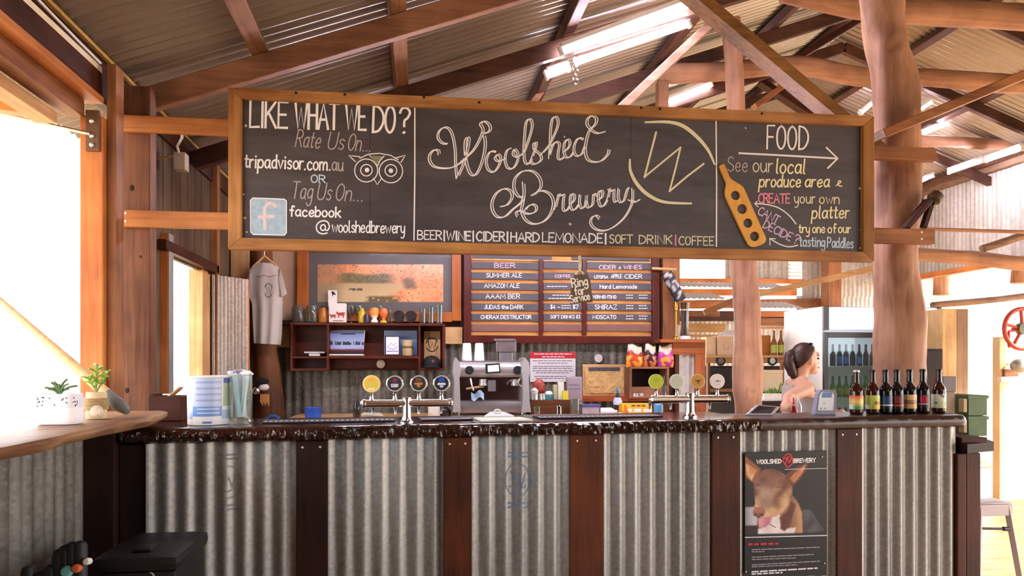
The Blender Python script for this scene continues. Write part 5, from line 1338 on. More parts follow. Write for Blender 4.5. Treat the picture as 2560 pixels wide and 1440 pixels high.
MB().hexa([PY(x, y, YT - .02) for x, y in ((700, 672), (718, 735), (704, 742), (696, 700))] + [PY(x, y, YT + .02) for x, y in ((700, 672), (718, 735), (704, 742), (696, 700))], .004).build('sleeve', SH, o, True)
MB().hexa([PY(x, y, YT - .02) for x, y in ((626, 672), (630, 700), (624, 742), (616, 732))] + [PY(x, y, YT + .02) for x, y in ((626, 672), (630, 700), (624, 742), (616, 732))], .004).build('sleeve', SH, o, True)
ts = lambda x, y: PY(x, y, YT - .052)
mb = MB(); ribbon(mb, circ(671, 726, 10, 24, 17)[2:11], 2, ts); ribbon(mb, circ(671, 726, 10, 24, 17)[14:23], 2, ts); ribbon(mb, [(664, 712), (668, 735), (672, 718), (675, 738), (680, 715)], 1.6, ts)
ribbon(mb, catmull([(640, 690), (650, 692), (660, 688), (672, 692), (690, 688)], 4), 1.4, ts); mb.build('shirt_print', plain('print_dark', '#4b4650', .8, vary=0), o)
MB().tube([PY(632, 668, YT), PY(661, 640, YT), PY(690, 664, YT)], .011, 8).build('hanger', WL('x'), o); MB().tube([PY(661, 640, YT), PY(661, 630, YT), PY(667, 625, YT)], .003, 6).build('hook', M_STEEL, o)

# landscape picture
YP = 6.14
o = thing('landscape_picture', 'framed panoramic print of an orange river cliff on the back wall', 'picture', PY(947, 800, YP))
BX(770, 625, 1132, 778, YP, .03, 'mount_board', plain('mount_dark', '#57514f', .5, vary=.05), o)
PF = lambda a_: wood('picture_frame', '#7a3c14', '#b5672a', a_, .4)
BX(742, 604, 771, 802, YP - .03, .06, 'frame_stile', PF('z'), o); BX(1130, 604, 1153, 802, YP - .03, .06, 'frame_stile', PF('z'), o)
BX(771, 777, 1130, 802, YP - .03, .06, 'frame_rail', PF('x'), o); BX(771, 604, 1130, 628, YP - .03, .06, 'frame_rail', PF('x'), o)
def pic(u, v):
    sm = lambda e, w_, x: max(0., min(1., (x - e) / w_ + .5))
    n1 = noise.noise(Vector((u * 6, v * 3, 0))); n2 = noise.noise(Vector((u * 34, v * 14, 4))); n3 = noise.noise(Vector((u * 70, v * 28, 9)))
    c = mixc(lin('#c8713c'), lin('#f0ad78'), .5 + n2 * .7 + n3 * .4 + .3 * n1)
    c = mixc(c, lin('#6f5a34'), sm(.30, .1, n2 * .6 + n3 * .5))
    riv = mixc(lin('#a98e66'), lin('#c9ad7e'), v + .3 * n1)
    bank = .78 - .55 * (v - .45) + .03 * n2                       # river on the left of this line
    c = mixc(c, riv, sm(.50 + .05 * n1, .06, v) * (1 - sm(bank, .03, u)))
    c = mixc(c, mixc(lin('#544a2c'), lin('#857848'), .5 + n3), (1 - sm(.13, .05, abs(v - .38 - .05 * n1))) * (1 - sm(.22, .1, abs(u - .38))))
    c = mixc(c, lin('#62552f'), (1 - sm(.09, .05, abs(v - .93))) * (1 - sm(.13, .04, abs(u - .52 - .02 * n2))) * sm(-.1, .2, n2 + .15))
    c = mixc(c, lin('#7a5a40'), (1 - sm(.05, .04, abs(u - .72 - .1 * (v - .4)))) * (1 - sm(.16, .1, abs(v - .5 - .06 * n2))))
    if abs(v - .66) < .035 and .25 < u < .36 and n3 > -.15: c = lin('#4a4438')
    return mixc(c, lin('#6a5846'), .55 * (1 - sm(.17, .12, u)))  # left side muted: reflection on the glass painted into the print colour
board_print('landscape_print', lambda x, y: PY(x, y, YP - .001), 794, 661, 1108, 755, 150, 48, pic, vcolmat('print_gloss', .3), o)
MB().box((PY(771, 777, YP).x, YP - .012, PY(771, 777, YP).z), (PY(1130, 777, YP).x, YP - .010, PY(771, 628, YP).z)).build('glazing', glassmat('pane_glass', '#ffffff', .03, .97, 0), o)

# shelf unit
YSH = 5.93; DS = .22
ST = wood('shelf_red', '#331209', '#6a2a16', 'x', .4)
o = thing('wall_shelf', 'dark red timber wall shelf with compartments under the picture', 'shelf', PY(918, 925, YSH))
PNL = lambda x0, y0, x1, y1, n_='board', dp=DS, yo=0: BX(x0, y0, x1, y1, YSH + yo, dp, n_, ST, o, .002)
PNL(724, 806, 1113, 812, 'top_board'); PNL(726, 812, 731, 927, 'side_board'); PNL(817, 812, 822, 927, 'divider'); PNL(1046, 812, 1051, 925, 'divider'); PNL(1107, 812, 1112, 925, 'side_board')
PNL(731, 891, 817, 896, 'shelf_board'); PNL(731, 921, 817, 927, 'bottom_board'); PNL(822, 889, 1046, 896, 'shelf_board'); PNL(1051, 920, 1107, 926, 'bottom_board')
PNL(731, 812, 1107, 925, 'back_board', .012, DS - .012)
PNL(822, 896, 1046, 922, 'apron', .012, DS - .06)
tag(BX(690, 800, 728, 812, YSH + .1, .1, 'bracket_block', WK('x')), 'dark block beside the left end of the wall shelf', 'block')
ZS1 = PY(900, 806, YSH).z; zS2 = PY(900, 889, YSH).z; zS3 = PY(760, 891, YSH).z; zS4 = PY(1080, 920, YSH).z
GLS = glassmat('shelf_glass', '#e2e6de', .04, .62)
def sx(px, Y=6.02): return PY(px, 806, Y).x
def lathe_thing(name, label, cat, px, Y, zb, prof, mat, group=None, n=18, part='body', extra=None):
    """prof in pixels (radius, height) at that depth"""
    s = pxw(Y, px); c = Vector((PY(px, 900, Y).x, Y, zb + .001)); o_ = thing(name, label, cat, c, group)
    MB().lathe([(max(.0006, r * s), h * s) for r, h in prof], c, n).build(part, mat, o_, True)
    if extra:
        for (nm, pr, m_) in extra: MB().lathe([(max(.0006, r * s), h * s) for r, h in pr], c, n).build(nm, m_, o_, True)
    return o_
YS2 = 6.02
JAR = [(15, 0), (16, 2), (16, 34), (13, 38), (13, 42), (11.5, 42), (11.5, 38), (14, 33), (14, 3), (.2, 3)]
lathe_thing('glass_jar', 'clear glass jar at the left end of the wall shelf', 'jar', 745, YS2, ZS1, JAR, GLS, 'glassware on the wall shelf', 18, 'glass')
lathe_thing('glass_jar', 'clear glass jar beside the amber pot on the wall shelf', 'jar', 779, YS2, ZS1, JAR, GLS, 'glassware on the wall shelf', 18, 'glass')
lathe_thing('amber_pot', 'small amber brown pot on the wall shelf', 'pot', 808, YS2, ZS1, [(11, 0), (12, 3), (12, 28), (9, 32), (9, 37), (7, 37)], plain('amber_pot', '#a8641e', .3), extra=[('lid', [(6, 37), (6, 41), (.2, 41)], M_BLACK)])
o = thing('gift_box', 'white carton printed with red animals on the wall shelf', 'box', (sx(843), YS2, ZS1))
s = pxw(YS2, 843)
MB().box((sx(824), YS2 - .05, ZS1 + .001), (sx(866), YS2 + .05, ZS1 + 48 * s), .003).build('carton', plain('carton_white', '#e6dcd6', .6, vary=.03), o)
gx = lambda x, y: Vector((PY(x, y, YS2 - .052).x, YS2 - .052, PY(x, y, YS2 - .052).z))
for (cx, cy, k_, cl) in ((833, 790, .8, '#9c4a34'), (853, 786, 1.1, '#a83a34')):
    cow = [(-7, -4), (-9, -7), (-11, -5), (-11, -1), (-8, 0), (-7, 2), (-7, 8), (-5, 8), (-4, 3), (3, 3), (4, 8), (6, 8), (6, 2), (7, -3), (8, 4), (9, 4), (8, -5)]
    shape('printed_figure', [[(cx + x * k_, cy + y * k_) for x, y in cow]], gx, .0006, (0, -1, 0), plain('fig' + cl[1:], cl, .6, vary=0), o)
shape('printed_figure', [[(832, 803), (858, 803), (858, 800), (832, 800)]], gx, .0006, (0, -1, 0), plain('fig_tan', '#b98a5c', .6, vary=0), o)
o = thing('tall_carton', 'tall narrow white carton behind the gift box', 'box', (sx(831), YS2 + .1, ZS1))
MB().box((sx(821, 6.1), YS2 + .052, ZS1 + .001), (sx(843, 6.1), YS2 + .086, ZS1 + 83 * s), .002).build('carton', plain('carton_white', '#e6dcd6', .6), o)
shape('printed_mark', [[(828, 728), (836, 730), (840, 738), (834, 736), (832, 742), (830, 735)]], lambda x, y: PY(x, y, YS2 + .051), .0006, (0, -1, 0), M_BLACK, o)
GOB = [(8, 0), (8, 1), (1.5, 3), (1.5, 16), (7, 22), (10, 34), (8, 44), (7.4, 44), (9, 34), (6, 23), (.3, 19)]
for px, lb in ((878, 'stemmed glass right of the gift box'), (898, 'stemmed glass behind the yellow bottle'), (950, 'stemmed glass with tall bowl behind the orange ornament')):
    lathe_thing('wine_glass', lb, 'glass', px, YS2 + .06, ZS1, GOB, GLS, 'glassware on the wall shelf', 16, 'glass')
lathe_thing('yellow_bottle', 'yellow bottle on the wall shelf', 'bottle', 905, YS2 - .02, ZS1, [(8, 0), (9, 2), (9, 26), (6, 30), (5, 36), (.2, 36)], plain('yellow_gl', '#c9a81e', .3))
lathe_thing('navy_jar', 'small navy jar on the wall shelf', 'jar', 917, YS2 - .05, ZS1, [(7, 0), (7, 16), (6, 18), (6, 20), (.2, 20)], plain('navy', '#1d2544', .4))
lathe_thing('ornament_mug', 'orange and white footed ornament on the wall shelf', 'ornament', 936, YS2 - .05, ZS1, [(9, 0), (10, 2), (6, 8), (6, 12), (11, 20), (12, 28), (9, 36), (.3, 38)], plain('ornament_white', '#eee2d4', .4), extra=[('orange_band', [(10.5, 18), (12.4, 24), (12.3, 30), (9.4, 36.6)], plain('ornament_orange', '#ec8a3c', .4))])
lathe_thing('candle_holder', 'orange round candle holder with dark opening on a yellow foot', 'ornament', 959, YS2 - .05, ZS1, [(8, 0), (8, 2), (4, 6), (4, 11), (9, 17), (11, 26), (8, 35), (.3, 37)], plain('holder_orange', '#e0702c', .4, vary=.2, vs=50), extra=[('foot_ring', [(8.4, 0), (8.4, 3), (5, 6)], plain('holder_yellow', '#e8b53c', .4))])
lathe_thing('clear_bottle', 'slim clear glass bottle in the middle of the wall shelf', 'bottle', 975, YS2, ZS1, [(7, 0), (7.5, 2), (7.5, 28), (3, 37), (3, 46), (2, 46), (2, 38), (6.6, 27), (6.6, 3), (.2, 3)], GLS, 'glassware on the wall shelf')
o = thing('sunglasses', 'dark sunglasses resting on the wall shelf', 'sunglasses', (sx(1012), YS2 - .06, ZS1))
for px in (998, 1028):
    c = Vector((sx(px), YS2 - .08, ZS1 + .05)); MB().tube([c + Vector((math.cos(t) * .045, .01 * math.sin(t), math.sin(t) * .045)) for t in [i*math.pi/8 for i in range(16)]], .006, 6, closed=True).build('rim', plain('horn_brown', '#2e1a10', .3), o)
    MB().lathe([(.043, 0), (.043, .002)], c, 20, (0, -1, 0)).build('lens', glassmat('lens', '#6b4a30', .03, .8), o)
MB().tube([(sx(1008), YS2 - .08, ZS1 + .06), (sx(1018), YS2 - .08, ZS1 + .06)], .005, 6).build('bridge', plain('horn_brown', '#2e1a10', .3), o)
for px, hh, lb in ((1057, 36, 'left of three straight glasses at the right end of the wall shelf'), (1077, 40, 'middle of three straight glasses at the right end of the wall shelf'), (1099, 46, 'right and tallest of three straight glasses on the wall shelf')):
    lathe_thing('beer_glass', lb, 'glass', px, YS2, ZS1, [(7, 0), (8, 1), (8.5, hh), (7.6, hh), (7, 3), (.2, 3)], GLS, 'glassware on the wall shelf', 16, 'glass')
# in the compartments
o = thing('brochure', 'blue brochure with a silhouetted skyline photo in the shelf compartment', 'brochure', (sx(868), 6.0, zS2))
def bro(u, v):
    if v > .86: return lin('#2a2028')
    if v > .78: return lin('#7a2a3a')
    c = mixc(lin('#6a7cb0'), lin('#c3cfe6'), v if v < .5 else 1.2 - v)
    if .42 < v < .62 and noise.noise(Vector((u * 16, 3, 0))) > -.15 and v > .47 - .1 * noise.noise(Vector((u * 16, 1, 0))): c = lin('#31384e')
    if .1 < v < .16 and .3 < u < .75: c = lin('#1c2030')
    return c
YBR = 6.0
MB().hexa([PY(826, 886, YBR), PY(908, 886, YBR), PY(913, 826, YBR + .03), PY(828, 826, YBR + .03)] + [PY(826, 886, YBR) + Vector((0, .012, 0)), PY(908, 886, YBR) + Vector((0, .012, 0)), PY(913, 826, YBR + .03) + Vector((0, .012, 0)), PY(828, 826, YBR + .03) + Vector((0, .012, 0))]).build('pages', plain('paper_cream', '#d9d5cc', .7), o)
board_print('cover_print', lambda x, y: PY(x, y, YBR - .002 + (886 - y) * .0005), 826, 827, 910, 885, 60, 40, bro, vcolmat('print_gloss', .3), o)
for k, (x0, x1, y0, y1, lb) in enumerate(((822, 908, 885, 889, 'thin pale booklet stack under the blue brochure'), (760, 812, 879, 883, 'white papers lying in the left shelf compartment'), (772, 800, 884, 890, 'small cream block under the white papers'))):
    tag(BX(x0, y0, x1, y1, 5.97, .16, 'booklet', plain('paper_cream', '#d9d5cc', .7)), lb, 'paper')
o = thing('certificate_frame', 'small dark framed white certificate in the shelf compartment', 'frame', (sx(980), 6.0, zS2))
BX(962, 839, 1000, 888.5, 6.0, .014, 'frame', plain('frame_navy', '#2a2236', .4), o); BX(965, 842, 997, 886, 5.997, .004, 'paper', plain('paper_white2', '#f2f1f4', .6, vary=.02), o)
mb = MB(); cf = lambda x, y: PY(x, y, 5.9965)
ribbon(mb, circ(981, 862, 12, 20, 11)[1:10], 1.6, cf); ribbon(mb, [(972, 864), (978, 858), (984, 864), (990, 858)], 1.4, cf); ribbon(mb, [(968, 878), (994, 878)], 3, cf); mb.build('emblem', plain('ink_violet', '#9a93b0', .6), o)
tag(BX(960, 826, 1043, 888, 6.09, .008, 'postcard', plain('postcard_blue', '#8ba2cc', .6, vary=.2, vs=6)), 'blue sky picture card leaning at the back of the middle compartment', 'picture')
lathe_thing('pottery_mug', 'beige pottery mug with a dark round mark in the shelf', 'mug', 1019, 6.0, zS2, [(12, 0), (13, 3), (13, 34), (14, 38), (12.5, 38), (11.5, 34), (11.5, 4), (.2, 4)], plain('pottery', '#c3ab78', .6, vary=.12), extra=[('mark_band', [(13.1, 18), (13.2, 24)], plain('pottery_dark', '#6d6046', .6))])
o = thing('tan_plaque', 'tan timber plaque with a dark round W mark in the right compartment', 'plaque', (sx(1080), 6.1, zS4))
BX(1060, 828, 1101, 919.5, 6.09, .015, 'board', WL('z'), o)
mb = MB(); cf2 = lambda x, y: PY(x, y, 6.0885); ribbon(mb, circ(1080, 862, 15, 24, 17)[1:11], 2.4, cf2); ribbon(mb, circ(1080, 862, 15, 24, 17)[13:23], 2.4, cf2); ribbon(mb, [(1070, 852), (1075, 874), (1081, 856), (1085, 875), (1091, 852)], 2.4, cf2); mb.build('burnt_emblem', WK('x'), o)
o = thing('baseball_hat', 'black hat with a small red badge in the right shelf compartment', 'hat', (sx(1079), 5.99, zS4))
s = pxw(5.99, 1079); c = Vector((PY(1079, 900, 5.99).x, 6.0, zS4 + .002))
MB().lathe([(22 * s, 0), (23 * s, 8 * s), (20 * s, 20 * s), (12 * s, 28 * s), (.001, 31 * s)], c, 22).build('crown', plain('cap_black', '#131216', .8), o, True)
MB().box((c.x - 20 * s, c.y - .10, c.z), (c.x + 20 * s, c.y - .02, c.z + .012), .005).build('peak', plain('cap_black', '#131216', .8), o, True)
MB().ball(c + Vector((.01, -22 * s, 16 * s)), .012, 10, 6, (1, .3, 1)).build('badge', plain('badge_red', '#9a3a34', .6), o)
lathe_o = thing('fossil_disc', 'round whitish shell disc fixed below the wall shelf', 'ornament', PY(952, 910, YSH + .1)); c = PY(952, 910, YSH + .14)
MB().lathe([(.034, 0), (.036, .01), (.024, .02), (.012, .014), (.001, .018)], c, 16, (0, -1, 0), capt=False).build('disc', plain('shell_pale', '#d9c6b2', .6), lathe_o, True)

# menu board
YM = 6.10
o = thing('menu_board', 'dark framed slatted menu board with chalked drinks list behind the bar', 'menu board', PY(1405, 856, YM))
BX(1176, 600, 1632, 840, YM + .03, .02, 'backing_board', wood('menu_pine', '#a5662c', '#dba05a', 'x', .5), o)
RD = wood('menu_frame', '#3a1410', '#5f2219', 'z', .35)
BX(1160, 600, 1178, 857, YM - .01, .06, 'frame_stile', RD, o); BX(1631, 600, 1649, 857, YM - .01, .06, 'frame_stile', RD, o); BX(1178, 838, 1631, 857, YM - .01, .06, 'frame_rail', RD, o)
BX(1348, 648, 1358, 838, YM, .04, 'mullion', RD, o); BX(1456, 648, 1467, 838, YM, .04, 'mullion', RD, o)
SLT = plain('slate', '#4a454c', .55, vary=.12, vs=8); SLB = plain('slat_brown', '#76504a', .5, vary=.1)
BX(1184, 630, 1380, 646, YM + .015, .012, 'slate_strip', SLT, o); BX(1430, 632, 1624, 649, YM + .015, .012, 'slate_strip', SLT, o); BX(1180, 646, 1628, 650, YM + .012, .016, 'slat', WL('x'), o)
for r_ in range(7):
    y = 663 + r_ * 26
    for (x0, x1) in ((1179, 1347), (1359, 1456), (1468, 1630)):
        BX(x0, y - 8.5, x1, y + 8.5, YM + .012, .014, 'slate_strip', SLT if r_ < 6 else SLB, o, .001)
MT = lambda x, y: PY(x, y, YM + .0115)
CW = plain('chalk_white', '#f4eef2', .9); CPk = plain('chalk_pale_pink', '#eec0d6', .9, vary=.1)
def mw(t, x0, x1, y, h=9, m=CW, wd=1.5): write(t, x0, y, x1, y, h, wd, MT, m, o, 'chalk_lettering', jit=.2)
mw('BEER', 1236, 1288, 669, 11, CPk); mw('SUMMER ALE', 1216, 1304, 693, 10); mw('AMAZON ALE', 1211, 1298, 719, 10); mw('AAAM BER', 1214, 1300, 746, 11); mw('JUDAS the DARK', 1211, 1308, 772, 9.5); mw('CHERAX DESTRUCTOR', 1202, 1328, 797, 9)
mw('COFFEE', 1388, 1426, 694, 7, CPk, 1.2); mw('$4', 1376, 1388, 772, 10); mw('-', 1394, 1400, 772, 10); mw('$7', 1432, 1446, 772, 10); mw('SOFT DRINKS $3', 1376, 1450, 796, 8, CW, 1.2)
mw('CIDER & WINES', 1498, 1604, 673, 10, CPk); mw('UTOPIA', 1486, 1520, 696, 7); mw('APPLE', 1528, 1554, 695, 9); mw('CIDER', 1562, 1605, 696, 10); mw('Hard Lemonade', 1500, 1592, 721, 9.5); mw('VERMENTINO', 1482, 1540, 746, 7.5); mw('SHIRAZ', 1487, 1542, 773, 11); mw('MOSCATO', 1482, 1540, 797, 9)
greek([(1368, 716, 1420, 716), (1382, 738, 1424, 738), (1372, 746, 1424, 746), (1404, 764, 1426, 764), (1404, 770, 1426, 770)] + [(x, y + d_, x + w_, y + d_) for y in (738, 764, 790) for (x, w_) in ((1566, 16), (1598, 20)) for d_ in (0, 7)], MT, 2, CW, o, 'chalk_notes')
# dowel peg and hanging patterned strap
o = thing('dowel_peg', 'pale wooden dowel sticking out right of the menu board', 'peg', PY(1660, 672, 6.0)); MB().tube([PY(1630, 671, 6.05), PY(1692, 674, 5.98)], .012, 10).build('dowel', WL('x'), o)
o = thing('patterned_sleeve', 'black and white patterned cloth sleeve hanging from the dowel', 'cloth', PY(1690, 750, 5.98))
mb = MB(); pts = [PY(1668, 682, 5.98), PY(1676, 702, 5.97), PY(1690, 728, 5.97), PY(1702, 752, 5.97)]; mb.tube(catmull([tuple(p) for p in pts], 6), .05, 12)
mb.c = [lin('#b8b6b8') if noise.noise(Vector(v) * 26) > .16 else lin('#2c2b30') for v in mb.v]; mb.build('cloth', vcolmat('print', .7), o, 'all')

# ---- coffee machine
YC = 5.62
cm = thing('coffee_machine', 'stainless steel espresso machine on the back bench', 'coffee machine', (PY(1228, 1040, YC).x, YC, ZBB))
s = pxw(YC, 1228); cx = lambda px: PY(px, 911, YC).x; cz = lambda py: PY(1228, py, YC).z
STL = plain('machine_steel', '#d2cfcd', .3, .55, vary=.03); STD = plain('steel_dark', '#9a9496', .3, .6, vary=.06)
MB().box((cx(1143), YC - .02, cz(1032)), (cx(1322), YC + .30, cz(1002)), .016).build('drip_tray', STD, cm, True)
MB().box((cx(1146), YC + .20, cz(1004)), (cx(1314), YC + .30, cz(940)), .004).build('back_panel', plain('steel_brownish', '#6b4a44', .25, .7), cm)
MB().tube([Vector((cx(1150), YC + .08, cz(924))), Vector((cx(1310), YC + .08, cz(924)))], 20 * s, 24).build('boiler_hood', STL, cm, True)
MB().box((cx(1150), YC + .05, cz(943)), (cx(1310), YC + .30, cz(905)), .006).build('head_box', STL, cm)
MB().box((cx(1160), YC + .05, cz(905)), (cx(1304), YC + .30, cz(902)), .002).build('cup_rail', STD, cm)
for x0, x1 in ((1131, 1154), (1302, 1326)):
    L_ = [(x0, 1030), (x1 - (3 if x0 < 1200 else 0), 1030), (x1 - 4, 1000), (x1 - 6, 945), (x1 - 2, 925), (x1 - 6, 905), (x0 + 8, 893), (x0 + 2, 905), (x0, 930), (x0 + 4, 950), (x0 + 3, 1000)]
    shape('side_panel', [L_], lambda x, y: PY(x, y, YC - .03), .30, (0, -1, 0), STL, cm).location = (0, .26, 0)
shape('display', [[(1213, 910), (1248, 908), (1251, 932), (1214, 934)]], lambda x, y: PY(x, y, YC - .015), .02, (0, -1, 0), M_BLACK, cm)
shape('touch_screen', [[(1219, 914), (1246, 912), (1248, 928), (1220, 930)]], lambda x, y: PY(x, y, YC - .037), .002, (0, -1, 0), glow('lcd_white', '#e4e2f0', .5), cm)
for x in (1173, 1293):
    c = PY(x, 926, YC + .02); MB().lathe([(.034, 0), (.034, .03), (.028, .036), (.001, .036)], c, 20, (0, -1, .1), capt=False).build('steam_knob', M_BLACK, cm, True)
for x in (1208, 1288):
    c = PY(x, 948, YC + .05); MB().lathe([(.03, 0), (.03, -.03), (.036, -.032), (.036, -.05), (.02, -.055)], c, 16).build('group_head', STL, cm, True)
MB().beam(PY(1229, 978, YC + .04), PY(1229, 950, YC + .04), .06, .07, (0, 1, 0)).build('hot_tap_block', STD, cm)
for pts in ([(1176, 946), (1179, 960), (1184, 976)], [(1300, 946), (1295, 958), (1306, 970)], [(1266, 962), (1274, 952), (1284, 950)]): MB().tube([PY(x, y, YC) for x, y in pts], .007, 8).build('steam_wand', M_CHROME, cm)
MB().tube([PY(1165, 972, YC + .02), PY(1210, 966, YC + .06)], .009, 8).build('portafilter', WL('x'), cm)
for x in (1139, 1147, 1306, 1314): MB().lathe([(.012, 0), (.010, cz(1030) - ZBB)], (cx(x), YC + (.02 if x in (1147, 1306) else .22), ZBB), 10).build('foot', M_CHROME, cm)
cl = thing('blue_cloth', 'folded blue cloth on the espresso machine tray', 'cloth', PY(1196, 998, YC - .02))
mb = MB(); mb.grid(lambda u, v: PY(1178 + 32 * u, 998 - 18 * v + 5 * math.sin(u * 7), YC - .035 - .015 * math.sin(u * 9 + v * 3)), 14, 8); mb.grid(lambda u, v: PY(1178 + 32 * u, 998 - 17 * v + 5 * math.sin(u * 7), YC - .022 - .01 * math.sin(u * 9)), 14, 8); mb.build('fabric', plain('cloth_blue', '#9db9d2', .8, vary=.2, vs=30), cl, 'all')
for k, px in enumerate((1167, 1198)):
    lathe_thing('paper_cup_stack', ['left', 'right'][k] + ' stack of upturned white paper cups on the espresso machine', 'cups', px, YC + .14, cz(902), [(13 - .4, 0), (13, 2), (12.6, 6), (12.6, 10), (12, 14), (12, 18), (11.4, 22), (11.4, 26), (10.4, 40), (9.6, 44), (.2, 44)], plain('cup_white', '#f1ede6', .6, vary=.02), 'cup stacks on the espresso machine')
o = thing('coffee_grinder', 'coffee grinder hopper standing behind the espresso machine', 'grinder', PY(1262, 890, YC + .34))
GD = glassmat('smoke_glass', '#8d7c7c', .08, .55)
BX(1240, 852, 1291, 880, YC + .36, .12, 'hopper', plain('hopper_smoke', '#7d706f', .2, .2), o, .006); BX(1236, 847, 1289, 852, YC + .35, .14, 'hopper_lid', STD, o, .003)
BXZ(1248, 880, 1282, ZBB + .001, YC + .37, .1, 'grinder_body', STD, o, .006)

# wall notices and goods on the back bench
YN = 6.17
o = thing('law_notice', 'white notice with a red heading on the iron wall behind the bar', 'notice', PY(1382, 955, YN))
BX(1325, 880, 1439, 955, YN, .006, 'sheet', plain('notice_white', '#dcd8d8', .6, vary=.02), o); BX(1325, 880, 1439, 896, YN - .002, .004, 'red_header', plain('notice_red', '#c0202a', .5, vary=0), o)
NT = lambda x, y: PY(x, y, YN - .0028)
greek([(1336, 885, 1428, 885), (1356, 892, 1410, 892)], NT, 2.2, M_WHITE, o); greek([(1332, 902, 1432, 902), (1346, 908, 1418, 908), (1333, 916, 1430, 916), (1332, 921, 1431, 921), (1332, 927, 1432, 927), (1340, 932, 1424, 932), (1336, 941, 1414, 941), (1340, 946, 1412, 946)], lambda x, y: PY(x, y, YN - .0008), 1.8, plain('print_text', '#6a646c', .6, vary=0), o)
o = thing('round_disc', 'small round pale disc on the iron wall above the sand picture', 'disc', PY(1496, 896, YN)); MB().lathe([(.036, 0), (.038, .006), (.034, .012), (.001, .013)], PY(1496, 896, YN + .012), 24, (0, -1, 0), capt=False).build('disc', plain('disc_pale', '#d9cfcb', .6), o, True)
o = thing('sand_picture', 'framed sandy relief panel with a small printed strip on the bench', 'picture', PY(1512, 990, 6.05))
BX(1457, 911, 1566, 991, 6.05, .02, 'frame', WL('x'), o)
mb = MB(); mb.grid(lambda u, v: PY(1463 + 97 * u, 921 + 62 * v, 6.045 - .012 * max(0, noise.noise(Vector((u * 7, v * 5, 2)))) - .006 * noise.noise(Vector((u * 16, v * 12, 2)))), 40, 26); mb.f = [f[::-1] for f in mb.f]; mb.build('sand_relief', plain('sand', '#c8a468', .8, vary=.12, vs=12), o, 'all')
BX(1472, 918, 1550, 927, 6.036, .004, 'label_strip', plain('strip_dark', '#3f3f4a', .5, vary=.5, vs=60), o)
tag(BX(1452, 990, 1660, 1004, 5.98, .15, 'bench_ledge', wood('ledge_red', '#6b2c14', '#a4562c', 'x', .45)), 'reddish timber ledge under the sand picture and chip crate', 'ledge')
o = thing('chip_crate', 'open timber crate under the chip packets behind the right taps', 'crate', PY(1620, 998, 5.9))
CRW = wood('crate_brown', '#5d3c2a', '#9a6c4e', 'x', .6)
BX(1574, 920, 1580, 996, 5.9, .2, 'side_board', wood('crate_brown', '#5d3c2a', '#9a6c4e', 'z', .6), o); BX(1668, 920, 1673, 996, 5.9, .2, 'side_board', wood('crate_brown', '#5d3c2a', '#9a6c4e', 'z', .6), o)
BX(1574, 917, 1673, 922, 5.9, .2, 'top_board', CRW, o); BX(1580, 967, 1668, 996, 5.9, .02, 'front_board', CRW, o); BX(1580, 921, 1668, 996, 6.09, .01, 'back_board', WK('x'), o)
write('$2.10', 1584, 991, 1608, 990, 7, 1.4, lambda x, y: PY(x, y, 5.899), CW, o, 'chalk_lettering')
def packet(px0, px1, y0, y1, Y, label, fn):
    o_ = thing('chip_packet', label, 'chip packet', PY((px0 + px1) / 2, y1, Y), 'chip packets on the crate')
    mb = MB(); NU, NV = 18, 26
    for sd_ in (-1, 1):
        mb.grid(lambda u, v: PY(px0 + (px1 - px0) * (u + (.10 * math.sin(v * 5) * (u - .5)) + .08 * (1 - v) * (u - .5)), y1 + (y0 - y1) * v + 4 * math.sin(u * 5 + px0) * v, Y) + Vector((0, sd_ * .045 * (math.sin(math.pi * u) * math.sin(math.pi * min(1, v * 1.05 + .02))) ** .6 if 0 < u < 1 and 0 < v < .93 else 0, 0)) + Vector((0, .004 * noise.noise(Vector((u * 8, v * 8, px0))), 0)), NU, NV)
    mb.c = [fn(i / NU, j / NV) for _ in (0, 1) for j in range(NV + 1) for i in range(NU + 1)]
    mb.build('foil_bag', vcolmat('print_foil', .25), o_, 'all')
def fp(c1, c2, c3):
    def f(u, v):
        if v > .66 + .08 * math.sin(u * 9): return mixc(lin('#efe2cf'), lin('#cdb59a'), .5 + noise.noise(Vector((u * 9, v * 9, 1))))
        n_ = noise.noise(Vector((u * 3.2, v * 4, 3)))
        return lin(c1) if v > .5 else (lin(c2) if n_ > 0 else lin(c3))
    return f
packet(1568, 1606, 863, 920, 5.96, 'orange and red chip packet with torn white top, left of three', fp('#b0402c', '#f0a238', '#c8502c'))
packet(1612, 1640, 862, 920, 5.95, 'dark maroon chip packet in the middle of three', fp('#3a1c26', '#c9703c', '#4a2430'))
packet(1646, 1682, 863, 919, 5.96, 'magenta chip packet with an orange corner, right of three', fp('#c13a94', '#b8348c', '#f0a238'))
o = thing('brown_crate', 'low dark brown wooden crate on the back bench', 'crate', PY(1375, 1042, 5.55))
BXZ(1326, 1000, 1426, ZBB + .001, 5.58, .02, 'front_board', wood('crate_dark', '#3a1f12', '#6b4028', 'x', .5), o); BXZ(1326, 1000, 1426, ZBB + .001, 5.85, .02, 'rear_board', wood('crate_dark', '#3a1f12', '#6b4028', 'x', .5), o)
BXZ(1326, 1000, 1331, ZBB + .001, 5.60, .25, 'side_board', WD('y'), o); BXZ(1421, 1000, 1426, ZBB + .001, 5.60, .25, 'side_board', WD('y'), o); BX(1331, 1003, 1421, 1008, 5.60, .25, 'lid_board', WD('x'), o)
zc = PY(1375, 1003, 5.62).z
LT = lambda nm, lb, ct, px, pr, m_, ex=None, Y=5.68, z=None, g=None: lathe_thing(nm, lb, ct, px, Y, zc if z is None else z, pr, m_, g, 16, 'body', ex)
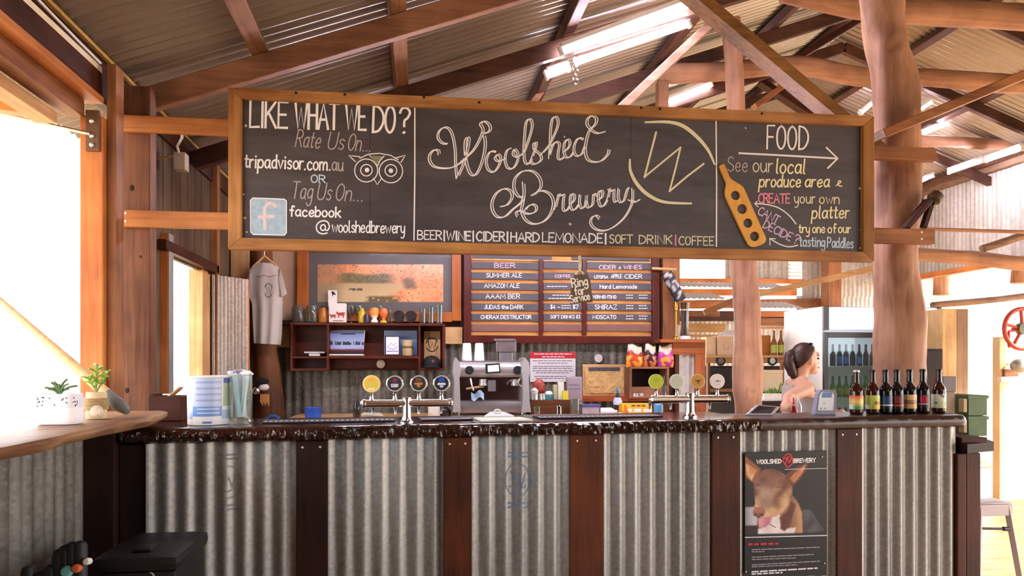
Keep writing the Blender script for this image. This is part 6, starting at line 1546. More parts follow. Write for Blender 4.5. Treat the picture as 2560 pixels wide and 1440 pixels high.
LT('silver_canister', 'silver canister at the left on the brown crate', 'canister', 1336, [(10, 0), (10, 18), (9, 20), (.2, 20)], M_STEEL, [('white_top', [(9, 20), (10, 26), (4, 32), (.2, 33)], M_WHITE)])
LT('silver_canister', 'silver canister beside the teal tub on the brown crate', 'canister', 1356, [(9, 0), (9, 16), (8, 18), (.2, 18)], M_STEEL)
o = thing('red_pouch', 'crumpled red foil pouch standing on the brown crate', 'pouch', PY(1350, 985, 5.76)); mb = MB(); mb.ball(PY(1347, 968, 5.78), .07, 14, 10, (.75, .4, 1.0)); mb.v = [tuple(Vector(v) + Vector((.008 * noise.noise(Vector(v) * 30), 0, .012 * noise.noise(Vector(v) * 24)))) for v in mb.v]; mb.build('foil_bag', plain('pouch_red', '#b0483c', .35, vary=.3, vs=25), o, 'all')
LT('teal_tub', 'round teal tub with white top on the brown crate', 'tub', 1372, [(10, 0), (11, 2), (11, 16), (.2, 16)], plain('teal', '#4a9296', .4), [('white_lid', [(10, 16), (10, 19), (6, 24), (.2, 24)], M_WHITE)])
tag(BX(1384, 962, 1394, 999, 5.7, .05, 'small_carton', plain('carton_olive', '#b9b88a', .6, vary=.2)), 'pale green narrow carton on the brown crate', 'box')
tag(BX(1396, 955, 1410, 999, 5.68, .05, 'small_carton', plain('carton_cream', '#e3dccf', .6)), 'tall cream carton on the brown crate', 'box')
tag(BX(1407, 977, 1421, 1001, 5.62, .04, 'small_carton', plain('carton_yellow', '#d8c436', .6, vary=.1)), 'small yellow carton at the right of the brown crate', 'box')
o = thing('grey_pouch', 'tall grey-mauve printed pouch right of the brown crate', 'pouch', PY(1436, 1000, 5.74)); BXZ(1417, 942, 1456, ZBB + .001, 5.76, .05, 'pouch_body', plain('pouch_mauve', '#9c8c92', .5, vary=.1), o, .01); greek([(1422, 962, 1450, 962), (1424, 972, 1448, 972)], lambda x, y: PY(x, y, 5.757), 2, plain('pouch_ink', '#7a6c78', .5), o)
YQ = 5.50
LT('shot_glass', 'small clear glass with a tan drink on the back bench', 'glass', 1343, [(7, 0), (8, 1), (8.4, 26), (7.6, 26), (7, 2), (.2, 2)], GLS, [('drink', [(6.8, 2), (7.2, 12), (.2, 12)], plain('drink_tan', '#c89a72', .2))], YQ, ZBB)
LT('steel_cup', 'small shiny steel cup on the back bench', 'cup', 1397, [(7, 0), (8, 1), (8, 27), (7.2, 28), (7.2, 27), (7, 3), (.2, 3)], M_CHROME, None, YQ, ZBB)
o = LT('glass_mug', 'clear glass mug with handle on the back bench', 'mug', 1438, [(11, 0), (12, 2), (12, 45), (11, 45), (10.6, 3), (.2, 3)], GLS, [('drink', [(10.4, 3), (10.4, 16), (.2, 16)], plain('drink_tan', '#c89a72', .2))], YQ, ZBB)
c = PY(1450, 1018, YQ); MB().tube([c + Vector((.03 * math.sin(t), 0, .05 * math.cos(t))) for t in [i * math.pi / 8 for i in range(9)]], .006, 8).build('handle', GLS, o, True)
o = thing('plastic_tub', 'translucent tub with a violet lid on the back bench', 'tub', PY(1475, 1043, YQ)); BXZ(1456, 1017, 1499, ZBB + .001, YQ - .02, .10, 'tub_body', plain('tub_mauve', '#b3a3ab', .3), o, .006); BX(1454, 1012, 1501, 1017, YQ - .025, .11, 'lid', plain('lid_violet', '#5d55a0', .4), o, .002)
o = thing('white_flask', 'white plastic bottle lying on its side on the back bench', 'bottle', PY(1520, 1040, YQ)); zc2 = ZBB + .036
q0 = Vector((PY(1500, 1000, YQ).x, YQ, zc2)); MB().lathe([(.001, 0), (.030, .002), (.034, .01), (.034, .09), (.02, .112), (.014, .118), (.014, .135), (.001, .136)], q0, 18, (1, -.1, 0), capb=False, capt=False).build('body', M_WHITE, o, True)
MB().tube([Vector((PY(1545, 1000, YQ).x, YQ, ZBB + .02)), Vector((PY(1560, 1000, YQ).x, YQ - .02, ZBB + .012))], [.016, .012], 10).build('pink_nozzle', plain('nozzle_pink', '#d9b4ac', .5), o, True)
LT('water_bottle', 'small clear water bottle with blue cap on the back bench', 'bottle', 1544, [(10, 0), (11, 3), (10, 22), (11, 34), (6, 48), (3.4, 54), (3.4, 60), (.2, 60)], glassmat('pet_blue', '#8e9cb8', .05, .6), [('blue_cap', [(4, 60), (4.4, 61), (4.4, 68), (.2, 68)], plain('cap_blue', '#5b9ad0', .4)), ('white_label', [(10.6, 26), (11.3, 34), (8, 44)], plain('label_pale', '#c9d6ea', .5))], 5.62, ZBB)
o = thing('lolly_box', 'bright yellow sweets box with white lettering on the back bench', 'box', PY(1594, 1042, 5.44)); MB().hexa([PY(1556, 1040, 5.46), PY(1632, 1040, 5.46), PY(1630, 1009, 5.50), PY(1556, 1009, 5.50), PY(1556, 1043, 5.46) + Vector((0, .12, 0)), PY(1632, 1043, 5.46) + Vector((0, .12, 0)), PY(1630, 1009, 5.5) + Vector((0, .1, 0)), PY(1556, 1009, 5.5) + Vector((0, .1, 0))], .003).build('carton', plain('carton_sun', '#f2b21c', .5, vary=.06), o)
lf = lambda x, y: PY(x, y, 5.457 + (1043 - y) * .0012); greek([(1562, 1026, 1626, 1026)], lf, 8, M_WHITE, o, 'bold_lettering'); greek([(1580, 1014, 1612, 1014)], lf, 4, plain('ink_brown', '#7a4a1a', .6), o); shape('orange_flash', [[(1557, 1042), (1575, 1042), (1562, 1012), (1557, 1012)]], lf, .0008, (0, -1, 0), plain('flash_orange', '#ee8a24', .5), o)
LT('blue_bottle', 'sky-blue bottle with bright cap under the right taps', 'bottle', 1646, [(11, 0), (12, 2), (12, 28), (8, 33), (5, 36), (.2, 36)], plain('bottle_blue', '#5f9bcf', .35), [('cap', [(4, 36), (4, 50), (.2, 50)], plain('cap_blue', '#5b9ad0', .4))], 5.46, ZBB)
LT('spirit_bottle', 'small clear spirit bottle behind the lime badge', 'bottle', 1659, [(8, 0), (8, 26), (4, 36), (3, 50), (.2, 50)], GLS, [('dark_label', [(8.2, 8), (8.2, 22)], plain('label_dark', '#4a4048', .5))], 5.92, PY(1659, 990, 5.92).z)
LT('white_jug', 'white plastic jug beside the espresso machine', 'jug', 1085, [(14, 0), (15, 2), (15, 28), (13, 31), (12, 31), (13, 28), (13, 3), (.2, 3)], plain('jug_white', '#d9d2c6', .5), None, 5.6, ZBB)
LT('kettle', 'dark kettle half hidden by the left tap tower', 'kettle', 1110, [(17, 0), (18, 4), (16, 16), (10, 24), (3, 26), (3, 30), (.2, 30)], plain('kettle_dark', '#2a2020', .3), None, 5.68, ZBB)
LT('blue_canister', 'bright blue round container at the left of the back bench', 'canister', 783, [(20, 0), (20, 24), (20.5, 25), (20.5, 28), (18, 28), (18, 24), (.2, 23)], plain('can_blue', '#2a55b4', .4), None, 5.55, ZBB)
LT('plastic_bottle', 'clear plastic bottle at the left of the back bench', 'bottle', 892, [(9, 0), (10, 3), (9, 30), (4, 42), (3, 50), (.2, 50)], glassmat('pet_grey', '#8d8378', .05, .6), None, 5.7, ZBB)
o = thing('paper_carton', 'low pale carton behind the left end of the left tap bar', 'box', PY(930, 1050, 5.55)); BXZ(906, 1038, 956, ZBB + .001, 5.52, .14, 'carton', plain('carton_grey', '#b9ac9c', .6), o); MB().hexa([PY(903, 1038, 5.5), PY(958, 1040, 5.5), PY(952, 1033, 5.66), PY(908, 1032, 5.66)] + [PY(903, 1036.5, 5.5), PY(958, 1038.5, 5.5), PY(952, 1031.5, 5.66), PY(908, 1030.5, 5.66)]).build('flap', plain('carton_pale', '#cfc4ae', .6), o)
o = thing('blue_hose', 'coil of blue hose behind the left end of the bar', 'hose', PY(680, 1055, 5.79)); c = PY(682, 1062, 5.79); MB().tube([c + Vector((.068 * math.cos(t), 0, .068 * math.sin(t))) for t in [i * math.pi / 10 for i in range(20)]], .014, 10, closed=True).build('coil', plain('hose_blue', '#2a5ba8', .4), o, True)
# brushes hanging on the trunk
o = thing('hanging_brushes', 'cluster of cleaning brushes hanging on the dark corner trunk', 'brush', PY(655, 990, 5.75))
MB().ball(PY(655, 953, 5.78), .055, 14, 8, (1, .8, .5)).build('black_bristles', plain('bristle_black', '#0f0e10', .9, bump=.8, vs=120), o); MB().ball(PY(660, 968, 5.78), .04, 12, 8, (1, .8, .7)).build('white_pad', plain('pad_white', '#d9cdc4', .8), o); MB().ball(PY(641, 977, 5.75), .03, 14, 10).build('steel_knob', M_CHROME, o, True)
for k in range(9): MB().tube([PY(652 + k * 2.4, 985, 5.78), PY(651 + k * 2.6, 1006 + 4 * (k % 3), 5.77)], .005, 6).build('straw_bristle', plain('straw', '#b57a3a', .8), o)
MB().beam(PY(640, 985, 5.78), PY(640, 1005, 5.78), .05, .05).build('orange_block', WO('z'), o)

# shutters of the servery hatch
o = thing('hatch_shutter', 'near hatch shutter of orange timber seen edge-on beside the square post', 'shutter', (-1.36, 4.36, 1.2))
z0 = PY(405, 985, 4.35).z; z1 = PY(405, 582, 4.35).z
MB().box((PY(396, 900, 4.35).x, 4.35, z0), (PY(420, 900, 4.35).x, 4.385, z1), .003).build('edge_stile', WO('z'), o)
MB().box((PY(420, 900, 4.36).x, 4.352, z0), (PY(424, 900, 4.36).x, 4.43, z1), .001).build('iron_edge', M_GAL, o)
MB().box((PY(396, 900, 4.35).x, 4.386, z1 - .06), (PY(418, 900, 4.35).x, 4.42, z1), .003).build('top_rail', WO('y'), o); MB().box((PY(396, 900, 4.35).x, 4.386, z0), (PY(418, 900, 4.35).x, 4.42, z0 + .06), .003).build('bottom_rail', WO('y'), o)
MB().box((PY(386, 900, 4.34).x, 4.335, PY(390, 618, 4.34).z), (PY(396, 900, 4.34).x, 4.349, PY(390, 585, 4.34).z), .002).build('hinge', M_WHITE, o)
o = thing('hatch_shutter', 'far hatch shutter clad in corrugated iron, opened inward below the sign', 'shutter', PY(515, 990, 5.26))
A_ = PY(513, 1010, 5.28); Bq = PY(624, 1010, 5.62); A_.z = PY(513, 1010, 5.28).z
zt = PY(520, 684, 5.28).z; zb_ = PY(520, 1005, 5.28).z
dU = Vector((Bq.x - A_.x, Bq.y - A_.y, 0)); wl_ = dU.length; dU.normalize(); nU = Vector((dU.y, -dU.x, 0))
def stile(t0, t1, za, zb2, name, mat):
    p = [A_ + dU * t0, A_ + dU * t1]; q = [Vector((p[0].x, p[0].y, za)), Vector((p[1].x, p[1].y, za)), Vector((p[1].x, p[1].y, za)) - nU * .04, Vector((p[0].x, p[0].y, za)) - nU * .04]
    return MB().hexa(q + [v + Vector((0, 0, zb2 - za)) for v in q], .003).build(name, mat, o)
stile(0, .045, zb_, zt, 'stile', WL('z')); stile(wl_ - .03, wl_, zb_, zt, 'stile', WO('z')); stile(.045, wl_ - .03, zb_, zb_ + .05, 'rail', WO('x'))
corr_sheet('iron_skin', Vector((A_.x, A_.y, zb_)) + dU * .045 + nU * .006, dU, (0, 0, 1), nU, wl_ - .075, zt - zb_, .066, .008, galv('galv_hatch', '#b9ac9e', '#7d6f62', 60, .3, .4), o)
for yy_ in (730, 925):
    c = PY(505, yy_, 5.26); MB().box((c.x - .03, c.y - .012, c.z - .05), (c.x + .025, c.y - .002, c.z + .05), .003).build('hinge', M_WHITE, o)
# ================================================================== KITCHEN SIDE
# low partition with iron insert
o = thing('partition', 'orange timber partition frame with an iron insert right of the chip packets', 'partition', PY(1720, 1040, 5.95))
OR = lambda a_: wood('partition_orange', '#7a3c1a', '#b8693a', a_, .45)
YK = 5.95
BX(1652, 848, 1764, 856, YK - .06, .24, 'ledge', OR('x'), o); BX(1682, 856, 1764, 886, YK, .05, 'head_rail', OR('x'), o)
BXZ(1738, 886, 1763, 0, YK, .06, 'post', OR('z'), o); BXZ(1688, 886, 1697, 0, YK, .06, 'post', WD('z'), o)
q0 = PY(1697, 960, YK + .03); q1 = PY(1738, 886, YK + .03)
corr_sheet('iron_insert', (q0.x, YK + .03, 0), (1, 0, 0), (0, 0, 1), (0, -1, 0), q1.x - q0.x, q1.z, .076, .008, galv('galv_far', '#d2cec6', '#a39c92', 20, .1, .5), o)
zl = PY(1700, 848, YK).z
lathe_thing('brass_pump', 'slim brass pump tap on the partition ledge', 'pump', 1690, YK + .02, zl, [(7, 0), (7, 4), (3, 8), (2, 12), (2, 70), (4, 72), (4.4, 84), (3, 96), (1.5, 108), (.3, 112)], plain('brass', '#c8a046', .25, .8, vary=.05))
lathe_thing('water_jug', 'clear glass jug on a white base on the partition ledge', 'jug', 1712, YK + .06, zl, [(11, 8), (12, 10), (9, 40), (10, 72), (12, 92), (11.4, 92), (9.2, 72), (8, 40), (10, 12), (.2, 12)], glassmat('jug_glass', '#c9c0b8', .04, .6), extra=[('white_base', [(15, 0), (15, 6), (10, 9), (.2, 9)], M_WHITE)])
tag(BX(1697, 812, 1714, 846, YK + .10, .05, 'tea_box', plain('tea_cream', '#e0cdb6', .6, vary=.15)), 'cream printed carton behind the brass pump', 'box')
# long shelf with boxes and bottles
YH = 7.6
o = thing('kitchen_shelf', 'long pale timber shelf behind the trunk in the kitchen', 'shelf', PY(1860, 905, YH))
BX(1766, 888, 1962, 894, YH, .3, 'shelf_board', WL('x'), o); BX(1766, 894, 1962, 908, YH + .02, .03, 'apron', wood('apron_tan', '#8a6440', '#b98f62', 'x', .5), o)
for x in (1770, 1955): BXZ(x, 894, x + 6, 0, YH + .2, .06, 'leg', W('z'), o)
zh = PY(1800, 888, YH).z
for k, x in enumerate((1802, 1931)):
    t = thing('round_clamp', ['black round gauge on the kitchen shelf apron left of the trunk', 'pale-faced round gauge on the kitchen shelf apron right of the trunk'][k], 'gauge', PY(x, 902, YH)); c = PY(x, 902, YH + .015)
    MB().tube([c + Vector((.045 * math.cos(a_), 0, .045 * math.sin(a_))) for a_ in [i * math.pi / 10 for i in range(20)]], .012, 8, closed=True).build('rim', M_BLACK, t, True); MB().lathe([(.034, 0), (.034, .006)], c, 16, (0, -1, 0)).build('face', plain(['gauge_dark', 'gauge_green'][k], ['#4a3a30', '#b9d6c2'][k], .4), t)
o = thing('cardboard_carton', 'pale cardboard carton with open white flap on the kitchen shelf', 'box', PY(1815, 888, YH + .05))
BXZ(1796, 840, 1834, zh + .001, YH + .04, .2, 'carton', plain('carton_card', '#d3b596', .7, vary=.05), o); MB().hexa([PY(1795, 840, YH + .04), PY(1834, 840, YH + .04), PY(1840, 826, YH + .2), PY(1812, 826, YH + .2)] + [p + Vector((0, 0, .006)) for p in (PY(1795, 840, YH + .04), PY(1834, 840, YH + .04), PY(1840, 826, YH + .2), PY(1812, 826, YH + .2))]).build('flap', plain('flap_white', '#f1e9df', .6), o)
mb = MB(); ribbon(mb, circ(1815, 864, 7, 16, 10), 1.4, lambda x, y: PY(x, y, YH + .039)); mb.build('printed_ring', plain('ring_ink', '#c08a78', .6), o)
tag(BXZ(1766, 842, 1790, zh + .001, YH + .08, .16, 'paper_stack', plain('paper_tan', '#d8bf9a', .7, vary=.1)), 'tan paper stack left of the pale cardboard carton', 'box')
tag(BXZ(1902, 838, 1927, zh + .001, YH + .1, .16, 'orange_carton', plain('carton_orange', '#b8742e', .7, vary=.1)), 'orange brown carton right of the trunk on the kitchen shelf', 'box')
def far_bottle(name, label, px, Y, zb, h, r, glass, lab, group, lz=(.1, .42)):
    s = pxw(Y, px); c = Vector((PY(px, 900, Y).x, Y, zb + .001)); t = thing(name, label, 'bottle', c, group); r *= s; h *= s
    MB().lathe([(r, 0), (r, h * .5), (r * .45, h * .68), (r * .38, h * .95), (r * .45, h * .96), (r * .4, h), (.0005, h)], c, 14, capt=False).build('glass', glass, t, True)
    if lab: MB().lathe([(r * 1.02, h * lz[0]), (r * 1.02, h * lz[1])], c, 14, capb=False, capt=False).build('label', lab, t, True)
LGR = plain('label_green', '#b7c25a', .5, vary=.2, vs=50)
for k, px in enumerate((1935, 1952)): far_bottle('beer_bottle', ['green-labelled beer bottle on the kitchen shelf beside the orange carton', 'green-labelled beer bottle on the kitchen shelf nearest the fridge'][k], px, YH + .06, zh, 62, 7.5, plain('amber_far', '#8a5a1e', .2), LGR, 'beer bottles on the kitchen shelf')
# upper kitchen shelf, timber
for (x0, y0, x1, y1, Y, m_, lb) in ((1700, 836, 1800, 842, 8.6, WL('x'), 'short pale upper shelf left of the trunk'), (1902, 816, 1962, 822, 8.4, WL('x'), 'short pale upper shelf right of the trunk'), (1895, 795, 1962, 814, 8.8, W('x'), 'broad brown board above the upper shelf right of the trunk'), (1700, 808, 1815, 830, 8.9, wood('board_tan', '#a87c48', '#d2a468', 'x', .5), 'tan board across the kitchen left of the trunk'), (1700, 776, 1800, 790, 8.8, W('x'), 'brown board across the kitchen under the canopy')):
    tag(BX(x0, y0, x1, y1, Y, .06, 'kitchen_board', m_), lb, 'board')
o = thing('bench_cupboard', 'dark kitchen cupboard under the long shelf', 'cupboard', PY(1850, 1050, 8.0)); BXZ(1764, 915, 1962, 0, 8.0, .5, 'carcass', WK('x'), o)
BX(1768, 918, 1858, 1040, 7.985, .012, 'door', plain('door_black', '#241a18', .5), o); BX(1862, 918, 1958, 1040, 7.985, .012, 'door', plain('door_black', '#241a18', .5), o); BX(1766, 972, 1960, 980, 7.97, .02, 'rail', wood('apron_tan', '#8a6440', '#b98f62', 'x', .5), o)
o = thing('bread_bin', 'cream painted bread bin on a low bench behind the woman', 'bin', PY(1930, 978, 7.2)); BX(1905, 932, 1957, 979, 7.2, .2, 'body', plain('bin_cream', '#d9c8a4', .5, vary=.05), o); BX(1903, 925, 1958, 933, 7.19, .22, 'lid', plain('bin_cream', '#d9c8a4', .5), o)
o = thing('kitchen_table', 'small dark table behind the woman', 'table', PY(1930, 1010, 7.0)); BX(1898, 1003, 1966, 1009, 6.9, .6, 'table_top', WK('x'), o); [BXZ(x, 1009, x + 5, 0, 6.95, .05, 'leg', WK('z'), o) for x in (1900, 1958)]
BX(1903, 979, 1960, 1003, 7.18, .24, 'riser', WK('x'), o)
o = thing('herb_planter', 'white trough planter with herbs behind the woman', 'plant pot', PY(1932, 1003, 6.95)); BX(1910, 984, 1955, 1002.5, 6.95, .12, 'trough', M_WHITE, o, .006); BX(1907, 998, 1958, 1002.8, 6.94, .14, 'saucer', M_WHITE, o, .002)
hp = thing('herb_plant', 'small green herb growing in the white trough planter', 'plant', PY(1935, 984, 7.0))
for k in range(26):
    x = 1912 + random.random() * 44; c = PY(x, 984, 7.0); big = x > 1946
    leaf(c, c + Vector((random.uniform(-.04, .04), random.uniform(-.04, .04), random.uniform(.03, .07) + (.05 if big else 0))), .012 if big else .007, 'leaf', plain('herb_green', '#6f9a4a', .5, vary=.2), hp)

# fridge -----------------------------------------------------------
YFr = 6.91
fr_ = thing('display_fridge', 'tall white glass-door drinks fridge behind the bar', 'fridge', PY(2200, 1100, YFr))
fx0, fx1 = PY(2056, 900, YFr).x, PY(2348, 900, YFr).x; fz = PY(2056, 766, YFr).z; FD = .78
FW = plain('fridge_white', '#f0eff2', .35, vary=.02); FK = plain('fridge_black', '#26222c', .35, vary=.05)
MB().box((fx0, YFr, 0), (fx0 + .03, YFr + FD, fz), .004).build('side_panel', FW, fr_); MB().box((fx1 - .03, YFr, 0), (fx1, YFr + FD, fz), .004).build('side_panel', FK, fr_)
MB().box((fx0 + .03, YFr + FD - .03, 0), (fx1 - .03, YFr + FD, fz)).build('back_panel', FW, fr_); MB().box((fx0 + .03, YFr, fz - .04), (fx1 - .03, YFr + FD - .03, fz)).build('top_panel', FK, fr_); MB().box((fx0 + .03, YFr, 0), (fx1 - .03, YFr + FD - .03, .2)).build('plinth', FK, fr_)
zh0 = PY(2070, 826, YFr).z
MB().box((fx0, YFr - .035, zh0), (fx0 + .055, YFr, fz), .004).build('header_end', FK, fr_); MB().box((fx1 - .04, YFr - .035, zh0), (fx1, YFr, fz), .004).build('header_end', FK, fr_)
mb = MB(); xh0, xh1 = fx0 + .056, fx1 - .041
mb.grid(lambda u, v: (xh0 + (xh1 - xh0) * u, YFr - .02 - .045 * math.sin(math.pi * u) ** .5 if 0 < u < 1 else YFr - .02, zh0 + .01 + (fz - zh0 - .02) * v), 24, 2); mb.build('light_box', glow('header_glow', '#f4f4ff', 1.0), fr_, 'all')
xm = (fx0 + fx1) / 2; zd0 = .22; zd1 = zh0 - .02
for (xa_, xb_) in ((fx0, xm - .002), (xm + .002, fx1)):
    d_ = MB().box((xa_, YFr - .04, zd0), (xa_ + .04, YFr - .002, zd1), .003); d_.box((xb_ - .04, YFr - .04, zd0), (xb_, YFr - .002, zd1), .003); d_.box((xa_ + .04, YFr - .04, zd1 - .055), (xb_ - .04, YFr - .002, zd1), .003); d_.box((xa_ + .04, YFr - .04, zd0), (xb_ - .04, YFr - .002, zd0 + .06), .003)
    dr = d_.build('door_frame', FK, fr_); MB().box((xa_ + .04, YFr - .024, zd0 + .06), (xb_ - .04, YFr - .018, zd1 - .055)).build('door_glass', glassmat('fridge_glass', '#dfeaea', .03, .86), dr)
MB().box((xm - .075, YFr - .055, zd0 + .3), (xm - .055, YFr - .04, zd1 - .2), .003).build('door_handle', plain('handle_pale', '#d6e4e2', .3), fr_)
MB().box((fx0 + .05, YFr + .04, zd1 - .03), (fx1 - .05, YFr + .06, zd1 - .012)).build('inner_lamp', glow('fridge_lamp', '#eef6ff', 5.0), fr_)
shz = []
for y in (912, 990, 1070):
    z = PY(2100, y + 3, YFr + .05).z; shz.append(z); MB().box((fx0 + .032, YFr + .03, z - .012), (fx1 - .032, YFr + FD - .05, z)).build('wire_shelf', plain('shelf_wire', '#c6d6d8', .35, .4), fr_)
kk = 0
ord_ = ['first', 'second', 'third', 'fourth', 'fifth', 'sixth', 'seventh']
DK = plain('fridge_bottle_dark', '#1c1a20', .12); GN = plain('fridge_bottle_green', '#3f8a2e', .15, vary=.2)
for r_, (z, gl, lb_, h_, col_) in enumerate(((shz[0], DK, plain('label_navy', '#3f66a6', .5, vary=.2), 54, 'dark'), (shz[1], GN, plain('label_lime', '#9fb43a', .5, vary=.25, vs=30), 52, 'green'), (shz[2], DK, plain('label_brown', '#8a7a5a', .5), 52, 'dark'))):
    for k in range(7):
        px = 2082 + k * 16.5
        far_bottle('fridge_bottle', '%s %s bottle from the left on the %s fridge shelf' % (ord_[k], col_, ['upper', 'middle', 'lower'][r_]), px, YFr + .12 + .02 * (k % 2), z, h_, 7, gl, lb_ if (r_ == 1 or k in (1, 2, 4)) else None, 'bottles in the drinks fridge')

# right side ---------------------------------------------------------
o = thing('dark_cupboard', 'dark brown cupboard half hidden behind the trunk post', 'cupboard', PY(2330, 1040, 6.1)); BXZ(2306, 876, 2357, 0, 6.1, .06, 'door', WK('z'), o, .01); BXZ(2300, 872, 2357, 0, 6.165, .3, 'carcass', WK('x'), o, .006)
o = thing('green_crate', 'upper green plastic crate stacked on the return ledge', 'crate', PY(2440, 1030, 3.86), 'green crates on the return ledge')
CG = plain('crate_green', '#4a6b3a', .5, vary=.15)
def crate(y0, y1, oo):
    xl, xr = PY(2421, 1000, 3.76).x, PY(2468, 1000, 3.76).x; k_ = .34; zb = .966 + (1082 - y1) * .00232; zt_ = .966 + (1082 - y0) * .00232
    for (a0, b0_) in (((xl, 3.7600), (xr, 3.7750)), ((xl, 4.0050), (xr, 4.0200)), ((xl, 3.7760), (xl + .012, 4.0040)), ((xr - .012, 3.7760), (xr, 4.0040))): MB().box((a0[0], a0[1], zb), (b0_[0], b0_[1], zt_), .003).build('wall_panel', CG, oo)
    MB().box((xl + .012, 3.7760, zb), (xr - .012, 4.0040, zb + .01)).build('base', CG, oo)
    MB().box((xl - .006, 3.7540, zt_ - .02), (xr + .006, 3.7595, zt_ - .002), .001).build('rim', CG, oo)
    MB().box((xl - .03, 3.7600, zb + .02), (xl - .008, 3.8000, zt_ - .02), .004).build('end_latch', plain('crate_cream', '#c9b48a', .6), oo)
crate(980, 1031, o)
o = thing('green_crate', 'lower green plastic crate directly on the return ledge', 'crate', PY(2440, 1082, 3.86), 'green crates on the return ledge'); crate(1032, 1082, o)
# white metal stool
Ys = 3.55; zs_ = PY(2490, 1256, Ys).z
o = thing('metal_stool', 'white metal stool right of the bar end', 'stool', (PY(2490, 1256, Ys).x, Ys + .14, 0))
x0, x1 = PY(2446, 1260, Ys).x, PY(2532, 1260, Ys).x; SM = plain('stool_white', '#b9b2b8', .35, .2, vary=.03)
MB().box((x0, Ys, zs_ - .012), (x1, Ys + .30, zs_), .01).build('seat', SM, o, True)
for (a0, a1) in (((x0, Ys), (x1, Ys + .012)), ((x0, Ys + .288), (x1, Ys + .30)), ((x0, Ys + .0125), (x0 + .012, Ys + .2875)), ((x1 - .012, Ys + .0125), (x1, Ys + .2875))): MB().box((a0[0], a0[1], zs_ - .075), (a1[0], a1[1], zs_ - .0125), .003).build('seat_skirt', SM, o)
for (lx, ly, ox, oy) in ((x0 + .02, Ys + .02, -.07, -.06), (x1 - .02, Ys + .02, .07, -.06), (x0 + .02, Ys + .28, -.07, .06), (x1 - .02, Ys + .28, .07, .06)):
    MB().beam((lx + ox, ly + oy, .0), (lx, ly, zs_ - .02), .035, .03).build('leg', SM, o)
MB().tube([(x0 + .0, Ys + .005, zs_ - .14), (x1 + .0, Ys + .005, zs_ - .15)], .007, 8).build('cross_brace', plain('brace_dark', '#4a4450', .4, .4), o); MB().lathe([(.012, 0), (.012, .05)], ((x0 + x1) / 2 + .05, Ys + .005, zs_ - .147), 10, (1, 0, -.05)).build('brace_bolt', plain('brace_dark', '#4a4450', .4, .4), o)
# doorway with cream door, red wheel, helmet, red bollard
Yd = 6.57
d1 = struct('door_1')
CD = plain('door_cream', '#efe3c4', .6, vary=.05)
BXZ(2513, 850, 2640, 0, Yd, .05, 'door_leaf', CD, d1); BXZ(2499, 842, 2513, 0, Yd - .02, .09, 'door_jamb', wood('jamb_cream', '#d9c090', '#f0dcb4', 'z', .6), d1)
BX(2503, 942, 2548, 955, Yd - .06, .05, 'door_rail', plain('rail_cream', '#f2e8d2', .6), d1); BX(2512, 923, 2546, 941, Yd - .05, .04, 'door_rail', W('x'), d1)
RDM = plain('wheel_red', '#b5452e', .5, vary=.2, vs=20)
c = PY(2556, 822, Yd - .12); o = thing('hand_wheel', 'red cast iron hand wheel hung at the right edge above the cream door', 'wheel', c)
MB().tube([c + Vector((.20 * math.cos(t), 0, .20 * math.sin(t))) for t in [i * math.pi / 16 for i in range(32)]], .022, 10, closed=True).build('rim', RDM, o, True)
for k in range(5): MB().tube([c, c + Vector((.20 * math.cos(k * 1.257 + .4), 0, .20 * math.sin(k * 1.257 + .4)))], .016, 8).build('spoke', RDM, o)
MB().lathe([(.06, -.03), (.06, .03)], c, 16, (0, 1, 0)).build('hub', plain('hub_green', '#5a5a3a', .5), o, True)
for (x, y, xx, yy2) in ((2522, 828, 2522, 866), (2522, 866, 2552, 868), (2522, 828, 2545, 826)): MB().tube([PY(x, y, Yd - .12), PY(xx, yy2, Yd - .12)], .012, 8).build('bracket', RDM, o)
MB().tube([c + Vector((0, 0, 0)), (c.x, Yd - .001, c.z)], .02, 8).build('axle', RDM, o)
c = PY(2548, 915, Yd - .14); o = thing('grey_helmet', 'grey metal bowl hung on the cream door under the red wheel', 'bowl', c); MB().ball(c, .09, 16, 10, (1, .7, .8)).build('shell', plain('helmet_grey', '#9d9c94', .4, .4), o, True); MB().tube([c, (c.x, Yd - .001, c.z + .02)], .008, 6).build('hook', M_STEEL, o)
c = PZ(2532, 1243, 0.0); o = thing('red_bollard', 'faded red round-topped bollard with white band by the cream door', 'bollard', c); s = pxw(c.y, 2532) * 1.0
RBM = plain('bollard_red', '#cf8574', .6, vary=.15); d_ = 1800 * (1.38) / (1243 - 911); s = d_ / 1800
MB().lathe([(19 * s, 0), (19 * s, 70 * s), (17 * s, 72 * s)], c, 18).build('base', RBM, o, True); MB().lathe([(18.5 * s, 72 * s), (18.5 * s, 84 * s)], c, 18).build('white_band', M_WHITE, o, True); MB().lathe([(17 * s, 84 * s), (19 * s, 88 * s), (17 * s, 106 * s), (9 * s, 115 * s), (.001, 117 * s)], c, 18, capt=False).build('cap', plain('bollard_top', '#c8604a', .5), o, True)

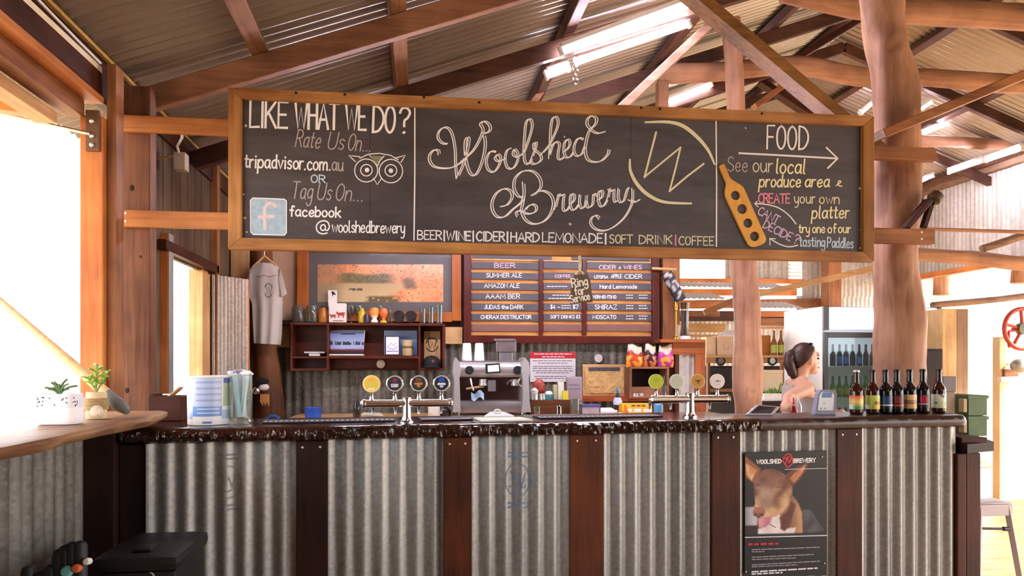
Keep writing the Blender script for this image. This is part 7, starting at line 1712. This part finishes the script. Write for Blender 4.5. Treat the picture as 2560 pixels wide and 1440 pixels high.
# ================================================================== THE WOMAN BEHIND THE BAR
YW = 4.78
HC = PY(2014, 897, YW)
def hw(x, y, z): return HC + Vector((x, y, z))
SK = plain('skin', '#d6a184', .5, vary=.05, vs=30)
body = MB()
body.ball(hw(-.012, 0, .012), .1, 26, 18, (.92, .74, 1.0)); body.ball(hw(.038, 0, -.045), .062, 18, 12, (.78, .82, 1.05)); body.ball(hw(.066, 0, -.088), .026, 12, 8, (1, 1.1, .8))
body.ball(hw(.083, 0, -.018), .016, 10, 8, (.9, .7, 1.4)); body.ball(hw(.097, 0, -.028), .012, 10, 8, (1, .9, .8)); body.ball(hw(.083, 0, -.058), .013, 10, 8, (.8, 1.6, .5)); body.ball(hw(.080, 0, -.068), .012, 10, 8, (.8, 1.5, .5)); body.ball(hw(.07, 0, .03), .035, 12, 8, (.6, 1.4, .7))
body.ball(hw(.0, -.073, -.018), .021, 10, 8, (.8, .4, 1.35)); body.ball(hw(.0, .073, -.018), .021, 10, 8, (.8, .4, 1.35))
body.tube([hw(-.02, 0, -.05), hw(-.04, 0, -.12), hw(-.05, 0, -.17), hw(-.055, 0, -.22)], [.052, .047, .052, .075], 18)
shN, shF = hw(-.075, -.155, -.205), hw(-.03, .16, -.205)
body.tube([shN, hw(-.06, -.06, -.18), hw(-.05, .06, -.18), shF], [.05, .058, .058, .05], 16)
body.ball(hw(-.045, 0, -.30), .13, 22, 16, (.82, 1.12, 1.05)); body.ball(hw(.035, -.065, -.335), .062, 14, 10); body.ball(hw(.045, .065, -.335), .062, 14, 10)
body.ball(hw(-.045, 0, -.46), .12, 20, 14, (.78, 1.05, 1.2)); body.ball(hw(-.05, 0, -.62), .14, 20, 14, (.85, 1.15, 1.0))
elN = PY(1972, 992, 4.50); haN = PY(1968, 1006, 4.34)
body.tube([shN, shN.lerp(elN, .35), shN.lerp(elN, .75), elN, elN.lerp(haN, .4), elN.lerp(haN, .85), haN], [.052, .046, .039, .036, .037, .028, .026], 16)
elF = hw(.06, .22, -.45); haF = hw(.24, .12, -.40)
body.tube([shF, shF.lerp(elF, .5), elF, elF.lerp(haF, .5), haF], [.05, .043, .036, .034, .026], 16)
for hand, dirv in ((haN, (haN - elN).normalized()), (haF, (haF - elF).normalized())):
    side = dirv.cross(Vector((0, 0, 1))).normalized(); upv = side.cross(dirv)
    pc_ = hand + dirv * .045; body.ball(pc_, .04, 14, 10, (.9, .9, .62)); body.ball(hand + dirv * .02, .03, 12, 8)
    for k in range(4):
        b_ = pc_ + side * ((k - 1.5) * .019) + dirv * .025; l_ = (.062, .070, .066, .052)[k]
        body.tube([b_, b_ + dirv * l_ * .5 + upv * .004, b_ + dirv * l_ * .75 - upv * .018, b_ + dirv * l_ * .70 - upv * .04], [.0095, .009, .0085, .007], 8)
    b_ = pc_ - side * .03 - dirv * .01; body.tube([b_, b_ - side * .022 + dirv * .02, b_ - side * .022 + dirv * .045 - upv * .014], [.011, .0105, .008], 8)
for sg_ in (-1, 1):
    body.tube([hw(-.05, sg_ * .08, -.66), hw(-.04, sg_ * .09, -.9), hw(-.045, sg_ * .09, -1.08), hw(-.06, sg_ * .09, -1.3), (HC.x - .06, YW + sg_ * .09, .06)], [.085, .07, .052, .05, .035], 14)
    body.ball((HC.x - .01, YW + sg_ * .09, .04), .05, 12, 8, (1.9, .8, .7))
me = body.mesh('body', SK); tmp = bpy.data.objects.new('body_tmp', me); COL.objects.link(tmp)
md = tmp.modifiers.new('r', 'REMESH'); md.mode = 'VOXEL'; md.voxel_size = .0065
md2 = tmp.modifiers.new('s', 'SMOOTH'); md2.factor = .5; md2.iterations = 5
dg = bpy.context.evaluated_depsgraph_get(); dg.update(); me2 = bpy.data.meshes.new_from_object(tmp.evaluated_get(dg)); bpy.data.objects.remove(tmp)
me2.polygons.foreach_set('use_smooth', [True] * len(me2.polygons)); me2.name = 'body'; me2.materials.clear(); me2.materials.append(SK)
pw = thing('person', 'person with brown ponytail in a grey singlet, turned right behind the bar', 'person', (HC.x - .05, YW, 0))
bo_ = link(bpy.data.objects.new('body', me2), pw)
HR = plain('hair_brown', '#3f251d', .45, vary=.35, vs=60, bump=.4)
hair = MB()
def hairshell(u, v):
    t = v * math.pi * .51; p = u * 2 * math.pi; st, ct = math.sin(t), math.cos(t)
    # tilted so that it covers crown, back and temples but not the face
    d = Vector((st * math.cos(p), st * math.sin(p), ct)); ax = R(-50)
    d = Vector((d.x * math.cos(ax) + d.z * math.sin(ax), d.y, -d.x * math.sin(ax) + d.z * math.cos(ax)))
    w_ = 1 + .012 * math.sin(p * 22)
    return hw(-.012, 0, .012) + Vector((d.x * .098 * w_, d.y * .081 * w_, d.z * .105 * w_))
hair.grid(hairshell, 48, 18); hair.build('hair', HR, pw, 'all')
pony = MB(); pony.tube(catmull([tuple(hw(*q)) for q in ((-.08, 0, .045), (-.118, -.005, .035), (-.132, -.01, -.01), (-.122, -.012, -.06), (-.098, -.012, -.115), (-.085, -.012, -.135))], 5), [.02] * 3 + [.026] * 3 + [.036] * 5 + [.039] * 5 + [.034] * 4 + [.026] * 3 + [.016] * 2 + [.006], 16); pony.build('ponytail', HR, pw, 'all')
MB().lathe([(.023, -.006), (.026, 0), (.023, .006)], hw(-.10, -.004, .04), 14, (-1, 0, -.25)).build('hair_tie', M_BLACK, pw, True)
for sg_ in (-1, 1):
    MB().ball(hw(.012, sg_ * .036, .104), .02, 12, 8, (1.1, 1.1, .5)).build('sunglasses_lens', plain('shades', '#1d1b2c', .15), pw, True)
    MB().ball(hw(.075, sg_ * .036, .002), .009, 10, 8, (.8, .9, .8)).build('eye', plain('eye_dark', '#2a1c18', .2), pw, True)
    MB().tube([hw(.083, sg_ * .02, .022), hw(.078, sg_ * .042, .026), hw(.066, sg_ * .056, .02)], .0035, 6).build('eyebrow', HR, pw)
MB().ball(hw(.094, 0, -.063), .009, 10, 8, (.5, 1.8, .6)).build('lips', plain('lip', '#b56a60', .4), pw, True)
TP = plain('singlet_grey', '#b1a7a4', .8, vary=.06, vs=20)
top = MB()
rings = [(-.70, .130, .176, -.05), (-.60, .128, .172, -.05), (-.50, .112, .146, -.048), (-.42, .112, .142, -.045), (-.36, .135, .152, -.022), (-.32, .140, .155, -.018), (-.27, .122, .152, -.035), (-.215, .108, .136, -.048)]
NT_ = 40
for (z, rx_, ry_, ox) in rings:
    for j in range(NT_):
        t = 2 * math.pi * j / NT_; dz = 0
        if z > -.22: dz = (-.045 * math.cos(t) ** 2 if math.cos(t) > 0 else .03 * math.cos(t) ** 2) - .075 * abs(math.sin(t)) ** 6
        top.v.append(tuple(hw(ox + rx_ * math.cos(t), ry_ * math.sin(t), z + dz)))
for i in range(len(rings) - 1):
    for j in range(NT_): top.f.append((i*NT_ + j, i*NT_ + (j+1) % NT_, (i+1)*NT_ + (j+1) % NT_, (i+1)*NT_ + j))
top.build('singlet', TP, pw, 'all')
for sg_ in (-1, 1):
    MB().tube([hw(.045, sg_ * .075, -.27), hw(.0, sg_ * .088, -.185), hw(-.05, sg_ * .092, -.138), hw(-.10, sg_ * .085, -.165), hw(-.13, sg_ * .075, -.24)], .013, 8).build('shoulder_strap', TP, pw, True)
PN = plain('trousers_dark', '#26262c', .8)
for sg_ in (-1, 1): MB().tube([hw(-.05, sg_ * .075, -.64), hw(-.04, sg_ * .09, -.9), hw(-.045, sg_ * .09, -1.08), (HC.x - .06, YW + sg_ * .09, .1)], [.105, .085, .066, .06], 14).build('trouser_leg', PN, pw, True)
lathe_thing('sauce_bottle', 'red squeeze bottle held in the hand of the person behind the bar', 'bottle', 1984, 4.27, .951, [(9, 0), (10, 3), (10, 50), (7, 60), (3, 66), (2, 84), (.3, 88)], plain('sauce_red', '#c3202e', .4))
lathe_thing('spray_bottle', 'pale translucent squeeze bottle beside the red one', 'bottle', 1996, 4.40, .951, [(7, 0), (8, 3), (8, 60), (4, 70), (2, 82), (.3, 84)], plain('squeeze_pale', '#dfe4ea', .3))
